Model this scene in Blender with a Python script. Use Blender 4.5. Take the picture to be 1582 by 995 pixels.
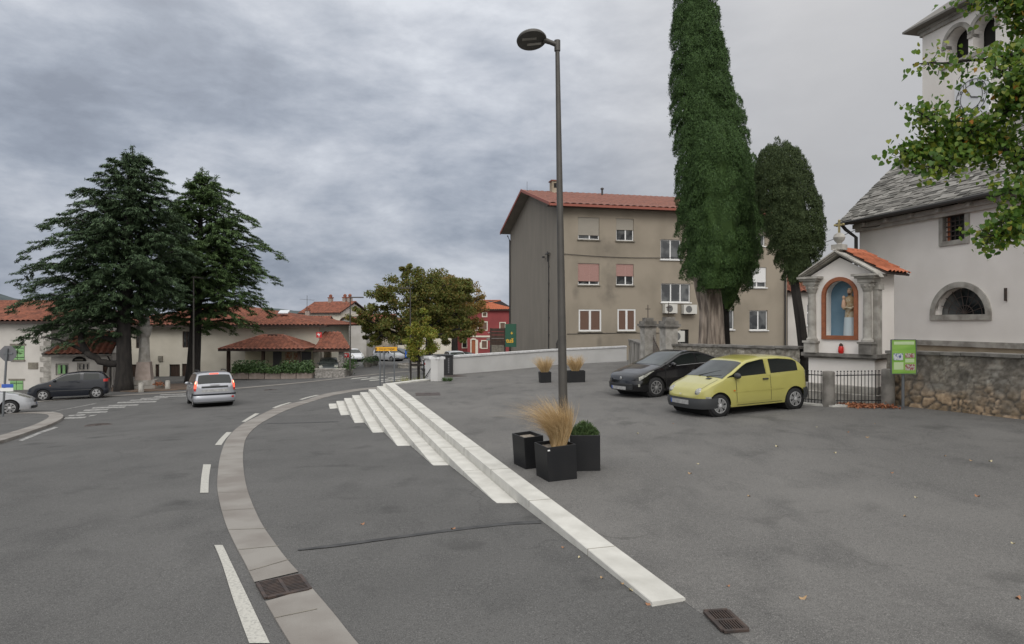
import bpy, bmesh, math, random
import numpy as np
from mathutils import Vector, Matrix
random.seed(7); rng = np.random.default_rng(11)
for o in list(bpy.data.objects): bpy.data.objects.remove(o)
S = bpy.context.scene
C = S.collection

# ---------------------------------------------------------------- camera
F, CX, CY, H = 1031.0, 791.0, 497.5, 2.5
cam_d = bpy.data.cameras.new("camera"); cam = bpy.data.objects.new("camera", cam_d); C.objects.link(cam)
cam.location = (0, 0, H); cam.rotation_euler = (math.radians(90), 0, 0)
cam_d.sensor_width = 36; cam_d.lens = 36*F/1582; cam_d.clip_start = .1; cam_d.clip_end = 9000
S.camera = cam
S.render.resolution_x, S.render.resolution_y = 1024, 644

# ---------------------------------------------------------------- world, sun, exposure
SUN_EL, SUN_AZ = math.radians(40), math.radians(176)     # azimuth clockwise from +Y: behind the camera
w = bpy.data.worlds.new("World"); S.world = w; w.use_nodes = True
nt = w.node_tree; nt.nodes.clear(); N = nt.nodes.new; LK = nt.links.new
out = N('ShaderNodeOutputWorld')
sky = N('ShaderNodeTexSky'); sky.sky_type = 'NISHITA'; sky.sun_disc = False
sky.sun_elevation = SUN_EL; sky.sun_rotation = SUN_AZ; sky.air_density = 1; sky.dust_density = 3
bg1 = N('ShaderNodeBackground'); bg1.inputs[1].default_value = .06; LK(sky.outputs[0], bg1.inputs[0])
tc = N('ShaderNodeTexCoord'); sep = N('ShaderNodeSeparateXYZ'); LK(tc.outputs['Generated'], sep.inputs[0])
def wm(op, a, b=None, clamp=False):
    n = N('ShaderNodeMath'); n.operation = op; n.use_clamp = clamp
    for i, v in enumerate((a, b)):
        if v is None: continue
        if isinstance(v, (int, float)): n.inputs[i].default_value = v
        else: LK(v, n.inputs[i])
    return n.outputs[0]
zz = wm('MAXIMUM', sep.outputs[2], 0.0)
den = wm('ADD', zz, .42)
comb = N('ShaderNodeCombineXYZ'); LK(wm('DIVIDE', sep.outputs[0], den), comb.inputs[0]); LK(wm('DIVIDE', sep.outputs[1], den), comb.inputs[1])
def noise(vec, scale, detail, dist, off):
    mp = N('ShaderNodeMapping'); mp.inputs['Location'].default_value = off; LK(vec, mp.inputs[0])
    n = N('ShaderNodeTexNoise'); n.inputs['Scale'].default_value = scale; n.inputs['Detail'].default_value = detail
    n.inputs['Roughness'].default_value = .58; n.inputs['Distortion'].default_value = dist; LK(mp.outputs[0], n.inputs[0]); return n.outputs[0]
cv = N('ShaderNodeMapping'); cv.inputs['Scale'].default_value = (1, 1, 2.3); LK(tc.outputs['Generated'], cv.inputs[0])
n1 = noise(cv.outputs[0], 2.9, 10, .08, (3.1, 1.7, 0)); n2 = noise(cv.outputs[0], 8.0, 9, .25, (8.2, 4.4, 2))
cl = wm('ADD', wm('MULTIPLY', n1, .74), wm('MULTIPLY', n2, .32))
ramp = N('ShaderNodeValToRGB'); LK(cl, ramp.inputs[0]); e = ramp.color_ramp.elements
e[0].position = .385; e[0].color = (.225, .258, .325, 1); e[1].position = .645; e[1].color = (.62, .655, .72, 1)
for p, c in ((.455, (.295, .335, .41, 1)), (.515, (.385, .425, .50, 1)), (.575, (.49, .525, .595, 1))):
    q = e.new(p); q.color = c
# the right of the view lies under a plain pale overcast sheet
side = N('ShaderNodeMapRange'); side.interpolation_type = 'SMOOTHSTEP'
side.inputs['From Min'].default_value = -.06; side.inputs['From Max'].default_value = .42; LK(sep.outputs[0], side.inputs[0])
front = wm('GREATER_THAN', sep.outputs[1], -2)
mx = N('ShaderNodeMixRGB'); LK(wm('MULTIPLY', side.outputs[0], .88), mx.inputs[0]); LK(ramp.outputs[0], mx.inputs[1]); mx.inputs[2].default_value = (.475, .472, .480, 1)
sdn = N('ShaderNodeVectorMath'); sdn.operation = 'DOT_PRODUCT'; LK(tc.outputs['Generated'], sdn.inputs[0]); sdn.inputs[1].default_value = (math.sin(SUN_AZ)*math.cos(SUN_EL), math.cos(SUN_AZ)*math.cos(SUN_EL), math.sin(SUN_EL))
glow = wm('MULTIPLY', wm('POWER', wm('MAXIMUM', sdn.outputs['Value'], 0.0), 1.6), 1.5)      # the veiled sun brightens the sky behind the camera
gain = wm('ADD', wm('ADD', wm('MULTIPLY', wm('POWER', zz, 1.5), 1.15), .90), glow)      # and an overcast sky is brightest overhead
bell = wm('MINIMUM', wm('ADD', glow, wm('MULTIPLY', wm('POWER', zz, 2.0), 1.6)), 1.0)
wa = N('ShaderNodeMixRGB'); LK(bell, wa.inputs[0]); LK(mx.outputs[0], wa.inputs[1]); wa.inputs[2].default_value = (.53, .525, .515, 1); mx = wa
mg = N('ShaderNodeVectorMath'); mg.operation = 'SCALE'; LK(mx.outputs[0], mg.inputs[0]); LK(gain, mg.inputs['Scale'])
bg2 = N('ShaderNodeBackground'); LK(mg.outputs[0], bg2.inputs[0]); bg2.inputs[1].default_value = 1.0
ms = N('ShaderNodeMixShader'); ms.inputs[0].default_value = .93; LK(bg1.outputs[0], ms.inputs[1]); LK(bg2.outputs[0], ms.inputs[2]); LK(ms.outputs[0], out.inputs[0])
sd = bpy.data.lights.new("sun", 'SUN'); sd.energy = 1.0; sd.angle = math.radians(30); sd.color = (1, .975, .94)
sun = bpy.data.objects.new("sun", sd); C.objects.link(sun)
sdir = Vector((math.sin(SUN_AZ)*math.cos(SUN_EL), math.cos(SUN_AZ)*math.cos(SUN_EL), math.sin(SUN_EL)))
sun.rotation_euler = sdir.to_track_quat('Z', 'Y').to_euler()
S.view_settings.view_transform = 'Standard'; S.view_settings.look = 'None'
S.view_settings.exposure = 0.10; S.view_settings.gamma = 1; S.view_settings.use_curve_mapping = False

# ---------------------------------------------------------------- helpers
def lin(r, g, b): return tuple((v/255/12.92 if v/255 <= .04045 else ((v/255+.055)/1.055)**2.4) for v in (r, g, b))
def mat(name, col, rough=.8, col2=None, scale=2.0, detail=6, bump=0.0, bscale=30.0, metal=0.0, island=None, emit=None, stretch=(1, 1, 1), coat=0.0, spec=.5, trans=0.0, lo=.38, hi=.62, attr=None):
    m = bpy.data.materials.new(name); m.use_nodes = True; t = m.node_tree; b = t.nodes['Principled BSDF']
    b.inputs['Roughness'].default_value = rough; b.inputs['Metallic'].default_value = metal; b.inputs['Base Color'].default_value = (*col, 1)
    b.inputs['Specular IOR Level'].default_value = spec; b.inputs['Coat Weight'].default_value = coat; b.inputs['Coat Roughness'].default_value = .06
    src = None
    co = t.nodes.new('ShaderNodeTexCoord'); mp = t.nodes.new('ShaderNodeMapping'); mp.inputs['Scale'].default_value = stretch; t.links.new(co.outputs['Object'], mp.inputs[0])
    if col2 is not None:
        n = t.nodes.new('ShaderNodeTexNoise'); n.inputs['Scale'].default_value = scale; n.inputs['Detail'].default_value = detail; t.links.new(mp.outputs[0], n.inputs[0])
        r = t.nodes.new('ShaderNodeMapRange'); r.inputs['From Min'].default_value = lo; r.inputs['From Max'].default_value = hi; t.links.new(n.outputs[0], r.inputs[0])
        x = t.nodes.new('ShaderNodeMixRGB'); x.inputs[1].default_value = (*col, 1); x.inputs[2].default_value = (*col2, 1); t.links.new(r.outputs[0], x.inputs[0]); src = x.outputs[0]
    if attr:
        a = t.nodes.new('ShaderNodeAttribute'); a.attribute_name = attr
        if src is None: src = a.outputs['Color']
        else:
            y = t.nodes.new('ShaderNodeMixRGB'); y.blend_type = 'MULTIPLY'; y.inputs[0].default_value = 1; t.links.new(src, y.inputs[1]); t.links.new(a.outputs['Color'], y.inputs[2]); src = y.outputs[0]
    if island:
        g = t.nodes.new('ShaderNodeNewGeometry'); rr = t.nodes.new('ShaderNodeValToRGB'); t.links.new(g.outputs['Random Per Island'], rr.inputs[0])
        el = rr.color_ramp.elements; el[0].position = 0; el[0].color = (*island[0], 1); el[1].position = 1; el[1].color = (*island[-1], 1)
        for k, c in enumerate(island[1:-1]): el.new((k+1)/(len(island)-1)).color = (*c, 1)
        if src is None: src = rr.outputs[0]
        else:
            y = t.nodes.new('ShaderNodeMixRGB'); y.inputs[0].default_value = .5; t.links.new(src, y.inputs[1]); t.links.new(rr.outputs[0], y.inputs[2]); src = y.outputs[0]
    if src is not None: t.links.new(src, b.inputs['Base Color'])
    if bump:
        n = t.nodes.new('ShaderNodeTexNoise'); n.inputs['Scale'].default_value = bscale; n.inputs['Detail'].default_value = 5; t.links.new(mp.outputs[0], n.inputs[0])
        q = t.nodes.new('ShaderNodeBump'); q.inputs['Strength'].default_value = bump; q.inputs['Distance'].default_value = .02; t.links.new(n.outputs[0], q.inputs['Height']); t.links.new(q.outputs[0], b.inputs['Normal'])
    if trans:
        tr = t.nodes.new('ShaderNodeBsdfTranslucent'); mxs = t.nodes.new('ShaderNodeMixShader'); mxs.inputs[0].default_value = trans; o_ = t.nodes['Material Output']
        if src is not None: t.links.new(src, tr.inputs[0])
        t.links.new(b.outputs[0], mxs.inputs[1]); t.links.new(tr.outputs[0], mxs.inputs[2]); t.links.new(mxs.outputs[0], o_.inputs[0])
    if emit: b.inputs['Emission Color'].default_value = (*emit[0], 1); b.inputs['Emission Strength'].default_value = emit[1]
    return m

class MB:
    def __init__(s): s.v = []; s.f = []; s.c = None
    def add(s, vs, fs):
        n = len(s.v); s.v += [tuple(p) for p in vs]; s.f += [tuple(i+n for i in f) for f in fs]; return s
    def box(s, c, d, rz=0, rx=0, ry=0, taper=1.0):
        M = Matrix.Rotation(rz, 3, 'Z') @ Matrix.Rotation(ry, 3, 'Y') @ Matrix.Rotation(rx, 3, 'X'); c = Vector(c); vs = []
        for z in (-1, 1):
            k = taper if z > 0 else 1
            for x, y in ((-1, -1), (1, -1), (1, 1), (-1, 1)): vs.append(c + M @ Vector((x*d[0]/2*k, y*d[1]/2*k, z*d[2]/2)))
        return s.add(vs, [(3, 2, 1, 0), (4, 5, 6, 7), (0, 1, 5, 4), (1, 2, 6, 5), (2, 3, 7, 6), (3, 0, 4, 7)])
    def bb(s, x0, x1, y0, y1, z0, z1): return s.box(((x0+x1)/2, (y0+y1)/2, (z0+z1)/2), (abs(x1-x0), abs(y1-y0), abs(z1-z0)))
    def tube(s, pts, r, n=8, cap=True):
        pts = [Vector(p) for p in pts]; rs = r if isinstance(r, (list, tuple)) else [r]*len(pts); vs = []; fs = []
        up = Vector((.123, .31, .94))
        for i, p in enumerate(pts):
            d = (pts[min(i+1, len(pts)-1)] - pts[max(i-1, 0)]).normalized()
            a = d.cross(up); a = a.normalized() if a.length > 1e-4 else Vector((1, 0, 0)); b = d.cross(a)
            for k in range(n):
                t = 2*math.pi*k/n; vs.append(p + (a*math.cos(t) + b*math.sin(t))*rs[i])
        for i in range(len(pts)-1):
            for k in range(n): fs.append((i*n+k, i*n+(k+1) % n, (i+1)*n+(k+1) % n, (i+1)*n+k))
        if cap: fs += [tuple(range(n))[::-1], tuple(range((len(pts)-1)*n, len(pts)*n))]
        return s.add(vs, fs)
    def lathe(s, prof, n=20, c=(0, 0, 0), sx=1, sy=1, axis='z', cap=True):
        vs = []; fs = []
        for r, z in prof:
            for k in range(n):
                t = 2*math.pi*k/n; x, y = r*math.cos(t)*sx, r*math.sin(t)*sy
                vs.append((c[0]+x, c[1]+y, c[2]+z) if axis == 'z' else (c[0]+x, c[1]+z, c[2]+y))
        for i in range(len(prof)-1):
            for k in range(n):
                q = (i*n+k, i*n+(k+1) % n, (i+1)*n+(k+1) % n, (i+1)*n+k); fs.append(q if axis == 'z' else q[::-1])
        if cap: fs += [tuple(range(n))[::-1], tuple(range((len(prof)-1)*n, len(prof)*n))]
        return s.add(vs, fs)
    def prism(s, poly, z0, z1):
        n = len(poly); g = lambda z: z if callable(z) else (lambda x, y: z)
        a, b = g(z0), g(z1)
        vs = [(x, y, a(x, y)) for x, y in poly] + [(x, y, b(x, y)) for x, y in poly]
        return s.add(vs, [tuple(range(n))[::-1], tuple(range(n, 2*n))] + [(i, (i+1) % n, n+(i+1) % n, n+i) for i in range(n)])
    def plate(s, poly, y0, y1):         # polygon in x,z; thickness in y
        n = len(poly); vs = [(x, y0, z) for x, z in poly] + [(x, y1, z) for x, z in poly]
        return s.add(vs, [tuple(range(n)), tuple(range(n, 2*n))[::-1]] + [(i, n+i, n+(i+1) % n, (i+1) % n) for i in range(n)])
    def grid(s, fn, nu, nv, flip=False):
        vs = [fn(i/nu, j/nv) for j in range(nv+1) for i in range(nu+1)]; W_ = nu+1
        fs = [(j*W_+i, j*W_+i+1, (j+1)*W_+i+1, (j+1)*W_+i) for j in range(nv) for i in range(nu)]
        return s.add(vs, [f[::-1] for f in fs] if flip else fs)
    def sphere(s, c, r, n=12, m=8, M=None):
        vs = []; fs = []; c = Vector(c); r = (r, r, r) if isinstance(r, (int, float)) else r
        for j in range(m+1):
            a = math.pi*j/m
            for k in range(n):
                t = 2*math.pi*k/n; p = Vector((math.sin(a)*math.cos(t)*r[0], math.sin(a)*math.sin(t)*r[1], math.cos(a)*r[2]))
                vs.append(c + (M @ p if M else p))
        for j in range(m):
            for k in range(n): fs.append((j*n+k, (j+1)*n+k, (j+1)*n+(k+1) % n, j*n+(k+1) % n))
        return s.add(vs, fs)
    def build(s, name, m, parent=None, smooth=False, loc=None, rz=None, angle=40, label=None):
        me = bpy.data.meshes.new(name); me.from_pydata(s.v, [], s.f); me.update()
        if m: me.materials.append(m)
        if smooth:
            me.polygons.foreach_set('use_smooth', [True]*len(me.polygons))
            me.set_sharp_from_angle(angle=math.radians(angle))
        o = bpy.data.objects.new(name, me); C.objects.link(o)
        if parent: o.parent = parent
        if loc is not None: o.location = loc
        if rz is not None: o.rotation_euler.z = rz
        if label: o['label'] = label
        return o
def npmesh(name, V, Q, m, parent=None, smooth=False, cols=None, loc=None):
    me = bpy.data.meshes.new(name); n = len(V); k = Q.shape[1]
    me.vertices.add(n); me.vertices.foreach_set('co', np.asarray(V, dtype=np.float32).ravel())
    me.loops.add(Q.size); me.loops.foreach_set('vertex_index', Q.astype(np.int32).ravel())
    me.polygons.add(len(Q)); me.polygons.foreach_set('loop_start', np.arange(0, Q.size, k, dtype=np.int32))
    me.polygons.foreach_set('loop_total', np.full(len(Q), k, dtype=np.int32))
    if smooth: me.polygons.foreach_set('use_smooth', np.ones(len(Q), dtype=bool))
    me.update(calc_edges=True); me.validate()
    if cols is not None:
        a = me.color_attributes.new('col', 'FLOAT_COLOR', 'POINT'); a.data.foreach_set('color', np.c_[cols, np.ones(n)].astype(np.float32).ravel())
    if m: me.materials.append(m)
    o = bpy.data.objects.new(name, me); C.objects.link(o)
    if parent: o.parent = parent
    if loc is not None: o.location = loc
    return o
def tag(o, label, cat, group=None):
    o['label'] = label; o['category'] = cat
    if group: o['group'] = group
    return o
def thing(name, label, cat, loc=(0, 0, 0), rz=0, group=None):
    o = bpy.data.objects.new(name, None); C.objects.link(o); o.location = loc; o.rotation_euler.z = rz; o.empty_display_size = .3
    return tag(o, label, cat, group)
def struct(o, kind='structure'): o['kind'] = kind; return o
def copy_tree(o, parent=None):
    c = o.copy(); C.objects.link(c)
    if parent: c.parent = parent
    for ch in list(o.children): copy_tree(ch, c)
    return c
def text_mesh(name, s, size, m, parent, loc, rot, depth=.004, align='CENTER', sx=1.0, bold=0.0):
    cu = bpy.data.curves.new(name, 'FONT'); cu.body = s; cu.size = size; cu.extrude = depth; cu.align_x = align; cu.align_y = 'CENTER'; cu.offset = bold
    t = bpy.data.objects.new(name, cu); C.objects.link(t)
    dg = bpy.context.evaluated_depsgraph_get(); me = bpy.data.meshes.new_from_object(t.evaluated_get(dg)); bpy.data.objects.remove(t)
    me.materials.clear(); me.materials.append(m)
    o = bpy.data.objects.new(name, me); C.objects.link(o); o.parent = parent; o.location = loc; o.rotation_euler = rot; o.scale = (sx, 1, 1); return o

# ---------------------------------------------------------------- terrain
def sp(x, k): x = x/k; return k*(max(x, 0) + math.log1p(math.exp(-abs(x))))
def sst(a, b, x): t = min(1, max(0, (x-a)/(b-a))); return t*t*(3-2*t)
def zt(x, y=0): return .036*sp(min(x, 12.5), .6)                 # the square, rising gently to the right
def zr(x, y):                                                      # the road, falling away and to the left
    d = max(0, sp(y-8.6, 1.2)-.36) + .8*sp(-x-4.5, 2)*sst(5, 24, y)
    return -3.4*(1-math.exp(-d/60)) - .002 + zt(x)*(1-sst(5.6, 9, y)) - .010*sst(5.6, 9, y)
def solve(px, py, g):
    Y = 20.0; dx = (px-CX)/F; dz = (py-CY)/F
    lo, hi = .5, 400
    for _ in range(60):
        m = (lo+hi)/2
        if H-dz*m > g(dx*m, m): lo = m
        else: hi = m
    return (dx*lo, lo, g(dx*lo, lo))
def G(px, py): return solve(px, py, zr)
def T(px, py): return solve(px, py, zt)
def P(px, py, Y): return ((px-CX)/F*Y, Y, H-(py-CY)/F*Y)
def on_wall(c, d, px, py):                                        # a point on a vertical wall through c along d -> (distance, height)
    k = (px-CX)/F; t = (k*c[1]-c[0])/(d[0]-k*d[1]); Y = c[1]+d[1]*t
    return t, H-(py-CY)/F*Y
# ---------------------------------------------------------------- materials
M = {}
def asphalt_mat(name, base, dark, light):
    m = bpy.data.materials.new(name); m.use_nodes = True; t = m.node_tree; b = t.nodes['Principled BSDF']; b.inputs['Roughness'].default_value = .86; b.inputs['Specular IOR Level'].default_value = .3
    co = t.nodes.new('ShaderNodeTexCoord')
    def nz(sc, det, lo, hi, stretch=(1, 1, 1)):
        mp = t.nodes.new('ShaderNodeMapping'); mp.inputs['Scale'].default_value = stretch; t.links.new(co.outputs['Object'], mp.inputs[0])
        n = t.nodes.new('ShaderNodeTexNoise'); n.inputs['Scale'].default_value = sc; n.inputs['Detail'].default_value = det; t.links.new(mp.outputs[0], n.inputs[0])
        r = t.nodes.new('ShaderNodeMapRange'); r.inputs['From Min'].default_value = lo; r.inputs['From Max'].default_value = hi; t.links.new(n.outputs[0], r.inputs[0]); return r.outputs[0], n.outputs[0]
    def mix(f, a, c, k=1.0):
        x = t.nodes.new('ShaderNodeMixRGB'); mm = t.nodes.new('ShaderNodeMath'); mm.operation = 'MULTIPLY'; mm.inputs[1].default_value = k; t.links.new(f, mm.inputs[0]); t.links.new(mm.outputs[0], x.inputs[0])
        if isinstance(a, tuple): x.inputs[1].default_value = (*a, 1)
        else: t.links.new(a, x.inputs[1])
        x.inputs[2].default_value = (*c, 1); return x.outputs[0]
    f1, _ = nz(.35, 5, .40, .66); f2, _ = nz(1.6, 8, .50, .72, (1, .5, 1)); f3, raw = nz(95, 2, .52, .74); f4, _ = nz(70, 2, .55, .75); f5, _ = nz(.9, 9, .60, .74)
    c = mix(f1, base, light, .85); c = mix(f2, c, dark, .62); c = mix(f3, c, tuple(min(1, v*2.4) for v in light), .55); f6, _ = nz(22, 4, .42, .70); c = mix(f6, c, tuple(v*1.5 for v in light), .22); c = mix(f4, c, tuple(v*.3 for v in dark), .62); c = mix(f5, c, tuple(v*.55 for v in dark), .55)
    wn = t.nodes.new('ShaderNodeTexNoise'); wn.inputs['Scale'].default_value = 1.3; wn.inputs['Detail'].default_value = 6; t.links.new(co.outputs['Object'], wn.inputs[0])
    wv = t.nodes.new('ShaderNodeVectorMath'); wv.operation = 'SCALE'; wv.inputs['Scale'].default_value = 1.1; t.links.new(wn.outputs['Color'], wv.inputs[0]); wa_ = t.nodes.new('ShaderNodeVectorMath'); t.links.new(co.outputs['Object'], wa_.inputs[0]); t.links.new(wv.outputs[0], wa_.inputs[1])
    vo = t.nodes.new('ShaderNodeTexVoronoi'); vo.feature = 'DISTANCE_TO_EDGE'; vo.inputs['Scale'].default_value = .22; t.links.new(wa_.outputs[0], vo.inputs[0])
    vr = t.nodes.new('ShaderNodeMapRange'); vr.inputs['From Min'].default_value = .0045; vr.inputs['From Max'].default_value = .0015; t.links.new(vo.outputs['Distance'], vr.inputs[0])
    fm, _ = nz(.18, 3, .50, .62); mm2 = t.nodes.new('ShaderNodeMath'); mm2.operation = 'MULTIPLY'; t.links.new(vr.outputs[0], mm2.inputs[0]); t.links.new(fm, mm2.inputs[1]); c = mix(mm2.outputs[0], c, tuple(v*.35 for v in dark), .38)
    t.links.new(c, b.inputs['Base Color'])
    q = t.nodes.new('ShaderNodeBump'); q.inputs['Strength'].default_value = .5; q.inputs['Distance'].default_value = .006; t.links.new(raw, q.inputs['Height']); t.links.new(q.outputs[0], b.inputs['Normal'])
    return m
M['asphalt'] = asphalt_mat('worn_asphalt', (.083, .082, .080), (.055, .0545, .054), (.110, .108, .105))
M['lot'] = asphalt_mat('square_asphalt', (.110, .107, .103), (.066, .065, .064), (.152, .147, .140))
M['tar'] = mat('tar', (.035, .035, .036), .7, (.06, .06, .06), 6)
M['paint'] = mat('road_paint', (.46, .45, .41), .75, (.24, .235, .22), 40, 8, lo=.46, hi=.80)
M['paintworn'] = mat('worn_road_paint', (.38, .375, .36), .7, (.13, .128, .125), 9, lo=.42, hi=.62)
M['gutter'] = mat('concrete_gutter', (.255, .240, .220), .85, (.19, .172, .155), 1.3, bump=.2, bscale=60)
M['step'] = mat('pale_stone', (.58, .57, .53), .75, (.42, .41, .375), 3.2, 9, lo=.36, hi=.80, bump=.15, bscale=50)
M['riser'] = M['step']
M['iron'] = mat('cast_iron', (.055, .045, .042), .6, (.09, .065, .055), 12, metal=.4)
M['pit'] = mat('drain_pit', (.01, .01, .01), .9)
M['postmetal'] = mat('grey_brown_post_paint', (.062, .058, .052), .5, (.078, .072, .064), 3, metal=.2)
M['black'] = mat('black_paint', (.014, .014, .015), .45)
M['planter'] = mat('anthracite_planter', (.009, .0095, .011), .5, (.013, .013, .014), 3, spec=.35)
M['soil'] = mat('planter_gravel', (.30, .27, .23), .95, (.15, .12, .09), 30)
M['straw'] = mat('straw_grass', (.40, .27, .12), .8, island=[(.30, .19, .075), (.50, .35, .17), (.66, .50, .29)])
M['shrub'] = mat('low_conifer', (.05, .09, .03), .7, island=[(.022, .05, .014), (.05, .09, .025), (.085, .13, .04)])
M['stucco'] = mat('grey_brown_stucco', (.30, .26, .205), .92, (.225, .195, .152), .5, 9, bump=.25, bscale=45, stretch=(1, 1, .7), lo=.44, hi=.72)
M['gable'] = mat('shaded_gable_stucco', (.235, .212, .18), .92, (.185, .168, .143), 1.6, 9, bump=.15, bscale=45, stretch=(1, 1, .22), lo=.30, hi=.80)  # facade stucco again, darker and greyer: the gable's shade is in the colour
M['stain'] = mat('soot_stain', (.15, .13, .10), .95, (.24, .21, .165), 5)
M['white'] = mat('white_frame', (.72, .72, .71), .5)
M['glass'] = mat('window_glass', (.016, .019, .022), .08, (.10, .105, .105), 1.3, 2, spec=.8, lo=.45, hi=.62)
M['curtain'] = mat('brown_blind', (.15, .085, .06), .8, (.12, .07, .05), 30, stretch=(1, 1, 8))
M['shutter'] = mat('beige_roller_shutter', (.34, .31, .26), .7, (.29, .265, .225), 20, stretch=(.1, 1, 12))
M['shutterpink'] = mat('pink_roller_shutter', (.40, .235, .205), .7, (.33, .19, .165), 20, stretch=(.1, 1, 12))
M['sill'] = mat('grey_sill', (.16, .145, .12), .85, (.24, .22, .18), 6)
M['tile'] = mat('orange_roof_tile', (.27, .098, .060), .85, (.15, .058, .038), 2.2, 9, bump=.2, bscale=30, island=None)
M['tilenew'] = mat('bright_roof_tile', (.44, .13, .06), .8, (.30, .09, .042), 5, 6, bump=.1)
M['tilered'] = mat('red_brown_roof_tile', (.20, .080, .056), .75, (.15, .062, .046), 3)
M['eave'] = mat('dark_eave', (.045, .03, .025), .8)
M['fascia'] = mat('red_fascia', (.26, .075, .05), .6)
M['gutterm'] = mat('dark_gutter_metal', (.05, .047, .045), .5, metal=.3)
M['cream'] = mat('cream_render', (.64, .60, .51), .93, (.57, .53, .445), .7, 7, bump=.1)
M['pale'] = mat('pale_grey_render', (.60, .57, .53), .93, (.50, .475, .44), .6, 8, bump=.12)
M['church'] = mat('whitewashed_render', (.84, .80, .76), .93, (.77, .73, .69), .8, 8, bump=.12)
M['cornice'] = mat('pale_cornice_stone', (.50, .47, .43), .9, (.36, .33, .30), 2.5, 8, bump=.15)
M['churchbase'] = mat('ochre_base_render', (.40, .335, .25), .93, (.32, .265, .19), 1.6, 8, bump=.2)
M['stone'] = mat('carved_grey_stone', (.42, .40, .365), .9, (.25, .235, .21), 3.2, 8, bump=.25, bscale=25)
M['stonedark'] = mat('weathered_grey_stone', (.24, .225, .205), .92, (.12, .112, .10), 3, 8, bump=.3, bscale=25)
M['slate'] = mat('stone_slate', (.24, .23, .215), .9, island=[(.075, .072, .066), (.15, .145, .132), (.21, .20, .185), (.30, .29, .27)])
M['rubble'] = mat('rubble_stone', (1, 1, 1), .95, (.72, .70, .68), 9, 8, bump=.5, bscale=20, attr='col')
M['wallwhite'] = mat('white_wall_render', (.50, .495, .485), .9, (.44, .435, .425), .8)
M['coping'] = mat('white_coping', (.64, .64, .64), .8, (.5, .5, .5), 6)
M['oldwall'] = mat('stained_old_render', (.36, .335, .30), .95, (.13, .12, .105), 1.8, 9, stretch=(1, 1, .4), bump=.3)
M['bark'] = mat('grey_bark', (.34, .285, .235), .95, (.13, .105, .085), 9, 9, bump=1, bscale=16, stretch=(1, 1, .14))
M['barkdark'] = mat('dark_bark', (.014, .012, .011), .95, (.028, .024, .021), 7, 8, bump=.6, bscale=14, stretch=(1, 1, .2))
M['cypress'] = mat('cypress_foliage', (.02, .05, .014), .75, island=[(.022, .052, .011), (.040, .088, .018), (.066, .128, .026)])
M['cypressdull'] = mat('dull_cypress_foliage', (.03, .05, .015), .75, island=[(.018, .036, .009), (.035, .058, .014), (.060, .085, .022)])
M['cedar'] = mat('cedar_foliage', (.03, .05, .03), .75, island=[(.022, .045, .020), (.046, .084, .034), (.084, .132, .058)])
M['cedarb'] = mat('bright_cedar_foliage', (.03, .06, .03), .75, island=[(.028, .060, .016), (.058, .106, .028), (.10, .16, .046)])
M['lime'] = mat('lime_leaves', (.06, .11, .02), .55, island=[(.045, .11, .012), (.08, .165, .018), (.13, .215, .024), (.25, .28, .035)], trans=.4)
M['limeyellow'] = mat('turning_lime_leaves', (.3, .2, .05), .6, island=[(.20, .21, .03), (.34, .26, .04), (.46, .18, .035)], trans=.35)
M['chestnut'] = mat('chestnut_foliage', (.07, .08, .02), .7, island=[(.085, .115, .022), (.12, .145, .028), (.165, .16, .034), (.20, .135, .034)], trans=.35)
M['chestnutbrown'] = mat('browning_chestnut_foliage', (.12, .08, .03), .7, island=[(.16, .14, .034), (.24, .175, .042), (.30, .16, .046)], trans=.35)
M['young'] = mat('young_maple_leaves', (.12, .14, .03), .6, island=[(.12, .17, .022), (.19, .24, .03), (.28, .27, .04), (.32, .21, .04)], trans=.3)
M['hedge'] = mat('hedge_leaves', (.04, .08, .02), .6, island=[(.025, .055, .015), (.05, .10, .028), (.08, .14, .04)])
M['hill'] = mat('hazed_wooded_hill', (.040, .058, .062), .95, (.055, .075, .078), .02, 8)  # woodland colour blued, distant haze painted into it
M['earth'] = mat('reddish_bed_soil', (.16, .105, .075), .95, (.10, .075, .055), 3)
M['leaf'] = mat('fallen_leaf', (.36, .24, .13), .8)
M['leafb'] = mat('fallen_pale_leaf', (.46, .40, .25), .8)
M['leafc'] = mat('fallen_rust_leaf', (.30, .15, .08), .8)
M['rust'] = mat('rust_brown_leaf_litter', (.30, .12, .06), .9, island=[(.34, .14, .07), (.24, .085, .045), (.42, .2, .1)])
M['rubber'] = mat('tyre_rubber', (.016, .016, .017), .85)
M['rim'] = mat('alloy', (.42, .42, .42), .35, metal=.6)
M['rimlight'] = mat('plastic_hub_cap', (.48, .48, .48), .45, metal=.2)
M['carglass'] = mat('car_glass', (.007, .010, .009), .04, spec=.6)
M['screen'] = mat('windscreen_glass', (.050, .058, .054), .06, (.02, .024, .022), 1.6, 3, spec=.6)
M['lamp'] = mat('headlamp_glass', (.42, .42, .37), .12, (.20, .20, .18), 16, 2, coat=.8)
M['amber'] = mat('amber_lens', (.55, .16, .03), .25)
M['redlens'] = mat('red_lens', (.42, .02, .015), .2, coat=.6)
M['redlit'] = mat('lit_red_lens', (.6, .05, .03), .3, emit=((1, .10, .05), 1.6))
M['yellowlit'] = mat('lit_lamp_glow', (.8, .5, .3), .3, emit=((1, .6, .35), 1.8))
M['plate'] = mat('number_plate', (.40, .40, .39), .5, (.28, .28, .28), 9)
M['plateblue'] = mat('plate_blue_band', (.04, .10, .40), .5)
M['trim'] = mat('charcoal_plastic', (.04, .042, .044), .6)
M['yellowcar'] = mat('yellow_green_car_paint', (.43, .40, .115), .28, (.40, .37, .105), 2, coat=.9)
M['blackcar'] = mat('black_car_paint', (.005, .005, .006), .25, coat=.8, spec=.3)
M['silvercar'] = mat('silver_car_paint', (.36, .37, .40), .35, metal=.45, coat=.6)
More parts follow.
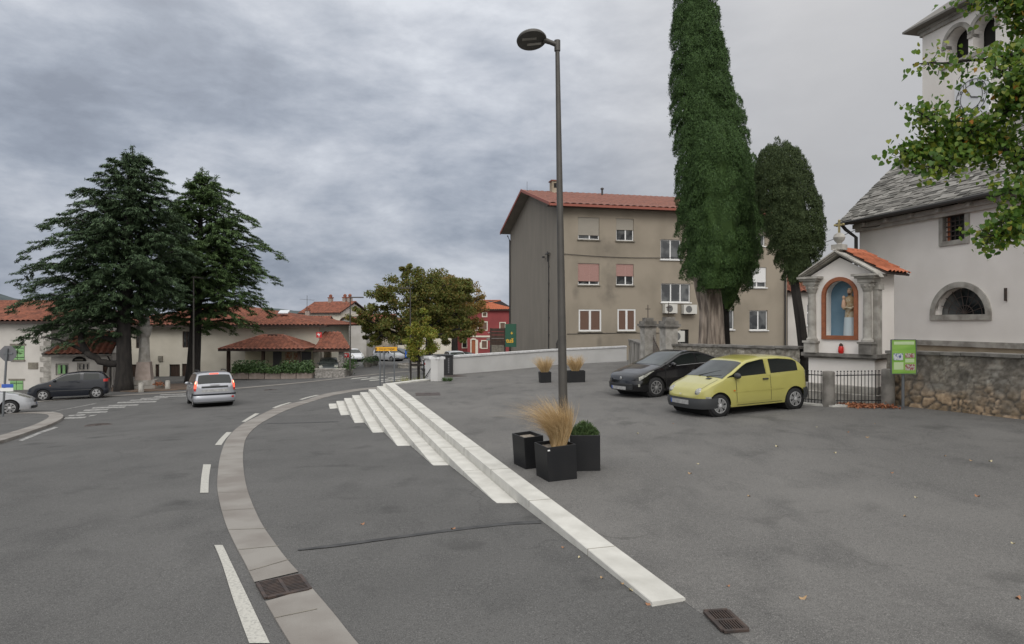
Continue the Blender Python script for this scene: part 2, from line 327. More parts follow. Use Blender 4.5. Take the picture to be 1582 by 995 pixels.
M['silverlight'] = mat('light_silver_car_paint', (.46, .47, .49), .35, metal=.4, coat=.6)
M['navycar'] = mat('dark_blue_grey_car_paint', (.009, .011, .017), .3, coat=.6, spec=.3)
M['darkcar'] = mat('dark_green_grey_car_paint', (.025, .032, .032), .4, coat=.5)
M['whitecar'] = mat('white_car_paint', (.60, .62, .65), .4, coat=.5)
M['well'] = mat('wheel_well', (.006, .006, .006), .95)
M['redhouse'] = mat('crimson_render', (.27, .055, .055), .9, (.22, .045, .046), .5, 7)
M['doorbrown'] = mat('orange_brown_door', (.30, .09, .035), .6)
M['darkwood'] = mat('dark_wood', (.035, .02, .014), .8, (.055, .032, .022), 8, stretch=(1, 1, .2))
M['green'] = mat('light_green_shutter', (.25, .46, .20), .6, (.21, .40, .17), 12, stretch=(.2, 1, 14))
M['greensign'] = mat('dark_green_sign', (.012, .075, .042), .5)
M['gold'] = mat('gold_letter', (.62, .36, .03), .5)
M['yellowsign'] = mat('yellow_sign', (.68, .34, .012), .5)
M['blacksign'] = mat('sign_black', (.01, .01, .01), .6)
M['bluesign'] = mat('blue_sign', (.02, .10, .42), .5)
M['redsign'] = mat('red_sign', (.55, .03, .03), .5)
M['signback'] = mat('sign_back_grey', (.17, .17, .18), .5, metal=.5)
M['galv'] = mat('galvanised_post', (.16, .17, .18), .5, metal=.5)
M['board'] = mat('green_board', (.30, .52, .11), .5, (.20, .42, .06), 3, lo=.42, hi=.58, stretch=(.3, 1, 2.2))
M['boardpale'] = mat('pale_green_print', (.55, .68, .40), .6)
M['photored'] = mat('board_photo_red', (.32, .10, .10), .6, (.5, .45, .42), 22, lo=.45, hi=.55)
M['photoblue'] = mat('board_photo_blue', (.62, .64, .68), .6, (.06, .10, .28), 18, lo=.52, hi=.58)
M['orangeframe'] = mat('orange_wood_frame', (.30, .10, .042), .6, (.24, .08, .035), 9)
M['blueback'] = mat('blue_niche', (.115, .21, .29), .7, (.15, .25, .33), 2)
M['robe'] = mat('tan_robe', (.30, .20, .10), .7, (.42, .36, .26), 9, lo=.45, hi=.55)
M['palerobe'] = mat('pale_robe', (.45, .52, .55), .7)
M['skin'] = mat('painted_skin', (.50, .32, .22), .6)
M['hair'] = mat('painted_brown_hair', (.09, .05, .03), .7)
M['candle'] = mat('red_candle_glass', (.55, .02, .015), .25)
M['brass'] = mat('old_brass_cross', (.33, .27, .13), .5, metal=.5)
M['acwhite'] = mat('air_conditioner_casing', (.56, .55, .51), .5)
M['acgrille'] = mat('air_conditioner_grille', (.09, .09, .088), .6, (.16, .16, .155), 40, stretch=(1, 1, .05))
M['housegrey'] = mat('bare_grey_render', (.43, .41, .385), .95, (.33, .31, .28), .4, 8)
M['houseochre'] = mat('peeling_ochre_render', (.42, .37, .29), .95, (.26, .22, .16), .6, 9)
M['monument'] = mat('monument_limestone', (.34, .325, .30), .93, (.23, .215, .19), 2.6, 8, bump=.3)
M['pinkstone'] = mat('pinkish_limestone', (.33, .275, .245), .93, (.27, .22, .19), 3, 8)
M['clock'] = mat('clock_white', (.74, .75, .77), .6)
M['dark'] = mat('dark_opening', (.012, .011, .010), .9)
M['porchwall'] = mat('yellow_porch_render', (.62, .56, .40), .9)
M['greydoor'] = mat('grey_roller_door', (.12, .115, .12), .7)
M['paperA'] = mat('notice_paper', (.50, .42, .30), .8, (.42, .16, .08), 7)
M['drystone'] = mat('dry_stone', (.34, .32, .30), .95, (.18, .17, .155), 6, 3, bump=.5)
# ---------------------------------------------------------------- ground, road, markings
def axis(a, b, fine, edges):
    return np.unique(np.concatenate([np.arange(a, b+1e-6, fine), edges]))
def sheet(name, xs, ys, fn, m):
    V = np.array([(x, y, fn(x, y)) for y in ys for x in xs]); nx = len(xs)
    i, j = np.meshgrid(np.arange(nx-1), np.arange(len(ys)-1)); a = (j*nx+i).ravel()
    return npmesh(name, V, np.c_[a, a+1, a+nx+1, a+nx], m, smooth=True)
xs = axis(-60, 40, 1.0, [-3000, -1200, -500, -250, -150, -100, -80, -70, 55, 80, 120, 200, 400, 1000, 3000])
ys = axis(-10, 130, 1.0, [-300, -100, -50, -25, -15, 140, 160, 200, 300, 500, 900, 1600, 3000])
struct(sheet('ground', xs, ys, zr, M['asphalt']))

def spline(pts, k=6):
    pts = [Vector(p) for p in pts]; o = []
    for i in range(len(pts)-1):
        p0, p1, p2, p3 = pts[max(i-1, 0)], pts[i], pts[i+1], pts[min(i+2, len(pts)-1)]
        for j in range(k):
            t = j/k; o.append(.5*((2*p1)+(p2-p0)*t+(2*p0-5*p1+4*p2-p3)*t*t+(3*p1-p0-3*p2+p3)*t**3))
    return o+[pts[-1]]
def ribbon(name, L, R, m, off, g=None, gf=None, k=6, nw=2, thick=0.0):
    g = g or G; gf = gf or zr; mb = MB()
    A = spline([g(*p)[:2]+(0,) for p in L], k); B = spline([g(*p)[:2]+(0,) for p in R], k)
    def f(u, v):
        i = v*(len(A)-1); i0 = min(int(i), len(A)-2); t = i-i0
        a = A[i0].lerp(A[i0+1], t); b = B[i0].lerp(B[i0+1], t); p = a.lerp(b, u); return (p.x, p.y, gf(p.x, p.y)+off)
    mb.grid(f, nw, len(A)-1)
    if thick:
        n = len(A)
        for E in (A, B):
            mb.add([(p.x, p.y, gf(p.x, p.y)+off) for p in E]+[(p.x, p.y, gf(p.x, p.y)+off-thick) for p in E], [(i, i+1, n+i+1, n+i) for i in range(n-1)])
    o = mb.build(name, m); return struct(o)
# flush concrete gutter band curving along the lane, in the two stretches either side of the drain
ribbon('gutter', [(530, 1100), (484, 1048), (448, 995), (428, 962), (410, 931)], [(650, 1100), (602, 1048), (552, 995), (516, 950), (482, 910)], M['gutter'], .012, thick=.03)
ribbon('gutter', [(393, 901), (378, 870), (362.6, 841), (347, 805), (337, 765), (336, 738), (341, 703), (352, 676.5), (371, 658), (396, 644.5), (430, 629), (473, 618), (495, 610.5), (520, 605.5), (557, 600.5), (600, 597)],
       [(461, 885), (444, 866), (425, 841), (400, 802), (382, 757), (376, 722), (376, 695), (381, 676), (394, 661), (414, 648), (445, 633), (485, 619.5), (507, 613), (532, 607.6), (565, 602.3), (605, 598.5)], M['gutter'], .012, thick=.03)
# joints across the band
jm = MB()
for (a, b) in (((424, 957), (490, 943)), ((385, 884), (447, 866)), ((368, 851), (431, 845)), ((353, 820), (412, 818)), ((343, 790), (394, 787)), ((338, 762), (384, 761)), ((336, 735), (377, 733)), ((339, 712), (375, 709)), ((346, 690), (376, 692))):
    a, b = Vector(G(*a)), Vector(G(*b)); d = (b-a).normalized(); n = Vector((-d.y, d.x, 0))*.006
    f = lambda p: (p.x, p.y, zr(p.x, p.y)+.0165)
    jm.add([f(a-n), f(b-n), f(b+n), f(a+n)], [(0, 1, 2, 3)])
struct(jm.build('gutter_joints', M['sill']))
# dashed lane edge
for L, R in ((((385, 995), (372, 960), (358, 920), (343, 872), (331, 843)), ((417, 995), (400, 960), (381, 920), (358, 872), (344, 843))),
             (((309, 762), (311, 738), (314, 718)), ((322, 762), (323, 738), (326, 718))),
             (((332, 688), (340, 678), (350, 668)), ((342, 688), (349, 678), (358, 668))),
             (((373, 652), (384, 645), (394, 639)), ((379, 652), (391, 645), (401, 639))),
             (((420, 630.5), (432, 626), (446, 622)), ((426, 630.5), (438, 626), (451, 622))),
             (((462, 617.5), (474, 613.8), (488, 610.5)), ((467, 617.5), (480, 613.8), (494, 610.5)))):
    ribbon('edge_line', L, R, M['paint'], .008)
# far kerb line of the road, zebra hatching at the junction, second zebra crossing
ribbon('kerb_line', [(-60, 629), (0, 624.5), (51, 619.8), (110, 615), (180, 610.7), (240, 607.3), (298, 604.3), (368, 599.4), (430, 594), (480, 589.2), (537, 582.6), (590, 577), (625, 574), (690, 570)],
       [(-60, 632), (0, 627), (51, 622), (110, 617), (180, 612.5), (240, 609), (298, 606), (368, 601), (430, 595.5), (480, 590.6), (537, 584), (590, 578), (625, 575), (690, 571)], M['gutter'], .02)
for x0, x1, y, h in ((98, 131, 646.5, 2.4), (104, 130, 642.6, 2), (136, 147, 643, 1.8), (118, 164, 638, 2.2), (128, 166, 634.3, 2), (141, 192, 630.6, 2), (166, 212, 627.2, 1.9), (180, 240, 622.2, 2), (200, 244, 618.7, 1.6), (216, 258, 616, 1.5), (237, 300, 613, 1.6), (246, 303, 610, 1.4)):
    ribbon('crossing_stripe', [(x0, y+h/2), (x1, y+h/2-1.5)], [(x0+3, y-h/2), (x1+3, y-h/2-1.5)], M['paintworn'], .008, k=4)
ribbon('lane_line', [(60, 640.5), (147, 624)], [(66, 639), (150, 622.6)], M['paintworn'], .008)
ribbon('lane_line', [(28, 681), (60, 668), (84, 660)], [(34, 682), (66, 669), (90, 660.6)], M['paintworn'], .008)
for x0, x1, y, h in ((541, 560, 585.2, 1.7), (556, 577, 586.5, 1.6), (569, 594, 588, 1.6), (586, 606, 589.6, 1.6), (602, 622, 585.8, 1.6), (570, 588, 583.4, 1.4), (597, 612, 584, 1.4), (612, 640, 588, 1.5)):
    ribbon('crossing_stripe', [(x0, y+h/2), (x1+6, y-h)], [(x0+4, y-h/2), (x1+10, y-h*1.7)], M['paint'], .008, k=4)
# traffic island at the left with its pale kerb band
isl = [(-120, 642), (0, 641.5), (60, 641.5), (76, 643), (74, 650), (50, 662), (25, 670), (0, 677), (-120, 710)]
mb = MB(); pts = [G(*p)[:2] for p in isl]; mb.prism(pts[::-1], lambda x, y: zr(x, y)-.1, lambda x, y: zr(x, y)+.075); struct(mb.build('traffic_island', M['asphalt']))
ribbon('island_kerb', [(-120, 640.5), (0, 640.2), (40, 639.6), (80, 639.4), (96, 643), (96, 649), (80, 658), (50, 669), (25, 678), (0, 686), (-120, 722)],
       [(-120, 642.5), (0, 642.2), (40, 641.6), (62, 641.8), (74, 644), (73, 649.5), (50, 661), (25, 669), (12, 673.5), (0, 677), (-120, 710)], M['gutter'], .085, thick=.12)
# tar repair strip and stains
ribbon('tar_strip', [(460, 851), (520, 845), (600, 834), (700, 821), (780, 812), (836, 809)], [(460, 849), (520, 841), (600, 830.5), (700, 817), (780, 808), (836, 804)], M['tar'], .006)
ribbon('tar_strip', [(412, 655), (470, 653.6), (522, 652)], [(412, 654), (470, 652.6), (522, 650.8)], M['tar'], .006)

# ---------------------------------------------------------------- the raised square
NEAR = Vector((1.21, 5.76, 0)); FAR = Vector((-5.0, 26.4, 0)); PD = (FAR-NEAR).normalized(); PN = Vector((PD.y, -PD.x, 0))   # along / to the right
PW = .325
farR = FAR+PN*(PW-.02); nearR = NEAR+PN*(PW-.02)
w0 = Vector(T(657, 588)); w1 = Vector(T(698, 578.5)); w2 = Vector(T(862, 563.5)); w3 = Vector(T(968, 558))
tp = [(nearR.x, nearR.y), (2.6, 2.4), (3, -12), (40, -12), (40, 60), (w3.x+.3, w3.y+1), (w2.x, w2.y+.6), (w1.x-.2, w1.y+.3), (w0.x-.1, w0.y+.1), (farR.x, farR.y)]
def inside(p, poly):
    x, y = p; c = False
    for i in range(len(poly)):
        (x1, y1), (x2, y2) = poly[i], poly[i-1]
        if (y1 > y) != (y2 > y) and x < (x2-x1)*(y-y1)/(y2-y1)+x1: c = not c
    return c
bm = bmesh.new(); vs = [bm.verts.new((x, y, 0)) for x, y in tp]; fc = bm.faces.new(vs)
for k in np.arange(-11, 60, 1.5): bmesh.ops.bisect_plane(bm, geom=bm.verts[:]+bm.edges[:]+bm.faces[:], plane_co=(0, k, 0), plane_no=(0, 1, 0))
for k in list(np.arange(-5, 13.5, .5)): bmesh.ops.bisect_plane(bm, geom=bm.verts[:]+bm.edges[:]+bm.faces[:], plane_co=(k, 0, 0), plane_no=(1, 0, 0))
r = bmesh.ops.extrude_face_region(bm, geom=bm.faces[:]); low = [g for g in r['geom'] if isinstance(g, bmesh.types.BMVert)]
up = set(bm.verts)-set(low)
for v in bm.verts:
    z = zt(v.co.x); v.co.z = z
for v in low: v.co.z -= 1.6
bmesh.ops.recalc_face_normals(bm, faces=bm.faces[:])
me = bpy.data.meshes.new('square'); bm.to_mesh(me); bm.free(); me.materials.append(M['lot']); o = bpy.data.objects.new('paved_square', me); C.objects.link(o); struct(o)
# white coping along the far edge of the square
mb = MB(); a, b = farR-PN*.2, w0; d = (b-a).normalized(); ang = math.atan2(d.y, d.x)
mb.box(((a+b)/2+Vector((0, .12, -.28))), ((b-a).length+.3, .34, .66), rz=ang); tag(mb.build('edge_coping', M['step']), 'white stone coping strip along the far edge of the paved square', 'coping')
# manhole lids and stains
def manhole(px, py, r, g, gf, label, cat='manhole cover', sq=False):
    x, y, z = g(px, py); t = thing('manhole_cover', label, cat, (x, y, z), random.random())
    mb = MB()
    if sq: mb.box((0, 0, .006), (r*2, r*2, .012))
    else: mb.lathe([(r*1.08, 0), (r*1.08, .010), (r, .010)], 24, cap=False); mb.lathe([(r, .006), (r*.02, .007)], 24, cap=False)
    mb.build('lid', M['iron'], t)
    k = MB(); k.box((0, 0, .010), (r*.5, .03, .012)); k.build('lifting_slot', M['pit'], t); return t
manhole(152, 657, .38, G, zr, 'round dark manhole cover in the open road left of the silver people carrier')
manhole(661, 609, .42, T, zt, 'square rusty manhole lid in the square just right of the top of the steps', sq=True)
manhole(702, 581, .42, T, zt, 'rusty brown manhole lid at the foot of the low white wall by the black cabinet', sq=True)
manhole(418, 602.5, .36, G, zr, 'small dark manhole cover beyond the silver people carrier on the bend')
manhole(885, 548+14, .3, T, zt, 'dark drain cover beside the low white wall behind the two far planters', sq=True)
# slotted drain grates
def grate(loc, rz, L, Wd, nb, rows, label, gf):
    t = thing('drain_grate', label, 'drain grate', loc, rz)
    b = MB(); b.bb(-L/2, L/2, -Wd/2, Wd/2, .003, .007); b.build('pit', M['pit'], t)
    f = MB(); e = .03
    for y in np.linspace(-Wd/2, Wd/2, rows+1): f.bb(-L/2, L/2, y-e/2, y+e/2, .003, .022)
    for x in (-L/2, L/2): f.bb(x-e/2, x+e/2, -Wd/2+e/2, Wd/2-e/2, .003, .0215)
    f.build('frame', M['iron'], t)
    g = MB()
    for i in range(1, nb): x = -L/2+L*i/nb; g.bb(x-L/nb*.22, x+L/nb*.22, -Wd/2+e/2, Wd/2-e/2, .006, .019)
    g.build('bars', M['iron'], t); return t
p = Vector(G(438, 908)); q0, q1 = Vector(G(404, 908)), Vector(G(470, 893)); d = q1-q0
d1 = Vector(G(393, 901))-Vector(G(410, 931))
grate(p+Vector((0, 0, .004)), math.atan2(d1.y, d1.x), .40, d.length*.98, 11, 2, 'rusty iron drain grate set in a gap of the pale curved gutter', zr)
p = Vector(T(1121, 961)); q0 = Vector(T(1085, 948)); q1 = Vector(T(1115, 979)); q2 = Vector(T(1122, 945)); d = q1-q0; grate((p.x, p.y, zt(p.x)+.002), math.atan2(d.y, d.x)+math.pi/2, (q2-q0).length*.98, d.length*1.0, 9, 2, 'rusty iron drain grate in the asphalt just past the near end of the stone kerb', zt)

# ---------------------------------------------------------------- the steps
st = thing('stone_steps', 'wedge of pale stone steps fanning down from the square to the sloping road', 'steps', NEAR, math.atan2(PD.y, PD.x))
L = (FAR-NEAR).length; RISE = .155
# local x runs along the flight away from the camera, local y to the left
def zl(x, y): p = NEAR+PD*x-PN*y; return p
def block(x0, x1, y0, y1, z0, z1, nseg=14):
    mb = MB(); bev = .008
    prof = [(y0, z0), (y0, z1-bev), (y0+bev, z1), (y1-bev, z1), (y1, z1-bev), (y1, z0)]
    def f(u, v): i = int(round(u*(len(prof)-1))); y, z = prof[i]; return (x0+(x1-x0)*v, y, z)
    mb.grid(f, len(prof)-1, nseg, flip=True); n = len(prof)
    mb.add([(x0, y, z) for y, z in prof], [tuple(range(n))]); mb.add([(x1, y, z) for y, z in prof], [tuple(range(n))[::-1]])
    return mb
block(0, L, -PW, 0, -1.3, .085).build('top_kerb', M['step'], st)
for k in range(1, 8):
    x0 = 2.8+3.1*(k-1); block(x0, L+.416*k, -.30*0-0+.30*(k-1)+.001, .30*k, -1.6, .085-RISE*k).build('step', M['step'], st)
for x in np.arange(1.4, L, 2.0): MB().bb(x-.005, x+.005, -PW-.0, .0015, .0, .0872).build('joint', M['sill'], st)
for k in range(1, 8):
    for x in np.arange(3.2+3.1*(k-1)+.7*(k % 3), L+.3*k, 2.2): MB().bb(x-.004, x+.004, .30*(k-1)+.004, .30*k+.0015, .085-RISE*k-.15, .085-RISE*k+.0018).build('joint', M['sill'], st)
# ---------------------------------------------------------------- building helpers
def wall_panel(name, m, parent, outer, holes, reveal=.16, back=False):
    """vertical wall in local x-z at y=0 facing -y; holes are polygons cut right through with reveals going back"""
    bm = bmesh.new(); es = []
    def loop(poly):
        v = [bm.verts.new((x, 0, z)) for x, z in poly]
        for i in range(len(v)): es.append(bm.edges.new((v[i], v[(i+1) % len(v)])))
        return v
    loop(outer); hv = [loop(h) for h in holes]
    bmesh.ops.triangle_fill(bm, edges=es, use_beauty=True, use_dissolve=False, normal=(0, -1, 0))
    for f in bm.faces:
        f.normal_update()
        if f.normal.y > 0: f.normal_flip()
    for v in hv:
        b = [bm.verts.new((p.co.x, reveal, p.co.z)) for p in v]; n = len(v)
        for i in range(n): bm.faces.new((v[i], v[(i+1) % n], b[(i+1) % n], b[i]))
    me = bpy.data.meshes.new(name); bm.to_mesh(me); bm.free(); me.materials.append(m)
    o = bpy.data.objects.new(name, me); C.objects.link(o); o.parent = parent; return o
def rect(x0, x1, z0, z1): return [(x0, z0), (x1, z0), (x1, z1), (x0, z1)]
def arch(x0, x1, z0, zs, n=14):      # rectangle with a round head; zs = springing height
    r = (x1-x0)/2; c = (x0+x1)/2
    return [(x0, z0), (x1, z0)] + [(c+r*math.cos(math.pi*i/n), zs+r*math.sin(math.pi*i/n)) for i in range(n+1)]
def window(parent, x0, x1, z0, z1, fm, pm, y=.09, bars=(0.5,), fw=.06, sill=None, shut=None, sm=None, sillw=.10, name='window', wide=.06):
    f = MB(); d = .05
    f.bb(x0, x1, y, y+d, z0, z0+fw); f.bb(x0, x1, y, y+d, z1-fw, z1); f.bb(x0, x0+fw, y, y+d, z0+fw, z1-fw); f.bb(x1-fw, x1, y, y+d, z0+fw, z1-fw)
    for b in bars: c = x0+(x1-x0)*b; f.bb(c-fw*.7, c+fw*.7, y-.004, y+d-.004, z0+fw, z1-fw)
    o = f.build(name, fm, parent)
    g = MB(); g.bb(x0+.01, x1-.01, y+d*.55, y+d*.8, z0+.01, z1-.01); g.build('pane', pm, o)
    if sill: s = MB(); s.bb(x0-wide, x1+wide, -sillw, y, z0-.07, z0-.003); s.build('sill', sill, o)
    if shut:
        s = MB(); n = int((z1-z0)*shut/.06)
        for i in range(max(n, 1)): zz_ = z1-.02-i*.06; s.bb(x0+.015, x1-.015, y-.045, y-.012, zz_-.055, zz_)
        s.build('roller_shutter', sm, o)
    return o
def tile_roof(parent, name, m, o, eave, up, width, length, li=0.0, ri=0.0, amp=.11, pitch=.36, course=.42, step=.04, thick=.06, under='eave'):
    """corrugated tiled slope: o = lower left corner, eave/up unit vectors, li/ri = how far the top corners come in"""
    o, e, u = Vector(o), Vector(eave).normalized(), Vector(up).normalized(); n = e.cross(u).normalized()
    cols = [i*pitch/6 for i in range(int(width/pitch*6)+1)]+[width]; rows = []
    nc = max(1, int(length/course))
    for j in range(nc): rows += [(j*length/nc, step), ((j+.98)*length/nc, 0)]
    V = []
    for s, dz in rows:
        a = li*s/length; b = width-ri*s/length
        for c in cols:
            x = min(max(c, a), b); h = amp*(abs(math.sin(math.pi*x/pitch)))**.8+dz; V.append(o+e*x+u*s+n*h)
    nx = len(cols); Q = []
    for j in range(len(rows)-1):
        s = rows[j+1][0]; a = li*rows[j][0]/length; b = width-ri*rows[j][0]/length
        for i in range(nx-1):
            if cols[i+1] <= a or cols[i] >= b: continue
            Q.append((j*nx+i, j*nx+i+1, (j+1)*nx+i+1, (j+1)*nx+i))
    V = np.array([tuple(v) for v in V]); mo = npmesh(name, V, np.array(Q), m, parent)
    k = MB(); p = [o, o+e*width, o+e*(width-ri)+u*length, o+e*li+u*length]
    k.add([v-n*thick for v in p]+[v-n*.004 for v in p], [(3, 2, 1, 0), (4, 5, 6, 7), (0, 1, 5, 4), (1, 2, 6, 5), (2, 3, 7, 6), (3, 0, 4, 7)])
    k.build('underside', M[under], mo); return mo

# ---------------------------------------------------------------- three-storey block of flats
AC = P(862, 540, 43.0); AD = (.974, .228); ang = math.atan2(AD[1], AD[0])
ab = thing('apartment_block', 'three storey grey brown block of flats with red brown roof behind the low white wall', 'building', (AC[0], AC[1], -.3), ang)
zoff = .3
def aw(px, py): t, z = on_wall(AC, AD, px, py); return t, z+zoff
EV = aw(866, 316)[1]; Lf = aw(1216, 500)[0]; Df = 13.6
def pr(x0, y0, x1, y1):
    a = aw(x0, (y0+y1)/2)[0]; b = aw(x1, (y0+y1)/2)[0]; zt_ = aw((x0+x1)/2, y0)[1]; zb_ = aw((x0+x1)/2, y1)[1]; return (a, b, zb_, zt_)
W1, W2, W3, W4 = pr(893, 336, 926, 370), pr(952, 338, 979, 372), pr(893, 407, 926, 440), pr(952, 408, 979, 440.5)
G1, G2 = pr(894, 478, 929, 512), pr(954, 477.5, 982, 511.5)
S1, S2 = pr(1020.5, 370, 1052, 401), pr(1021.5, 438, 1066.5, 467)
R1, R2, R3, R4 = pr(1160, 350, 1182, 380), pr(1156, 413, 1184, 444), pr(1158, 479.5, 1186, 510), pr(1114, 479, 1134, 509)
DR = pr(1050, 509, 1064, 540); DR = (DR[0], DR[1], .02, DR[3])
wins = [W1, W2, W3, W4, G1, G2, S1, S2, R1, R2, R3, R4]
wall_panel('wall', M['stucco'], ab, [(0, 0), (Lf, 0), (Lf, EV), (0, EV)], [rect(*w_) for w_ in wins]+[rect(*DR)])
RH = 2.05
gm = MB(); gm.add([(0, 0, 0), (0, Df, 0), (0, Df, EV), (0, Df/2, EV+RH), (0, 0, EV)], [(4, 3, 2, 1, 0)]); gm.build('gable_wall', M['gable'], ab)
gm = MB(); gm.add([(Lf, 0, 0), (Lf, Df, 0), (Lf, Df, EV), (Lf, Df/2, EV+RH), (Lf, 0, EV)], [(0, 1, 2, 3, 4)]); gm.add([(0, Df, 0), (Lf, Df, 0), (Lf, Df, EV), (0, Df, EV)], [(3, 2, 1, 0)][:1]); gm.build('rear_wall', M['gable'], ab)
sm_ = M['stucco'].node_tree; bs_ = sm_.nodes['Principled BSDF']; src_ = bs_.inputs['Base Color'].links[0].from_socket      # soot blooms and drip marks kept as stains of the render itself
tc_ = sm_.nodes.new('ShaderNodeTexCoord'); nz_ = sm_.nodes.new('ShaderNodeTexNoise'); nz_.inputs['Scale'].default_value = 2.4; nz_.inputs['Detail'].default_value = 8; sm_.links.new(tc_.outputs['Object'], nz_.inputs[0])
for (px_, py_), (rx_, rz_) in (((938, 385), (1.0, .9)), ((944, 432), (.9, 1.1)), ((940, 458), (.8, .8)), ((1085, 395), (1.2, 1.4)), ((962, 502), (.5, .6)), ((926, 528), (.25, .8)), ((890, 452), (.3, .5)), ((1140, 430), (.6, 1.2))):
    c_ = aw(px_, py_); mp_ = sm_.nodes.new('ShaderNodeMapping'); mp_.inputs['Location'].default_value = (-c_[0]/rx_, 0, -c_[1]/rz_); mp_.inputs['Scale'].default_value = (1/rx_, 0, 1/rz_); sm_.links.new(tc_.outputs['Object'], mp_.inputs[0])
    ln_ = sm_.nodes.new('ShaderNodeVectorMath'); ln_.operation = 'LENGTH'; sm_.links.new(mp_.outputs[0], ln_.inputs[0]); ad_ = sm_.nodes.new('ShaderNodeMath'); ad_.operation = 'MULTIPLY_ADD'; ad_.inputs[1].default_value = -1.6; ad_.inputs[2].default_value = 0.0; sm_.links.new(nz_.outputs[0], ad_.inputs[0])
    sb_ = sm_.nodes.new('ShaderNodeMath'); sb_.operation = 'ADD'; sm_.links.new(ln_.outputs['Value'], sb_.inputs[0]); sm_.links.new(ad_.outputs[0], sb_.inputs[1]); mr_ = sm_.nodes.new('ShaderNodeMapRange'); mr_.inputs['From Min'].default_value = .25; mr_.inputs['From Max'].default_value = -.7; mr_.inputs['To Max'].default_value = .42; sm_.links.new(sb_.outputs[0], mr_.inputs[0])
    mx_ = sm_.nodes.new('ShaderNodeMixRGB'); mx_.inputs[2].default_value = (.10, .088, .072, 1); sm_.links.new(mr_.outputs[0], mx_.inputs[0]); sm_.links.new(src_, mx_.inputs[1]); src_ = mx_.outputs[0]
sm_.links.new(src_, bs_.inputs['Base Color'])
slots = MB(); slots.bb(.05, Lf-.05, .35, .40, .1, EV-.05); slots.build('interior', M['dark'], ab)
for w_, s_, m_ in ((W1, .80, 'shutter'), (W2, .52, 'shutter'), (W3, .86, 'shutterpink'), (W4, .60, 'shutterpink')):
    window(ab, *w_, M['white'], M['glass'], sill=M['sill'], shut=s_, sm=M[m_], bars=(.55,))
for w_ in (G1, G2): window(ab, *w_, M['white'], M['curtain'], y=.02, fw=.1, sill=M['sill'])
for w_ in (R1, R2): window(ab, *w_, M['white'], M['glass'], sill=M['white'], bars=(.5,), shut=.75 if w_ is R2 else .45, sm=M['white'] if w_ is R2 else M['shutter'])
for w_ in (R3, R4): window(ab, *w_, M['white'], M['glass'], sill=M['white'])
window(ab, *S1, M['white'], M['glass'], sill=M['white'], bars=(.5,)); window(ab, *S2, M['white'], M['glass'], sill=M['white'], bars=(.34, .67))
d = MB(); d.bb(*DR[:2], .10, .15, DR[2], DR[3]); d = d.build('door', M['dark'], ab); h = MB(); h.bb(DR[0], DR[0]+.09, .06, .1, DR[2], DR[3]); h.build('door_frame', M['white'], d)
# roof: two slopes with standing pan ribs, verge boards, chimney, vent, antennas
ov, vg = .6, .75
for s in (0, 1):
    y0 = -ov if s == 0 else Df+ov; sl = RH/(Df/2); z0 = EV-ov*sl+.12; run = Df/2+ov; ln = math.hypot(run, run*sl)
    e_ = (1, 0, 0) if s == 0 else (-1, 0, 0); u_ = (0, run if s == 0 else -run, run*sl)
    tile_roof(ab, 'roof', M['tilered'], (-vg if s == 0 else Lf+vg, y0, z0), e_, u_, Lf+2*vg, ln, amp=.07, pitch=.46, course=1.6, step=.03, under='gable')
vb = MB()
for s in (0, 1):
    y0 = -ov if s == 0 else Df+ov; sl = RH/(Df/2)
    a = Vector((-vg-.03, y0, EV-ov*sl+.02)); b = Vector((-vg-.03, Df/2, EV+RH+.02))
    vb.add([a, b, b+Vector((0, 0, .2)), a+Vector((0, 0, .2)), a+Vector((.06, 0, 0)), b+Vector((.06, 0, 0)), b+Vector((.06, 0, .2)), a+Vector((.06, 0, .2))], [(0, 1, 2, 3), (7, 6, 5, 4), (0, 4, 5, 1), (3, 2, 6, 7), (0, 3, 7, 4), (1, 5, 6, 2)])
vb.build('verge_board', M['fascia'], ab)
gt = MB(); gt.bb(-vg, Lf+vg, -ov-.12, -ov+.02, EV-ov*RH/(Df/2)-.02, EV-ov*RH/(Df/2)+.13); gt.build('eaves_gutter', M['fascia'], ab)
sf = MB(); sf.bb(-vg, Lf+vg, -ov+.02, -.004, EV-.16, EV-.10); sf.build('soffit', M['eave'], ab)
dp = MB(); dp.tube([(.16, -ov, EV-.1), (.16, -.1, EV-.6), (.16, -.1, 1.9), (-.02, -.1, 1.6), (-.10, -.1, 1.45), (-.10, -.1, .1)], .06); dp.build('downpipe', M['gutterm'], ab)
dp = MB(); dp.tube([(-.1, Df+ov, EV-.25), (-.1, Df-.2, EV-.75), (-.1, Df-.2, .1)], .06); dp.build('downpipe', M['gutterm'], ab)
dp = MB(); dp.tube([(Lf-.2, -.1, EV-.2), (Lf-.2, -.1, .1)], .06); dp.build('downpipe', M['gutterm'], ab)
ch = MB(); cx_ = aw(862, 300)[0]+1.7; ch.bb(cx_-.33, cx_+.33, Df/2-.9, Df/2-.25, EV+RH-.7, EV+RH+.75); ch = ch.build('chimney', M['houseochre'], ab)
k = MB(); k.bb(cx_-.4, cx_+.4, Df/2-.97, Df/2-.18, EV+RH+.75, EV+RH+.83); k.build('cap', M['tilered'], ch); k = MB(); k.bb(cx_-.2, cx_+.2, Df/2-.905, Df/2-.895, EV+RH+.25, EV+RH+.6); k.build('flue_opening', M['dark'], ch)
vx = aw(974, 300)[0]; k = MB(); k.tube([(vx, Df/2-1.6, EV+RH-.9), (vx, Df/2-1.6, EV+RH+.15)], .07); k.lathe([(.13, 0), (.13, .07), (.02, .14)], 10, c=(vx, Df/2-1.6, EV+RH+.15)); k.build('vent_pipe', M['gutterm'], ab)
k = MB(); k.tube([(-.3, Df/2, EV+RH+.1), (-.3, Df/2, EV+RH+.8)], .012); k.build('lightning_rod', M['gutterm'], ab)
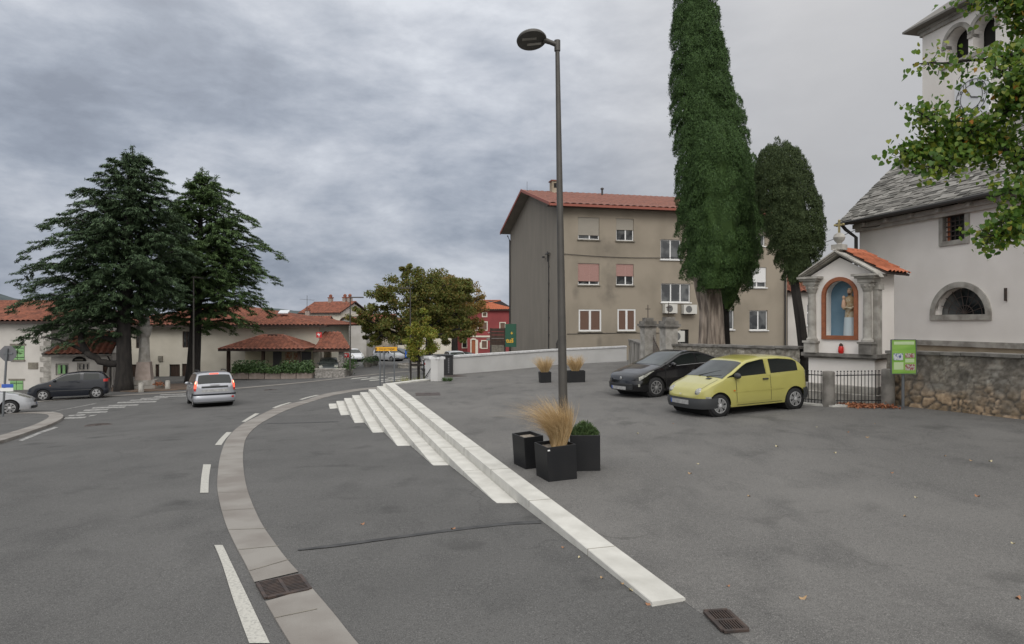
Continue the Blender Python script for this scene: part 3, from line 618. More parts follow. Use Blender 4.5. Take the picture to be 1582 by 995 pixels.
# service cable and bracket on the gable
k = MB(); gy = 2.0; k.tube([(-.05, gy, .2), (-.05, gy, 7.3)], .03)
for z in np.arange(.8, 7.2, 1.15): k.box((-.07, gy-.08, z), (.06, .2, .05))
k.box((-.12, gy, 7.4), (.12, .8, .06)); k.box((-.12, gy, 7.2), (.06, .06, .7)); k.box((-.15, gy+.9, 7.25), (.14, .2, .12)); k.build('cable_bracket', M['gutterm'], ab)
# soot patches and cable along the facade, kept as real stains
k = MB(); z1 = aw(900, 516)[1]; k.tube([(.6, -.02, z1), (4.6, -.02, z1+.06), (9, -.02, z1+.02)], .018, 5)
ca_, cb_ = aw(866, 392), aw(1052, 398)
k.tube([(ca_[0]+(cb_[0]-ca_[0])*i/12, -.05, ca_[1]+(cb_[1]-ca_[1])*i/12-.12*math.sin(math.pi*i/12)) for i in range(13)], .018, 5); k.build('facade_cable', M['gutterm'], ab)
# air conditioners on the wall
def aircon(x, z, w_, h_, d_, label, z0=None):
    t = thing('air_conditioner', label, 'air conditioner', (0, 0, 0)); t.parent = None
    mw = Matrix.Translation(Vector((AC[0], AC[1], -.3))) @ Matrix.Rotation(ang, 4, 'Z'); p = mw @ Vector((x, 0, z)); t.location = p; t.rotation_euler.z = ang
    b = MB(); b.bb(-w_/2, w_/2, -d_-.06, -.06, 0, h_); b.build('casing', M['acwhite'], t)
    g = MB(); g.lathe([(.02, -.012), (h_*.36, -.012), (h_*.38, 0)], 20, c=(-w_*.12, -d_-.06, h_/2), axis='y'); g.build('fan_grille', M['acgrille'], t)
    [MB().bb(s-.02, s+.02, -d_, 0, -.05, 0).build('bracket', M['gutterm'], t) for s in (-w_*.38, w_*.38)]; return t
a = pr(1023, 470, 1042, 484); aircon((a[0]+a[1])/2, a[2], a[1]-a[0], a[3]-a[2], .38, 'white air conditioner under the stair window, left of the pair on the flats')
a = pr(1052, 471, 1072, 485); aircon((a[0]+a[1])/2, a[2], a[1]-a[0], a[3]-a[2], .38, 'white air conditioner under the stair window, right of the pair nearest the cypress trunk')
a = pr(1033, 511, 1053, 528); aircon((a[0]+a[1])/2, a[2], a[1]-a[0], a[3]-a[2], .4, 'larger lower air conditioner unit beside the dark door behind the gate pillars')
# advertising signs on the gable corner
t = thing('shop_sign', 'dark green box sign with gold letters and star at the far corner of the flats', 'shop sign', P(788, 519, 44.5), math.radians(-6))
z = P(786, 500.5, 44.5)[2]-t.location.z; zb_ = P(786, 536, 44.5)[2]-t.location.z; wd = .62
k = MB(); k.bb(-wd/2, wd/2, -.12, .12, zb_, z); k.build('panel', M['greensign'], t)
k = MB(); k.bb(wd/2+.001, wd/2+.1, -.12, .12, zb_, z); k.build('side_face', M['greensign'], t)
text_mesh('lettering', 'tu\u0161', .42, M['gold'], t, (0, -.13, zb_+.42), (math.radians(90), 0, 0), .008, sx=.95, bold=.012)
k = MB(); pts = [((.11 if i % 2 == 0 else .04)*math.sin(math.pi*i/4)+.13, (.13 if i % 2 == 0 else .045)*math.cos(math.pi*i/4)+zb_+.92) for i in range(8)]
k.plate(pts[::-1], -.135, -.125); k.build('star', M['gold'], t)
k = MB(); k.bb(-.05, .05, .12, .5, 0, .08); k.build('bracket', M['gutterm'], t)
t = thing('information_cabinet', 'brown slatted board on dark posts left of the green shop sign', 'notice board', P(769, 522, 47), 0)
k = MB()
for i in range(5): k.bb(-.55, .55, -.05, .05, -.5+i*.24, -.29+i*.24)
k.build('board', M['darkwood'], t); k = MB(); k.tube([(.5, .1, .7), (.5, .1, -2.9)], .06); k.tube([(-.5, .1, .7), (-.5, .1, -2.9)], .06); k.build('post', M['gutterm'], t)
# ---------------------------------------------------------------- low white wall, pier, cabinet, old wall, gate pillars
def wall_run(mb, cp, pts, th, h, gz, cop=None, over=.05):
    """straight wall sections through ground points; thickness to the far (left-hand) side"""
    for a, b in zip(pts[:-1], pts[1:]):
        a, b = Vector((*a[:2], 0)), Vector((*b[:2], 0)); d = (b-a).normalized(); n = Vector((-d.y, d.x, 0))*th
        za, zb = gz(a.x, a.y), gz(b.x, b.y)
        q = [a, b, b+n, a+n]; z = [za, zb, zb, za]
        vs = [(p.x, p.y, zz_-1.2) for p, zz_ in zip(q, z)]+[(p.x, p.y, zz_+h) for p, zz_ in zip(q, z)]
        fs = [(3, 2, 1, 0), (4, 5, 6, 7), (0, 1, 5, 4), (1, 2, 6, 5), (2, 3, 7, 6), (3, 0, 4, 7)]
        mb.add(vs, fs)
        if cop:
            o_ = n.normalized()*over; q = [a-o_, b-o_, b+n+o_, a+n+o_]
            cp.add([(p.x, p.y, zz_+h+.001) for p, zz_ in zip(q, z)]+[(p.x, p.y, zz_+h+cop) for p, zz_ in zip(q, z)], fs)
t = thing('garden_wall', 'long low white rendered wall with pale coping below the block of flats', 'wall', (0, 0, 0))
mb, cp = MB(), MB(); wall_run(mb, cp, [w1, w2, w3], .28, .80, zt, .09); mb.build('wall_body', M['wallwhite'], t); cp.build('coping', M['coping'], t)
# pier with sloping handrail beside the side stairs
pb = Vector(T(676, 589)); pa = Vector(T(657, 586)); t = thing('stair_pier', 'short white rendered wall with coping and black handrail at the corner of the square', 'wall', (0, 0, 0))
mb, cp = MB(), MB(); q = pb+Vector((.10, .6, 0)); wall_run(mb, cp, [pa, pb, q], .3, .92, lambda x, y: 0, .1, .07); mb.build('wall_body', M['wallwhite'], t); cp.build('coping', M['coping'], t)
d = (pb-pa).normalized(); n = Vector((d.y, -d.x, 0)); ln = (pb-pa).length
k = MB(); a = pa+d*(ln*.05)+n*.06+Vector((0, 0, .06)); b = pa+d*(ln*.80)+n*.06+Vector((0, 0, .72)); k.tube([a, b], .02)
for s in (.2, .9): p = a.lerp(b, s); k.tube([p, p-n*.06-Vector((0, 0, .05))], .012)
k.build('handrail', M['black'], t)
ca = Vector(T(683, 580)); cb = Vector(T(698, 579)); t = thing('utility_cabinet', 'tall black utility cabinet between the stair pier and the low white wall', 'cabinet', ((ca.x+cb.x)/2, ca.y+.35, 0), .05)
wd = (cb.x-ca.x)+.12
k = MB(); k.bb(-wd/2, wd/2, -.25, .25, 0, .90); k.build('body', M['black'], t); k = MB(); k.bb(-wd/2-.5, wd/2+.02, -.3, .3, .9, .95); k.build('lid', M['black'], t)
k = MB()
for i in range(9): k.bb(wd*.08, wd*.19, -.256, -.251, .1+i*.08, .155+i*.08)
k.build('pale_lettering', M['signback'], t)
# the old stained wing wall and the two gate pillars
gpl = P(1001, 560, 28.5); gpr = P(1033, 560, 25.4)
def pillar(p, zb, ztop, w_, rz, label, cross):
    t = thing('gate_pillar', label, 'gate pillar', (p[0], p[1], zb), rz); h = ztop-zb
    k = MB(); k.bb(-w_/2, w_/2, -w_/2, w_/2, 0, h-.42); k.build('shaft', M['stone'], t)
    k = MB()
    for a, z0, z1 in ((.58, h-.42, h-.36), (.68, h-.36, h-.26), (.55, h-.26, h-.14), (.36, h-.14, h)): k.bb(-a*w_/1.0, a*w_, -a*w_, a*w_, z0, z1)
    k.build('capital', M['stonedark'], t)
    k = MB(); k.tube([(0, 0, h), (0, 0, h+.55)], .016, 6); k.bb(-.11, .11, -.014, .014, h+.36, h+.39); k.build('cross', M['iron'], t); return t
zb_l, zb_r = zt(gpl[0]), zt(gpr[0])
pillar(gpl, zb_l, P(1001, 491, 28.5)[2], .50, .25, 'grey stone gate pillar with iron cross at the end of the old stained wall', True)
pillar(gpr, zb_r, P(1033, 490, 25.4)[2], .50, .25, 'grey stone gate pillar with iron cross where the light rubble wall begins', True)
t = thing('churchyard_gate', 'dark blue iron gate standing open between the two stone pillars', 'gate', (gpl[0]+.1, gpl[1]-.6, zb_l)); k = MB(); gd = Vector((gpr[0]-gpl[0], gpr[1]-gpl[1], 0)).normalized()
for i in range(9): p = gd*(i*.14); k.tube([(p.x, p.y, .05), (p.x, p.y, 1.75-.08*i)], .012, 5)
k.tube([(0, 0, 1.6), (gd*1.12)[:2]+(1.0,)], .018, 5); k.tube([(0, 0, .12), (gd*1.12)[:2]+(.12,)], .018, 5); k.build('bars', M['iron'], t)
k = MB(); p = gd*.56; k.box((p.x, p.y, .55), (1.1, .02, .75), rz=math.atan2(gd.y, gd.x)); k.build('panel', M['navycar'], t)
oa = Vector((P(971, 560, 35.2)[0], 35.2, 0)); ob = Vector((gpl[0]-.2, gpl[1]+.25, 0)); t = thing('old_wing_wall', 'short old wall of stained grey render left of the gate pillars', 'wall')
mb = MB(); cp = MB(); wall_run(mb, cp, [oa, ob], .4, 1.30, zt, .08, .03); mb.build('wall_body', M['oldwall'], t); cp.build('coping', M['stonedark'], t)

# ---------------------------------------------------------------- rubble stone wall
def worley(u, v, cell, seed):
    r = np.random.default_rng(seed); iu, iv = np.floor(u/cell).astype(int), np.floor(v/cell*1.5).astype(int); best = np.full(u.shape, 9.); sec = best.copy(); idn = np.zeros(u.shape, int)
    jit = r.random((400, 80, 2)); idt = r.random((400, 80))
    for du in (-1, 0, 1):
        for dv in (-1, 0, 1):
            a, b = (iu+du) % 400, (iv+dv) % 80; cu = (iu+du+.1+.8*jit[a, b, 0])*cell; cv = (iv+dv+.1+.8*jit[a, b, 1])*cell/1.5
            d = np.hypot(u-cu, (v-cv)*1.35); m = d < best; sec = np.where(m, best, np.minimum(sec, d)); idn = np.where(m, a*80+b, idn); best = np.where(m, d, best)
    return best/cell, (sec-best)/cell, idt.ravel()[idn]
def vnoise(u, v, sc, seed):
    r = np.random.default_rng(seed); g = r.random((64, 64)); x, y = u*sc, v*sc; i, j = np.floor(x).astype(int), np.floor(y).astype(int); fx, fy = x-i, y-j; fx = fx*fx*(3-2*fx); fy = fy*fy*(3-2*fy); q = lambda a, b: g[a % 64, b % 64]
    return (q(i, j)*(1-fx)+q(i+1, j)*fx)*(1-fy)+(q(i, j+1)*(1-fx)+q(i+1, j+1)*fx)*fy
def rubble_wall(name, label, pts, ht, th, lower_tan, light=1.0, seed=3):
    t = thing(name, label, 'stone wall'); cm = MB(); off = 0.0; Vs = []; Qs = []; Cs = []; nv = 0
    for a, b in zip(pts[:-1], pts[1:]):
        a, b = Vector((*a[:2], 0)), Vector((*b[:2], 0)); d = (b-a).normalized(); n = Vector((d.y, -d.x, 0)); ln = (b-a).length
        nu, nz = int(ln/.035), int((ht+.25)/.035); U, Z = np.meshgrid(np.linspace(0, ln, nu+1), np.linspace(-.25, ht, nz+1))
        wu = U+off+.16*(vnoise(U+off, Z, 3.1, 51)-.5)+.05*(vnoise(U+off, Z, 11, 52)-.5); wz = Z+3+.13*(vnoise(U+off, Z, 2.7, 53)-.5)+.04*(vnoise(U+off, Z, 12, 54)-.5)
        big = vnoise(U+off, Z, .9, 55) > .5; fa, ea, ra_ = worley(wu, wz, .36, seed); fb, eb, rb_ = worley(wu, wz, .19, seed+1); f1, edge, rid = np.where(big, fa, fb), np.where(big, ea, eb), np.where(big, ra_, rb_); e = np.clip(edge/.22, 0, 1); e = e*e*(3-2*e)
        low = vnoise(U+off, Z, 1.3, 5)*.55+vnoise(U+off, Z, 5, 6)*.2+.42-Z/ht*.95 if lower_tan else np.full(U.shape, 0.15)-.0*Z
        low = np.clip((low-.28)*4, 0, 1)
        mort = vnoise(U+off, Z, 5, 9)
        disp = (e*.055-.02)*(0.22+.7*low if lower_tan else .6)+.03*(vnoise(U+off, Z, 2.2, 8)-.5)+.012*vnoise(U+off, Z, 14, 4)
        c_st = np.stack([.22+.24*rid, .165+.17*rid, .105+.115*rid], -1); c_dk = np.stack([.10+.10*rid]*3, -1)*np.array([1, .96, .88]); patch = vnoise(U+off, Z, 3.5, 21)[..., None]
        c_up = c_dk*(.60+1.1*patch)*np.array([1.12, 1.04, .93])+.025; pal = np.clip((vnoise(U+off, Z, 5, 31)*.6+vnoise(U+off, Z, 13, 32)*.5-.60)*5, 0, 1)[..., None]; c_up = c_up*(1-pal*.6)+np.array([.33, .315, .28])*pal*.6
        if not lower_tan: c_up = np.stack([.21+.13*rid, .195+.12*rid, .165+.10*rid], -1)*(.7+.6*patch)
        c = c_up*(1-low[..., None])+c_st*low[..., None]*(.75+.6*patch); c_m = np.array([.24, .215, .18]) if not lower_tan else np.array([.15, .135, .115])
        c = c*(.62+.45*vnoise(U+off, Z, 21, 71)+.32*vnoise(U+off, Z, 9, 72))[..., None]; c = (c*e[..., None]+c_m*(1-e[..., None]))*light
        gz = np.array([zt(a.x+d.x*u) for u in np.linspace(0, ln, nu+1)])[None, :]
        X = a.x+d.x*U+n.x*disp; Y = a.y+d.y*U+n.y*disp; i, j = np.meshgrid(np.arange(nu), np.arange(nz)); q = (j*(nu+1)+i).ravel()+nv
        Vs.append(np.stack([X, Y, Z+gz], -1).reshape(-1, 3)); Qs.append(np.c_[q, q+1, q+nu+2, q+nu+1]); Cs.append(c.reshape(-1, 3)); nv += X.size; off += ln
        za, zb = zt(a.x), zt(b.x); k = n*-th
        cm.add([(a.x+k.x, a.y+k.y, za-.3), (b.x+k.x, b.y+k.y, zb-.3), (b.x+k.x, b.y+k.y, zb+ht), (a.x+k.x, a.y+k.y, za+ht)], [(3, 2, 1, 0)])
    npmesh('stonework', np.concatenate(Vs), np.concatenate(Qs), M['rubble'], t, smooth=True, cols=np.concatenate(Cs))
    cm.build('rear_face', M['stonedark'], t)
    c2 = MB(); r_ = random.Random(seed)
    for a, b in zip(pts[:-1], pts[1:]):
        a, b = Vector((*a[:2], 0)), Vector((*b[:2], 0)); d = (b-a).normalized(); n = Vector((d.y, -d.x, 0)); ln = (b-a).length; s = 0
        while s < ln-.05:
            l = min(r_.uniform(.5, 1.1), ln-s); p = a+d*(s+l/2)-n*(th/2-.03); c2.box((p.x, p.y, zt(p.x)+ht+.035+r_.uniform(-.008, .008)), (l-.012, th+.10, .075), rz=math.atan2(d.y, d.x)+r_.uniform(-.01, .01)); s += l
    c2.build('coping', M['stonedark'], t); return t
sw0, sw1 = Vector(T(1404, 628)), Vector(T(1582, 648)); dd = (sw1-sw0).normalized(); sw0b = sw0-dd*.62
rubble_wall('rubble_wall', 'tall dark rubble stone wall with tan stones at its foot below the white church', [sw0b, sw0, sw1, sw1+dd*6], 1.32, .5, True, 1.0)
lw1 = Vector((8.60, 19.9, 0)); lw0 = Vector((gpr[0]+.12, gpr[1]-.2, 0)); rubble_wall('rubble_wall', 'lighter grey rubble wall with stone coping behind the parked black and yellow cars', [lw0, lw1], 1.38, .45, False, 1.15, 5)
mb = MB(); mb.prism([(gpr[0]+.6, gpr[1]), (lw1.x+.55, lw1.y), (10.6, 19.2), (sw0.x+.45, sw0.y+.3), (sw1.x+.5, sw1.y+.2), (sw1.x+4, sw1.y-5), (30, 5), (34, 38), (12, 41), (8.5, 36)], -.2, .62); struct(mb.build('churchyard_ground', M['earth']))

# ---------------------------------------------------------------- wayside shrine
SU = Vector((.6, -.8, 0)); sang = math.atan2(SU.y, SU.x); SL, SR = P(1250, 545, 19.4), P(1349, 545, 17.95)
sc_ = Vector(((SL[0]+SR[0])/2, (SL[1]+SR[1])/2, 0)); SW = 1.82; zg = zt(sc_.x)
sh = thing('wayside_shrine', 'stone wayside shrine with columns, pediment and small orange tiled roof', 'shrine', (sc_.x, sc_.y, zg), sang)
def sz(py, Y=18.6): return H-(py-CY)/F*Y-zg
zl_, zc, za = sz(546), sz(429), sz(391); hw = SW/2; dp_ = 1.35
k = MB(); k.bb(-hw-.02, hw+.02, .02, dp_, 0, zl_-.10); k.build('pedestal', M['church'], sh)
k = MB(); k.bb(-hw-.25, hw+.25, -.45, dp_, -.1, .22); k.bb(-hw-.12, hw+.12, -.2, dp_-.1, .22, .42); k.build('plinth_steps', M['stone'], sh)
k = MB(); k.bb(-hw-.16, hw+.16, -.14, dp_+.05, zl_-.10, zl_); k.bb(-hw-.1, hw+.1, -.08, dp_, zl_-.15, zl_-.101); k.build('ledge', M['stonedark'], sh)
zn0, zns, nx0, nx1 = sz(521), sz(456), -.44, .44
hole = arch(nx0, nx1, zn0, zns, 16)
wall_panel('front_wall', M['church'], sh, [(-hw+.06, zl_), (hw-.06, zl_), (hw-.06, zc+.1), (0, za-.12), (-hw+.06, zc+.1)], [hole], reveal=.36)
k = MB(); k.bb(-hw+.06, -hw+.07, .001, dp_, zl_, zc+.1); k.bb(hw-.07, hw-.06, .001, dp_, zl_, zc+.1); k.bb(-hw+.07, hw-.07, dp_-.02, dp_, zl_, zc+.1); k.build('side_wall', M['church'], sh)
k = MB(); k.bb(nx0-.05, nx1+.05, .361, .38, zn0-.05, zns+.6); k.build('niche_back', M['blueback'], sh)
fr = arch(nx0-.07, nx1+.07, zn0-.07, zns, 16); bm_ = MB(); n_ = len(fr)
inn = arch(nx0+.035, nx1-.035, zn0+.045, zns, 16)
bm_.add([(x, -.05, z) for x, z in fr]+[(x, -.05, z) for x, z in inn]+[(x, .03, z) for x, z in fr]+[(x, .03, z) for x, z in inn],
        [(i, (i+1) % n_, n_+(i+1) % n_, n_+i) for i in range(n_)]+[(i, 2*n_+i, 2*n_+(i+1) % n_, (i+1) % n_) for i in range(n_)]+[(n_+i, n_+(i+1) % n_, 3*n_+(i+1) % n_, 3*n_+i) for i in range(n_)])
bm_.build('niche_frame', M['orangeframe'], sh)
for sx in (-1, 1):
    for j, off in enumerate((.20, .0)):
        x = sx*(hw-.13-(0 if j == 0 else 0)); 
        if j == 0:
            y = -.06; r = .115; zb0 = zl_+.34
            k = MB(); k.lathe([(r*1.35, 0), (r*1.35, .05), (r*1.05, .09), (r, .13), (r*.97, (zc-.42-zb0)*.5), (r*.85, zc-.42-zb0), (r*1.0, zc-.40-zb0), (r*1.15, zc-.33-zb0), (r*1.5, zc-.2-zb0)], 20, c=(x, y, zb0)); k.box((x, y, zc-.185), (.30, .30, .035))
            for q in range(8):
                a_ = q*math.pi/4; k.sphere((x+math.cos(a_)*r*1.25, y+math.sin(a_)*r*1.25, zc-.26), (.035, .035, .05), 8, 5)
            k.build('column', M['stone'], sh, smooth=True)
            k = MB(); k.bb(x-.17, x+.17, y-.15, .05, zl_+.001, zl_+.28); k.bb(x-.20, x+.20, y-.18, .05, zl_+.28, zl_+.34); k.build('column_base', M['stonedark' if sx > 0 else 'stone'], sh)
            k = MB(); k.bb(x-.19, x+.19, y-.17, .28, zc-.165, zc-.06); k.bb(x-.25, x+.25, y-.23, .33, zc-.06, zc+.0); k.bb(x-.31, x+.31, y-.29, .39, zc+.0, zc+.06); k.build('entablature', M['stone'], sh)
        else:
            k = MB(); px_ = sx*(hw-.02); k.bb(px_-.09, px_+.09, .08, .34, zl_+.001, zc-.2); k.bb(px_-.13, px_+.13, .06, .38, zc-.36, zc-.2); k.build('pilaster', M['stone'], sh)
# raking pediment mouldings
for sx in (-1, 1):
    a = Vector((sx*(hw+.2), 0, zc+.02)); b = Vector((0, 0, za)); d = (b-a).normalized(); n = Vector((-d.z*sx, 0, abs(d.x))); n = n if n.z > 0 else -n; k = MB()
    for y0, o0, o1 in ((-.30, .06, .13), (-.24, 0, .06), (-.15, -.07, 0)):
        p = [a+n*o0, b+n*o0, b+n*o1, a+n*o1]; p = [(v.x, v.z) for v in p]; p = p if sx < 0 else p[::-1]; k.plate(p, y0, .1)
    k.build('raking_cornice', M['stone'], sh)
for sx in (-1, 1):
    a = Vector((sx*(hw+.30), .10, zc+.09)); b = Vector((0, .10, za+.12)); d = (b-a)
    ln = d.length; dep = dp_-.1+.12
    if sx > 0: tile_roof(sh, 'roof', M['tilenew'], (a.x, .12, a.z), (0, 1, 0), (d.x, 0, d.z), dep, ln, amp=.055, pitch=.22, course=.34, step=.03, thick=.05)
    else: tile_roof(sh, 'roof', M['tilenew'], (a.x, dep+.12, a.z), (0, -1, 0), (d.x, 0, d.z), dep, ln, amp=.055, pitch=.22, course=.34, step=.03, thick=.05)
k = MB()
for i in range(5): k.lathe([(.10, 0), (.10, .26)], 12, c=(0, .14+i*.25, za+.09), axis='y')
k.build('ridge_tiles', M['tilenew'], sh)
fz = za+.12; k = MB(); k.bb(-.15, .15, -.2, .12, fz-.03, fz+.12); k.lathe([(.08, .12), (.06, .16), (.13, .24), (.16, .32), (.13, .40), (.05, .45)], 18, c=(0, -.04, fz)); k.build('ball_finial', M['stone'], sh, smooth=True)
k = MB(); zc0 = fz+.45; k.bb(-.025, .025, -.06, -.02, zc0, zc0+.34); k.bb(-.12, .12, -.059, -.021, zc0+.20, zc0+.25)
for p in ((-.12, .225), (.12, .225), (0, .34)): k.sphere((p[0], -.04, zc0+p[1]), .035, 8, 6)
k.build('cross', M['brass'], sh, smooth=True)
# painted figure inside the niche: one continuous robed body, with robe drape and child figure
sx0, sz0 = .20, zn0+.02; t = thing('saint_statue', 'painted robed statue holding a child inside the blue niche of the shrine', 'statue', (sc_+SU*sx0+Vector((SU.y, -SU.x, 0))*-.17)[:2]+(zg+sz0,), sang); sc = (sz(448)-sz0)/1.7
k = MB(); prof = [(.20, 0), (.22, .02), (.205, .3), (.185, .7), (.17, .95), (.19, 1.15), (.215, 1.32), (.19, 1.42), (.085, 1.47), (.06, 1.52), (.075, 1.55), (.098, 1.60), (.105, 1.66), (.095, 1.73), (.05, 1.78)]
vs_ = MB(); vs_.lathe([(r*sc, z*sc) for r, z in prof], 22, sy=.78)
vs_.v = [(x*(1+.10*math.sin(9*math.atan2(y, x))*max(0, 1-z/(1.1*sc))), y*(1+.10*math.sin(9*math.atan2(y, x))*max(0, 1-z/(1.1*sc)))-.0, z) for x, y, z in vs_.v]
vs_.build('body', M['robe'], t, smooth=True, angle=70)
k = MB(); k.lathe([(r*sc*1.03, z*sc) for r, z in prof[:4]], 22, sy=.8, c=(0, -.012, 0)); k.build('pale_robe', M['palerobe'], t, smooth=True)
k = MB(); k.sphere((0, -.035*sc, 1.64*sc), (.085*sc, .075*sc, .10*sc), 12, 8); k.sphere((0, -.112*sc, 1.635*sc), (.014*sc, .02*sc, .022*sc), 6, 5); k.build('face', M['skin'], t, smooth=True)
k = MB(); k.sphere((0, .012*sc, 1.68*sc), (.105*sc, .10*sc, .10*sc), 12, 8); k.sphere((0, -.08*sc, 1.555*sc), (.055*sc, .045*sc, .05*sc), 8, 6); k.build('hair', M['hair'], t, smooth=True)
for s in (-1, 1):
    k = MB(); k.tube([(s*.19*sc, 0, 1.36*sc), (s*.25*sc, -.04*sc, 1.12*sc), (s*.12*sc, -.20*sc, 1.02*sc), (s*.04*sc, -.22*sc, 1.05*sc)], [.062*sc, .06*sc, .05*sc, .03*sc], 10); k.sphere((s*.02*sc, -.23*sc, 1.06*sc), .035*sc, 8, 6); k.build('arm', M['robe'], t, smooth=True)
k = MB(); k.lathe([(.07*sc, 0), (.075*sc, .1*sc), (.055*sc, .26*sc), (.03*sc, .3*sc), (.05*sc, .34*sc), (.052*sc, .40*sc), (.02*sc, .44*sc)], 14, c=(-.14*sc, -.19*sc, 1.05*sc)); k.build('child_figure', M['skin'], t, smooth=True)
cpz = sc_+SU*(.06)+Vector((SU.y, -SU.x, 0))*.06
t = thing('grave_candle', 'red grave candle with dark lid on the ledge of the shrine', 'candle', (cpz.x, cpz.y, zg+zl_+.001)); k = MB(); k.lathe([(.055, 0), (.075, .04), (.07, .16), (.05, .20)], 14); k.build('glass', M['candle'], t, smooth=True); k = MB(); k.lathe([(.052, .20), (.05, .24), (.02, .28)], 12); k.build('lid', M['darkwood'], t)
# fence, bollards, litter
f0, f1, f2 = Vector(T(1232, 623)), Vector(T(1280, 627.5)), Vector(T(1372, 627))
k = MB(); k.prism([(f0.x-.1, f0.y-.22), (f1.x, f1.y-.22), (f2.x, f2.y-.18), (f2.x, f2.y+.06), (f1.x, f1.y+.1), (f0.x-.1, f0.y+.1)], 0, lambda x, y: zt(x)+.045); tag(k.build('kerb_stone', M['step']), 'pale kerb stone under the black iron fence of the shrine', 'kerb')
def fence(a, b, label, n):
    t = thing('iron_fence', label, 'fence', (a.x, a.y, zt(a.x))); d = b-a; d.z = zt(b.x)-zt(a.x); h = .90
    k = MB(); k.tube([(0, 0, h-.10), tuple(d+Vector((0, 0, h-.10)))], .014, 6); k.tube([(0, 0, .14), tuple(d+Vector((0, 0, .14)))], .014, 6); k.build('rail', M['black'], t)
    for i in range(n):
        p = d*((i+.5)/n); k = MB(); k.tube([(p.x, p.y, p.z+.05), (p.x, p.y, p.z+h-.03)], .010, 5); k.sphere((p.x, p.y, p.z+h), .022, 6, 5); k.build('bar', M['black'], t)
u_ = (f1-f0).normalized(); fence(f0, f1-u_*.16, 'black iron railings between the yellow car and the middle stone bollard', 8)
u_ = (f2-f1).normalized(); fence(f1+u_*.17, f2-u_*.17, 'black iron railings between the two stone bollards in front of the shrine', 13)
def bollard(p, r, h, label, group=None, m='stone'):
    o = MB().lathe([(r*1.02, 0), (r, .05), (r*.97, h-.05), (r*.90, h-.01), (r*.6, h)], 20).build('stone_bollard', M[m], smooth=True, loc=(p.x, p.y, p.z-.01), angle=50); tag(o, label, 'bollard', group)
bollard(f1, .155, .93, 'round grey stone bollard in the middle of the shrine railings', 'bollards by the shrine', 'stonedark'); bollard(f2, .16, .96, 'round grey stone bollard at the right end of the shrine railings beside the green board', 'bollards by the shrine', 'stonedark')
# green information board
ip = Vector(T(1396, 632.5)); t = thing('information_board', 'bright green information board with small photos on a grey post before the rubble wall', 'information board', ip, .12)
def iz(py): return H-(py-CY)/F*ip.y-ip.z
k = MB(); k.tube([(0, .02, 0), (0, .02, iz(528))], .036, 12); k.build('post', M['galv'], t)
bw = .30; b0, b1 = iz(577), iz(525); tl = .035
k = MB(); k.plate([(-bw-.06, b0), (bw+.0, b0-.02), (bw-.03, b1), (-bw-.05, b1)], -.055, -.03); k.build('panel', M['board'], t)
k = MB(); 
for x0, z0, x1, z1 in ((-bw-.075, b0-.012, bw+.015, b0+.004), (-bw-.065, b1-.004, bw-.015, b1+.012), (-bw-.075, b0, -bw-.052, b1), (bw-.012, b0, bw+.006, b1)): k.bb(x0, x1, -.06, -.028, z0, z1)
k.build('frame', M['galv'], t)
hgt = b1-b0
for nm, m_, x0, x1, a0, a1 in (('heading', 'boardpale', -.30, .24, .86, .95), ('photograph', 'photoblue', -.31, -.06, .40, .60), ('photograph', 'photored', 0, .25, .47, .60), ('photograph', 'photored', .0, .26, .10, .28), ('text_block', 'boardpale', -.30, -.05, .12, .34), ('text_block', 'boardpale', .0, .24, .33, .44)):
    k = MB(); k.bb(x0, x1, -.0585, -.0555, b0+hgt*a0, b0+hgt*a1); k.build(nm, M[m_], t)

# ---------------------------------------------------------------- church
CC = P(1328, 500, 24.0); CD = (.22, -.9755); cang = math.atan2(CD[1], CD[0]); cb = .5
chh = thing('parish_church', 'whitewashed church with stone slate roof behind the rubble wall', 'church', (CC[0], CC[1], cb), cang)
def cw(px, py): t_, z = on_wall(CC, CD, px, py); return t_, z-cb
CE = cw(1330, 345)[1]; CL = 15.0
l0, l1 = cw(1445, 488)[0], cw(1524, 488)[0]; lz = cw(1483, 486)[1]; lr = (l1-l0)/2; lc = (l0+l1)/2
lun = [(l0, lz), (l1, lz)]+[(lc+lr*math.cos(math.pi*i/20), lz+lr*math.sin(math.pi*i/20)*.93) for i in range(1, 20)]
x0, x1 = cw(1458, 345)[0], cw(1492, 345)[0]; wz0, wz1 = cw(1476, 371)[1], cw(1476, 325)[1]
x2, x3 = x0+6.0, x1+6.0; ln2 = [(x+6, z) for x, z in lun]
wall_panel('wall', M['church'], chh, [(0, 0), (CL, 0), (CL, CE), (0, CE)], [lun, rect(x0, x1, wz0, wz1), ln2, rect(x2, x3, wz0, wz1)], reveal=.3)
k = MB(); k.bb(.0, .01, .0, 6, 0, CE); k.bb(CL-.01, CL, 0, 6, 0, CE); k.bb(0, CL, 5.99, 6, 0, CE); k.build('side_wall', M['church'], chh)
k = MB(); k.bb(.05, CL-.05, .5, .52, .05, CE-.1); k.build('interior', M['dark'], chh)
bz = cw(1480, 527)[1]; k = MB(); k.bb(-.06, CL, -.07, -.003, -.6, bz-.16); k.build('base_course', M['churchbase'], chh); k = MB(); k.bb(-.09, CL, -.12, -.0035, bz-.16, bz); k.build('base_moulding', M['stone'], chh)
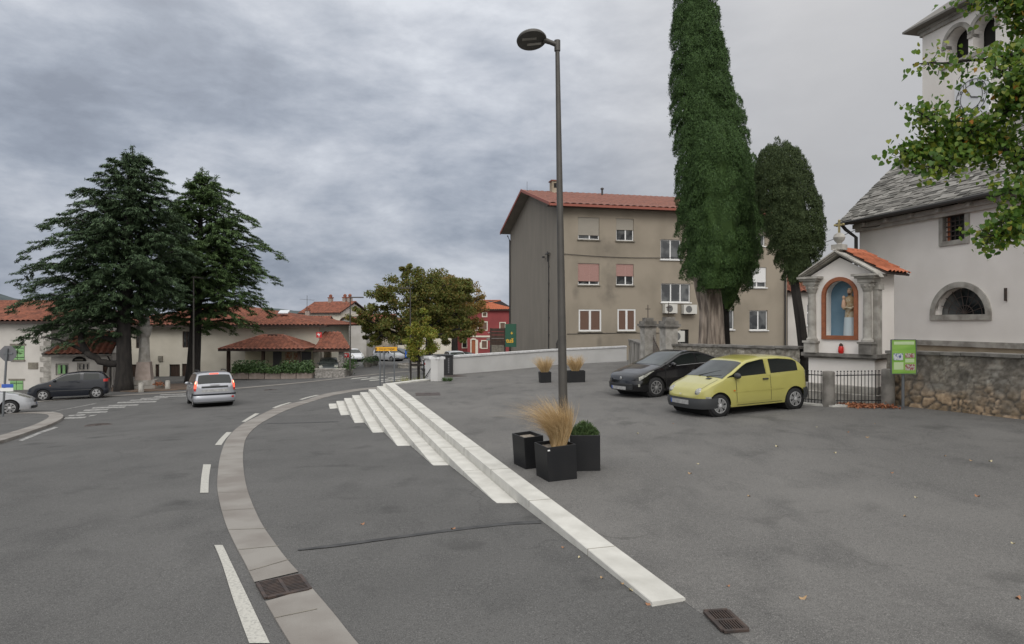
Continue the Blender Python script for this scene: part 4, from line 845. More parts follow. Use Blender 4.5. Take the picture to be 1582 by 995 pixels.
def lun_frame(dx):
    o = [(l0-.17, lz-.17), (l1+.17, lz-.17), (l1+.17, lz)]+[(lc+(lr+.17)*math.cos(math.pi*i/20), lz+(lr*.93+.17)*math.sin(math.pi*i/20)) for i in range(1, 20)]+[(l0-.17, lz)]
    i_ = [(l0, lz), (l1, lz), (l1, lz+.002)]+[(lc+lr*math.cos(math.pi*i/20), lz+lr*.93*math.sin(math.pi*i/20)) for i in range(1, 20)]+[(l0, lz+.002)]
    n = len(o); k = MB(); k.add([(x+dx, -.05, z) for x, z in o]+[(x+dx, -.05, z) for x, z in i_]+[(x+dx, .06, z) for x, z in o]+[(x+dx, .06, z) for x, z in i_], [(i, (i+1) % n, n+(i+1) % n, n+i) for i in range(n)]+[(i, 2*n+i, 2*n+(i+1) % n, (i+1) % n) for i in range(n)]+[(n+i, n+(i+1) % n, 3*n+(i+1) % n, 3*n+i) for i in range(n)])
    w_ = k.build('lunette_window', M['stone'], chh)
    g = MB()
    for i in range(1, 9):
        a = math.pi*i/9; g.tube([(lc+dx, .18, lz+.02), (lc+dx+lr*.99*math.cos(a), .18, lz+lr*.92*math.sin(a))], .012, 5)
    for q in (.33, .66): g.tube([(lc+dx+lr*q*math.cos(math.pi*i/16), .18, lz+.01+lr*q*.93*math.sin(math.pi*i/16)) for i in range(17)], .012, 5)
    g.build('iron_grille', M['iron'], w_)
    p = MB(); p.plate([(x+dx, z) for x, z in lun], .25, .28); p.build('pane', M['glass'], w_)
def sq_frame(dx):
    k = MB(); e = .14
    for a, b, c_, d_ in ((x0-e, x1+e, wz0-e, wz0), (x0-e, x1+e, wz1, wz1+e), (x0-e, x0, wz0, wz1), (x1, x1+e, wz0, wz1)): k.bb(a+dx, b+dx, -.05, .10, c_, d_)
    w_ = k.build('grated_window', M['stone'], chh); g = MB()
    for i in range(1, 5): x = x0+(x1-x0)*i/5+dx; g.bb(x-.015, x+.015, .10, .13, wz0, wz1)
    for i in range(1, 6): z = wz0+(wz1-wz0)*i/6; g.bb(x0+dx, x1+dx, .095, .125, z-.015, z+.015)
    g.build('iron_grille', M['iron'], w_); p = MB(); p.bb(x0+dx, x1+dx, .2, .22, wz0, wz1); p.build('pane', M['glass'], w_)
    s = MB(); s.bb(x0+dx+.005, x0+dx+.10, .14, .19, wz0+.01, wz1-.01); s.build('brown_casement', M['doorbrown'], w_)
for dx in (0, 6): lun_frame(dx); sq_frame(dx)
# stone cornice with brackets, gutter, downpipe, slates
k = MB(); k.bb(-.1, CL, -.22, -.003, CE-.20, CE-.05); k.bb(-.06, CL, -.14, -.0035, CE-.32, CE-.201); k.build('cornice', M['cornice'], chh)
rise, back = 2.75, 2.5
for i in range(14): x = .5+i*1.05; MB().bb(x-.06, x+.06, -.36, -.221, CE-.19, CE-.06).build('cornice_bracket', M['cornice'], chh)
k = MB(); k.tube([(-.5, -.55, CE+.0), (CL, -.55, CE+.0)], .075, 8); k.build('eaves_gutter', M['gutterm'], chh)
k = MB(); k.tube([(-.25, -.55, CE-.02), (-.22, -.4, CE-.2), (-.02, -.13, CE-.5), (-.02, -.13, .1)], .06, 10); k.build('downpipe', M['gutterm'], chh)
k = MB(); k.bb(.72+(cw(1555,455)[0]-.72)-.02, cw(1555, 455)[0]+.02, -.07, -.004, cw(1555, 465)[1], cw(1555, 445)[1]); k.build('iron_tie', M['iron'], chh)
sl = MB(); r_ = random.Random(4); ln = math.hypot(back+.5, rise); nrow = int(ln/.13); ud = Vector((0, back+.5, rise)).normalized(); nn = Vector((0, -ud.z, ud.y)); ta = math.atan2(ud.z, ud.y)
for j in range(nrow+1):
    x = -.45+max(0, j-nrow*0)*.0
    while x < CL:
        w_ = r_.uniform(.14, .50); p = Vector((x+w_/2, -.5, CE+.05))+ud*(j*.13+.10+r_.uniform(-.02, .02))+nn*(.02+r_.uniform(0, .028)); sl.box(p, (w_-.006, .26+r_.uniform(-.05, .05), .042), rx=ta-.10+r_.uniform(-.04, .04), rz=r_.uniform(-.06, .06)); x += w_
rf = sl.build('slate_roof', M['slate'], chh)
k = MB(); k.add([(-.4, -.5, CE+.02), (CL, -.5, CE+.02), (CL, back, CE+.02+rise), (-.4, back, CE+.02+rise), (CL, 6.4, CE), (-.4, 6.4, CE)], [(0, 1, 2, 3), (3, 2, 4, 5), (0, 3, 5), (1, 4, 2)]); k.build('roof_deck', M['stonedark'], rf)
k = MB()
for i in range(26): k.box((-.2+i*.6, back, CE+rise+.07), (.58, .34, .06), rx=r_.uniform(-.05, .05))
k.build('ridge_slabs', M['stone'], rf)
# bell tower, a building standing behind the nave
TC = P(1425, 200, 27.0); tw_ = thing('bell_tower', 'square white bell tower with twin arched openings and clock face above the church roof', 'tower', (TC[0], TC[1], .5), cang)
def tww(px, py): t_, z = on_wall(TC, CD, px, py); return t_, z-.5
TE = tww(1425, 44)[1]; TL = 4.8
a0, a1, a2, a3 = tww(1462, 92)[0], tww(1496, 92)[0], tww(1503, 92)[0], tww(1538, 92)[0]; az0 = tww(1480, 92)[1]; az1 = tww(1479, 62)[1]
for i_, (ox, oy, rr_) in enumerate(((0, 0, 0), (TL, 0, math.pi/2), (TL, TL, math.pi), (0, TL, -math.pi/2))):
    wl = wall_panel('wall', M['church'], tw_, [(0, 0), (TL, 0), (TL, TE), (0, TE)], [arch(a0, a1, az0, az1), arch(a2, a3, az0, az1)], reveal=.5); wl.location = (ox, oy, 0); wl.rotation_euler.z = rr_
    k = MB()
    for a, b in ((a0, a1), (a2, a3)):
        n = 14; r0 = (b-a)/2; c_ = (a+b)/2
        o = [(c_+(r0+.16)*math.cos(math.pi*i/n), az1+(r0+.16)*math.sin(math.pi*i/n)) for i in range(n+1)]; q = [(c_+r0*math.cos(math.pi*i/n), az1+r0*math.sin(math.pi*i/n)) for i in range(n+1)]
        k.add([(x, -.04, z) for x, z in o]+[(x, -.04, z) for x, z in q]+[(x, .0, z) for x, z in o]+[(x, .05, z) for x, z in q], [(i+1, i, n+1+i, n+2+i) for i in range(n)]+[(i, i+1, 2*n+3+i, 2*n+2+i) for i in range(n)]+[(n+2+i, n+1+i, 3*n+3+i, 3*n+4+i) for i in range(n)])
    k.bb(a1, a2, -.06, .3, az1-.16, az1-.02); k.bb(a0-.18, a0, -.06, .25, az1-.16, az1-.02); k.bb(a3, a3+.18, -.06, .25, az1-.16, az1-.02); k.bb(a0-.25, a3+.25, -.06, .02, az0-.16, az0)
    k.build('arch_moulding', M['stone'], wl)
    k = MB(); k.bb(-.05, TL+.05, -.09, -.003, TE-.35, TE-.2); k.bb(-.09, TL+.09, -.15, -.0035, TE-.199, TE); k.build('string_course', M['stone'], wl)
k = MB(); k.bb(.55, TL-.55, .55, TL-.55, .5, TE-.3); k.build('belfry_interior', M['dark'], tw_)
e = .5; k = MB(); k.add([(-e, -e, TE), (TL+e, -e, TE), (TL+e, TL+e, TE), (-e, TL+e, TE), (TL/2, TL/2, TE+2.2)], [(0, 1, 4), (1, 2, 4), (2, 3, 4), (3, 0, 4)]); k.bb(-e, TL+e, -e, TL+e, TE-.08, TE-.002); k.build('roof', M['slate'], tw_)
qc = tww(1503, 150); k = MB(); qs = .72; k.bb(qc[0]-qs, qc[0]+qs, -.07, -.003, qc[1]-qs-.05, qc[1]+qs); ck = k.build('clock_face', M['clock'], tw_)
k = MB(); 
for r0 in (.64, .46): 
    pts = [(qc[0]+r0*math.cos(i*math.pi/18), -.075, qc[1]+r0*math.sin(i*math.pi/18)) for i in range(37)]; k.tube(pts, .012, 5)
k.tube([(qc[0], -.08, qc[1]), (qc[0]-.2, -.08, qc[1]+.32)], .02, 5); k.tube([(qc[0], -.08, qc[1]), (qc[0]+.3, -.08, qc[1]-.1)], .022, 5); k.build('clock_hands', M['black'], ck)
for i in range(1, 13):
    a = math.pi/2-i*math.pi/6; text_mesh('numeral', str(i), .2, M['black'], ck, (qc[0]+.55*math.cos(a), -.08, qc[1]+.55*math.sin(a)), (math.radians(90), 0, 0), .004)
# low white house glimpsed between the small cypress and the shrine
hp = P(1217, 545, 47.6); t = thing('village_house', 'small white house with orange tiled roof between the flats and the shrine', 'house', (hp[0], hp[1], 0), -.05); hz = P(1240, 452, 48)[2]
win = (P(1247, 0, 47.5)[0]-hp[0], P(1260, 0, 47.5)[0]-hp[0], P(0, 503, 47.5)[2], P(0, 470, 47.5)[2])
wall_panel('wall', M['pale'], t, [(0, 0), (6, 0), (6, hz), (0, hz)], [rect(*win)]); kk = MB(); kk.bb(0, .02, 0.001, 7, 0, hz); kk.bb(5.98, 6, .001, 7, 0, hz); kk.bb(.02, 5.98, 6.9, 7, 0, hz); kk.build('rear_wall', M['pale'], t); window(t, *win, M['white'], M['glass'], bars=(), sill=M['white'])
k = MB(); k.bb(win[0], win[1], .08, .15, (win[2]+win[3])/2+.1, (win[2]+win[3])/2+.2); k.build('transom', M['white'], t)
tile_roof(t, 'roof', M['tile'], (-.3, -.4, hz), (1, 0, 0), (0, 1, .42), 6.6, 4.2)
tile_roof(t, 'roof', M['tile'], (6.3, 7.4, hz), (-1, 0, 0), (0, -1, .42), 6.6, 4.2)
# ---------------------------------------------------------------- foliage helpers
def unit(v): return v/np.maximum(np.linalg.norm(v, axis=-1, keepdims=True), 1e-9)
def leaves(name, c, along, normal, ln, wd, m, parent, bend=.0):
    """pointed leaf quads: centre, axis, normal, length, width (arrays)"""
    a = unit(along); s = unit(np.cross(a, normal)); n = np.cross(s, a); ln = np.asarray(ln)[:, None]; wd = np.asarray(wd)[:, None]
    V = np.stack([c-a*ln*.5, c+s*wd*.5+n*bend*ln, c+a*ln*.5, c-s*wd*.5+n*bend*ln], 1).reshape(-1, 3); Q = np.arange(len(V)).reshape(-1, 4)
    return npmesh(name, V, Q, m, parent)
def rdir(n): return unit(rng.normal(size=(n, 3)))
# ---------------------------------------------------------------- cypresses
def cypress(label, loc, spires, m, trunk, trunk_m, seed=1, lsz=(.04, .092), cl=(.26, .50), dens=.72, name='cypress_tree'):
    """spires: upright plumes, each a list of (height, x, y, radius) from foot to tip; trunk: (height, x, radius) stations"""
    global rng; rng = np.random.default_rng(seed)
    t = thing(name, label, 'tree', loc); P_, D_ = [], []; core = MB()
    for prof in spires:
        zs = np.array([p[0] for p in prof]); xc = np.array([p[1] for p in prof]); yc = np.array([p[2] for p in prof]); rs = np.array([p[3] for p in prof])
        rad = lambda z: np.interp(z, zs, rs); cen = lambda z: np.stack([np.interp(z, zs, xc), np.interp(z, zs, yc)], -1)
        def cf(u, v):
            z = zs[0]+.1+(zs[-1]-zs[0]-.2)*v; a = 2*math.pi*u; r = rad(z)*(.60+.06*math.sin(5*a+z*1.3)); o = cen(np.array([z]))[0]; return (o[0]+r*math.cos(a), o[1]+r*math.sin(a), z)
        core.grid(cf, 20, 30)
        # plumes spread evenly over the surface by best-candidate picking
        area = 2*math.pi*float(np.sum((rs[1:]+rs[:-1])/2*np.diff(zs))); cm = (cl[0]+cl[1])/2; n = int(area/(cm*cm*2.1)*dens)+4; pts = np.zeros((0, 3))
        for i in range(n):
            z = zs[0]+(zs[-1]-zs[0])*rng.random(40); keep = rng.random(40) < rad(z)/rs.max()+.10; z = z[keep] if keep.any() else z[:1]; a = rng.random(len(z))*2*np.pi; o = cen(z); q = np.stack([o[:, 0]+rad(z)*np.cos(a), o[:, 1]+rad(z)*np.sin(a), z*.6], -1)
            j = 0 if len(pts) == 0 else np.argmax(np.min(np.linalg.norm(q[:, None]-pts[None], axis=-1), 1)); pts = np.vstack([pts, q[j]]); zc, aa = z[j], a[j]; s = rng.uniform(*cl)*float(np.clip(rad(zc)/rs.max()*1.25, .45, 1)); r = max(.01, float(rad(zc))-s*.48); oc = cen(np.array([zc]))[0]; c = np.array([oc[0]+r*math.cos(aa), oc[1]+r*math.sin(aa), zc])
            k = int(2100*(s/.4)**2); d = rdir(k); d[:, 2] = np.where(d[:, 2] < -.3, -d[:, 2], d[:, 2]); d += .55*np.array([math.cos(aa), math.sin(aa), .05]); d = unit(d); lump = 1+.12*np.sin(d[:, 0]*9+zc*3)*np.sin(d[:, 2]*8+aa)+.08*np.sin(d[:, 1]*17+aa*5)*np.sin(d[:, 2]*15)
            el = rng.uniform(1.5, 2.3); P_.append(c+d*np.array([s, s, s*el])*(lump*np.where(rng.random(k) < .05, rng.uniform(1.0, 1.16, k), rng.uniform(.86, 1.0, k)))[:, None]); D_.append(d)
    core.build('inner_crown', m, t, smooth=True); P_, D_ = np.concatenate(P_), np.concatenate(D_); k = len(P_)
    al = unit(D_*.35+np.array([0, 0, .80])+rng.normal(size=(k, 3))*.42); leaves('crown', P_, al, D_+rng.normal(size=(k, 3))*.30, rng.uniform(*lsz, k), rng.uniform(.014, .030, k), m, t, .06)
    tm = MB(); tz = [p[0] for p in trunk]
    def tf(u, v):
        z = tz[0]+(tz[-1]-tz[0])*v; aa = 2*math.pi*u; x = np.interp(z, tz, [p[1] for p in trunk]); r = np.interp(z, tz, [p[2] for p in trunk])*(1+.10*math.sin(6*aa+2*v)+.06*math.sin(11*aa-3*v)+.035*math.sin(19*aa+5*v)); return (x+r*math.cos(aa), r*math.sin(aa), z)
    tm.grid(tf, 44, 18); tm.build('trunk', M[trunk_m], t, smooth=True, angle=180)
    return t
def profile(Y, px0, rows, y=0.0): return [((H-(r[0]-CY)/F*Y-.5), ((r[1]+r[2])/2-px0)/F*Y, y, max(.04, (r[2]-r[1])/2/F*Y)) for r in rows]
cy = P(1099, 531, 26.0); tk = lambda Y, px0, rows: [((H-(y-CY)/F*Y-.5), ((a+b)/2-px0)/F*Y, (b-a)/2/F*Y) for y, a, b in rows]
cypress('tallest cypress with thick pale fluted trunk rising out of the top of the picture', (cy[0], cy[1], .5), [
    profile(26, 1099, [(430, 1056, 1090), (400, 1053, 1108), (330, 1051, 1118), (250, 1048, 1124), (170, 1045, 1118), (85, 1042, 1112), (30, 1048, 1106), (0, 1050, 1104), (-50, 1056, 1100), (-85, 1070, 1088)]),
    profile(26, 1099, [(300, 1090, 1140), (220, 1082, 1140), (150, 1078, 1130), (100, 1080, 1122), (60, 1090, 1112)], .15),
    profile(26, 1099, [(452, 1072, 1110), (435, 1064, 1128), (400, 1062, 1146), (350, 1058, 1144), (290, 1060, 1136), (245, 1064, 1128), (215, 1074, 1116), (203, 1088, 1102)], -.95),
    profile(26, 1099, [(425, 1110, 1140), (400, 1104, 1150), (340, 1104, 1149), (280, 1108, 1147), (230, 1114, 1142), (200, 1122, 1134)], -.1)], M['cypress'],
    tk(26, 1099, [(560, 1076, 1124), (530, 1080, 1119), (480, 1082, 1117), (440, 1074, 1112), (395, 1072, 1102), (330, 1086, 1098)]), 'bark', seed=3)
c2 = P(1140, 531, 27.8); cypress('second cypress, shorter and partly hidden behind the right side of the tallest one', (c2[0], c2[1], .5), [
    profile(27.8, 1140, [(484, 1112, 1124), (470, 1108, 1138), (440, 1104, 1154), (390, 1104, 1162), (338, 1102, 1164), (270, 1102, 1158), (220, 1104, 1150), (185, 1108, 1146), (160, 1118, 1142), (145, 1126, 1134)]),
    profile(27.8, 1140, [(430, 1138, 1158), (400, 1134, 1168), (345, 1132, 1173), (300, 1136, 1174), (275, 1144, 1168), (255, 1152, 1162)], -.3)], M['cypress'], tk(27.8, 1140, [(560, 1108, 1130), (530, 1110, 1128), (470, 1112, 1124)]), 'barkdark', seed=5)
c3 = P(1236, 535, 23.0); cypress('smaller dense dark cypress on a slim leaning trunk beside the shrine', (c3[0], c3[1], .5), [profile(23, 1236, [(440, 1216, 1240), (428, 1210, 1250), (416, 1206, 1253), (383, 1194, 1266), (349, 1188, 1267), (310, 1177, 1256), (264, 1172, 1239), (240, 1178, 1226), (228, 1190, 1210), (223, 1198, 1202)])], M['cypressdull'],
    tk(23, 1236, [(560, 1233, 1250), (535, 1234, 1249), (480, 1227, 1241), (440, 1222, 1234), (400, 1219, 1229)]), 'barkdark', seed=8, lsz=(.035, .075), cl=(.17, .33), dens=.95)
# ---------------------------------------------------------------- cedars
def limb(mb, a, b, r0, r1, sag=0, n=5, k=6, wob=.0):
    a, b = Vector(a), Vector(b); pts = []; rr_ = []
    for i in range(n+1):
        s = i/n; p = a.lerp(b, s); p.z += sag*4*s*(1-s); p += Vector((random.uniform(-wob, wob), random.uniform(-wob, wob), random.uniform(-wob, wob)))*(1 if 0 < i < n else 0); pts.append(p); rr_.append(r0+(r1-r0)*s)
    mb.tube(pts, rr_, k); return pts
def cedar(label, loc, h, left, right, m, nb, seed, trunk, rise0, rise1, droop, extra=(), depth=.75):
    """left / right: (height, reach) of the crown's outline on either side; trunk: (height, x, radius)"""
    global rng; rng = np.random.default_rng(seed); random.seed(seed); t = thing('cedar_tree', label, 'tree', loc); tb = MB()
    tz = [p[0] for p in trunk]; tx = lambda z: float(np.interp(z, tz, [p[1] for p in trunk])); tr_ = lambda z: float(np.interp(z, tz, [p[2] for p in trunk]))
    tb.tube([(tx(z), .05*math.sin(z), z) for z in np.linspace(-.3, h, 20)], [tr_(z) for z in np.linspace(-.3, h, 20)], 12)
    Pc, Al, Nn = [], [], []; lz, lr = zip(*left); qz, qr = zip(*right); zlo = min(lz[0], qz[0])
    for b in range(nb):
        f = (b+.5)/nb; zt_ = zlo+(h-.5-zlo)*(f**.80); a = b*2.39996+rng.uniform(-.4, .4); d = np.array([math.cos(a), math.sin(a), 0])
        wl = .5-.5*d[0]; RL = np.interp(zt_, lz, lr, left=0); RR = np.interp(zt_, qz, qr, left=0); R_ = (RL*wl+RR*(1-wl))*(1-(1-depth)*abs(d[1]))*rng.uniform(.58, 1.12)*(1-.72*max(0, -d[1])*max(0, 1-(zt_-zlo)/4.5))
        if R_ < .25: continue
        up = (rise0+(rise1-rise0)*f)*rng.uniform(.7, 1.35)*R_; z0 = max(1.0, zt_-up*.8); n = 12; pts = []
        for i in range(n+1):
            s = i/n; pts.append(np.array([tx(z0), 0, z0])+d*R_*s+np.array([0, 0, up*(1.15*s-.15*s*s)-droop*R_*max(0, s-.55)**2*2.2+.05*math.sin(s*6+b)]))
        pts = np.array(pts); tb.tube([tuple(p) for p in pts], [max(.010, .020*R_*(1-i/n)+.010) for i in range(n+1)], 5, cap=False)
        side = np.array([-d[1], d[0], 0]); nsub = int(4+R_*3.3)
        for j in range(nsub):
            s = .14+.86*((j+rng.random())/nsub); sg = 1 if j % 2 else -1; base = np.array([np.interp(s, np.linspace(0, 1, n+1), pts[:, q]) for q in range(3)]); L_ = R_*.34*(1.12-.85*s)*rng.uniform(.6, 1.25)+.20
            dr = d*rng.uniform(.5, 1.1)+side*sg*rng.uniform(.35, 1.0)+np.array([0, 0, rng.uniform(-.20, .10)]); dr /= np.linalg.norm(dr); k = int(22+L_*60); u = rng.random(k)**.85; hang = -.20*L_*u**2
            p = base+dr*(u*L_)[:, None]+np.array([0, 0, 1])*hang[:, None]+rng.normal(size=(k, 3))*np.array([.06, .06, .03]); p[:, 2] -= np.abs(rng.normal(0, .07, k))*(.25+L_*.3)
            Pc.append(p); Al.append(dr*.8+rng.normal(size=(k, 3))*.42+np.array([0, 0, -.30])); Nn.append(np.array([0, 0, 1])+rng.normal(size=(k, 3))*.42)
        k = 26; p = pts[-1]+rng.normal(size=(k, 3))*.07-d*rng.random(k)[:, None]*.35; Pc.append(p); Al.append(d+np.array([0, 0, -.3])+rng.normal(size=(k, 3))*.4); Nn.append(rdir(k))
    for j in range(9):          # the ragged leader and the plumes about it
        a = j*2.4; rr = 0 if j == 0 else rng.uniform(.5, 1.5); tp = np.array([tx(h)+rr*math.cos(a), rr*math.sin(a)*.8, h-rr*rng.uniform(.5, 1.1)-(0 if j else 0)]); bs = np.array([tx(h-3.2), 0, h-3.2]); k = 150; s = .25+.75*rng.random(k)**.8
        p = bs+(tp-bs)*s[:, None]; p[:, 2] += .25*np.sin(s*3.1); p += rng.normal(size=(k, 3))*(.07+.20*(1-s))[:, None]; dv = (tp-bs)/np.linalg.norm(tp-bs); Pc.append(p); Al.append(dv*.5+rng.normal(size=(k, 3))*.6+np.array([.35*math.cos(a), .35*math.sin(a), -.25])); Nn.append(rdir(k)); tb.tube([tuple(bs), tuple(tp)], [.04, .01], 4, cap=False)
    for (a_, b_, r0, r1, sg) in extra: limb(tb, a_, b_, r0, r1, sg, 8, 8, .05)
    tb.build('trunk', M['barkdark'], t, smooth=True, angle=180)
    Pc, Al, Nn = map(np.concatenate, (Pc, Al, Nn)); k = len(Pc); leaves('crown', Pc, Al, Nn, rng.uniform(.15, .36, k), rng.uniform(.035, .068, k), m, t, .03); return t
q = G(191, 604); e = q[1]/F; zz_ = lambda y: (604-y)*e
cedar('large dark cedar with low spreading branches left of the stone monument', q, zz_(226),
      [(zz_(522), 1.0), (zz_(508), 7.2), (zz_(490), 7.6), (zz_(440), 7.3), (zz_(390), 6.6), (zz_(340), 5.6), (zz_(300), 4.4), (zz_(265), 2.3), (zz_(228), .3)],
      [(zz_(485), .4), (zz_(470), 2.8), (zz_(450), 4.0), (zz_(390), 4.2), (zz_(340), 3.9), (zz_(300), 3.2), (zz_(265), 2.4), (zz_(228), .3)], M['cedar'], 175, 21, [(-.3, 0, .64), (1.2, 0, .47), (4, .02, .41), (8, .25, .33), (12, .5, .17), (zz_(226), .58, .03)], .18, 1.0, .80,
      extra=[((0, 0, zz_(560)), (-2.1, -.5, zz_(543)), .24, .19, -.35), ((-2.1, -.5, zz_(543)), (-2.7, -.6, zz_(500)), .24, .10, -.1), ((-2.2, -.5, zz_(543)), (-4.6, -1.0, zz_(520)), .12, .04, .2)])
q = G(297, 592); e = q[1]/F; zz_ = lambda y: (592-y)*e
cedar('brighter green layered cedar with a straight leaning trunk right of the stone monument', q, zz_(259),
      [(zz_(505), .3), (zz_(490), 3.2), (zz_(440), 5.0), (zz_(400), 4.9), (zz_(350), 3.3), (zz_(310), 2.0), (zz_(261), .2)],
      [(zz_(512), .5), (zz_(495), 4.6), (zz_(450), 6.7), (zz_(400), 6.4), (zz_(350), 5.2), (zz_(310), 3.6), (zz_(280), 1.7), (zz_(261), .2)], M['cedarb'], 160, 33, [(-.3, 0, .66), (1, .05, .48), (4, .25, .42), (9, .55, .26), (zz_(259), .75, .03)], .10, .62, .70)
# ---------------------------------------------------------------- broadleaf trees
def broadleaf(name, label, loc, h, trunk_h, blobs, m, tr, nleaf, lsize, seed, bark='barkdark', group=None, cl=(.24, .46)):
    global rng; rng = np.random.default_rng(seed); random.seed(seed); t = thing(name, label, 'tree', loc, 0, group); tb = MB(); limb(tb, (0, 0, -.2), (0, 0, trunk_h), tr*1.2, tr*.85, 0, 5, 10, tr*.15)
    Pc = []; Al = []
    for (x, y, z, rx, ry, rz_) in blobs:
        tip = (x, y, z); limb(tb, (0, 0, trunk_h*rng.uniform(.72, 1.0)), tip, tr*.45, tr*.1, -.05*h*.2, 6, 7, tr*.5)
        nsub = max(7, int(9*(rx*ry*rz_)**.5)); d = rdir(nsub); sc = d*np.array([rx, ry, rz_])*rng.uniform(.45, 1.28, nsub)[:, None]+np.array(tip)
        for c in sc:
            if rng.random() < .6: limb(tb, tip, c, tr*.12, tr*.03, 0, 3, 5, .05)
            k = int(nleaf*rng.uniform(.5, 1.3)); u_ = rdir(k)*(rng.random(k)**.45)[:, None]; s = (rx+ry+rz_)/3*rng.uniform(*cl); Pc.append(c+u_*np.array([s, s, s*.72])); Al.append(rdir(k)*.8+np.array([0, 0, -.5])+u_*.4)
    Pc, Al = map(np.concatenate, (Pc, Al)); k = len(Pc); tb.build('trunk', M[bark], t, smooth=True, angle=180)
    leaves('crown', Pc, Al, np.array([0, 0, 1])+rng.normal(size=(k, 3))*.7, rng.uniform(.7, 1.3, k)*lsize, rng.uniform(.45, .8, k)*lsize, m, t, .10); return t
def bl(q, lst):                       # crown lobes read off in metres from the tree's own base
    e = q[1]/F; return [((x)*e, yy, (z)*e, rx*e, ry, rz_*e) for x, yy, z, rx, ry, rz_ in lst]
q = G(643, 566); broadleaf('chestnut_tree', 'broad browning chestnut tree on the round stone kerb in the far square', (q[0]+0, q[1], q[2]), 12, 3.2, bl(q, [(-60, 0, 70, 22, 2.2, 24), (-38, -2, 105, 26, 2.6, 26), (-5, 1, 128, 30, 3, 24), (-20, -2, 70, 30, 2.6, 26), (20, 0, 100, 30, 3, 28), (-75, 1, 60, 14, 1.5, 14), (5, 2, 62, 20, 2, 18), (-85, -1, 78, 14, 1.6, 16), (-50, -2, 48, 18, 1.6, 14), (-8, -2, 42, 16, 1.6, 12), (-15, 0, 150, 12, 1.4, 8)]), M['chestnut'], .42, 150, .26, 41)
q = G(628, 568); broadleaf('chestnut_tree', 'dark upright chestnut trunk and crown just right of the broad chestnut', (q[0]+2, q[1]+3, q[2]), 13, 4.5, bl(q, [(14, 1, 95, 26, 2.6, 26), (25, 1, 130, 26, 2.6, 22), (40, 2, 85, 28, 2.6, 28), (48, 0, 118, 22, 2.2, 20), (10, 2, 65, 24, 2.4, 18), (50, -1, 60, 20, 2, 16), (30, -1, 45, 16, 1.6, 12)]), M['chestnut'], .38, 140, .26, 43)
q = G(703, 556); broadleaf('chestnut_tree', 'rusty brown chestnut with a forked trunk before the red house', (q[0], q[1], q[2]), 12, 4.5, bl(q, [(-14, 1, 78, 24, 3, 24), (8, 0, 105, 26, 3, 20), (22, 0, 72, 20, 2.6, 22), (-18, 1, 112, 22, 2.6, 18), (30, -1, 90, 12, 2, 14), (-22, -1, 48, 16, 1.8, 12), (28, -1, 55, 16, 1.8, 12)]), M['chestnutbrown'], .40, 105, .26, 47)
q = G(646, 589); q = (P(646, 589, 36)[0], 36.0, zr(P(646, 589, 36)[0], 36.0)); e = 36/F
ty = broadleaf('young_maple', 'young yellow green staked tree beside the stair pier', q, 4.6, 2.3, [((x)*e, yy, (z)*e, rx*e, ry, rz_*e) for x, yy, z, rx, ry, rz_ in ((-13, 0, 72, 9, .35, 12), (2, 0, 84, 12, .4, 16), (15, .2, 70, 11, .35, 12), (9, 0, 112, 5, .2, 12), (-2, 0, 60, 12, .35, 8), (20, 0, 88, 8, .3, 9), (-6, 0, 98, 7, .25, 9))], M['young'], .055, 200, .10, 51, cl=(.5, 1.05))
k = MB()
for x, y in ((-.35, -.3), (.35, -.3), (.0, .4)): k.tube([(x, y, -.1), (x, y, 1.75)], .045, 8)
k.box((0, -.3, 1.5), (.74, .03, .09)); k.build('stake', M['barkdark'], ty)
# ---------------------------------------------------------------- overhanging lime tree
rng = np.random.default_rng(61); random.seed(61)
lt = (9.4, 9.9, zt(9.4)); t = thing('lime_tree', 'lime tree with turning leaves whose branches hang in from the right edge before the church', 'tree', lt); tb = MB(); LT = Vector(lt)
def lp(px, py, Y): return Vector(P(px, py, Y))-LT
limb(tb, (0, 0, -.2), (0, 0, 3.6), .24, .18, 0, 6, 12, .03); Pc = []; Al = []; 
main = [((1640, 330), 9.7, (1560, 300), 9.5), ((1600, 230), 9.8, (1440, 235), 9.6)]
segs = []
def br(a, b, r0, r1, sag=0, n=6): p = limb(tb, a, b, r0, r1, sag, n, 7, .03); segs.append((p, r0)); return p
top = Vector((0, 0, 3.5)); A1 = br(top, lp(1545, 215, 9.7), .12, .06); A2 = br(A1[-1], lp(1470, 222, 9.6), .055, .03); A3 = br(A2[-1], lp(1395, 240, 9.5), .03, .008)
B1 = br(top, lp(1640, 90, 9.8), .14, .08); B2 = br(B1[-1], lp(1565, 85, 9.6), .07, .03); B3 = br(B2[-1], lp(1410, 100, 9.5), .03, .008); B4 = br(B1[-1], lp(1575, 5, 9.9), .06, .02); B5 = br(B4[-1], lp(1490, -8, 9.8), .03, .01)
A4 = br(A1[3], lp(1505, 200, 9.3), .05, .015); A5 = br(A4[-1], lp(1418, 172, 9.2), .02, .007); A6 = br(A1[2], lp(1545, 292, 9.2), .04, .012); A7 = br(A2[2], lp(1440, 262, 9.2), .025, .008)
D1 = br(top, lp(1640, 350, 9.4), .10, .05); D2 = br(D1[-1], lp(1570, 345, 9.3), .04, .015); D3 = br(D2[-1], lp(1528, 366, 9.2), .018, .006); D4 = br(D1[-1], lp(1590, 300, 9.2), .03, .01)
E1 = br(B1[3], lp(1590, 130, 9.0), .05, .02); E2 = br(E1[-1], lp(1535, 105, 9.0), .025, .008); E3 = br(E1[-1], lp(1560, 170, 9.1), .02, .008)
crownl = [(A3, 22), (A2, 28), (A5, 14), (A4, 20), (A7, 16), (A6, 18), (B3, 7), (B2, 28), (B5, 12), (B4, 46), (D3, 14), (D2, 15), (D4, 16), (E2, 9), (E3, 24), (E1, 36), (A1[3:], 26), (B1[3:], 42)]
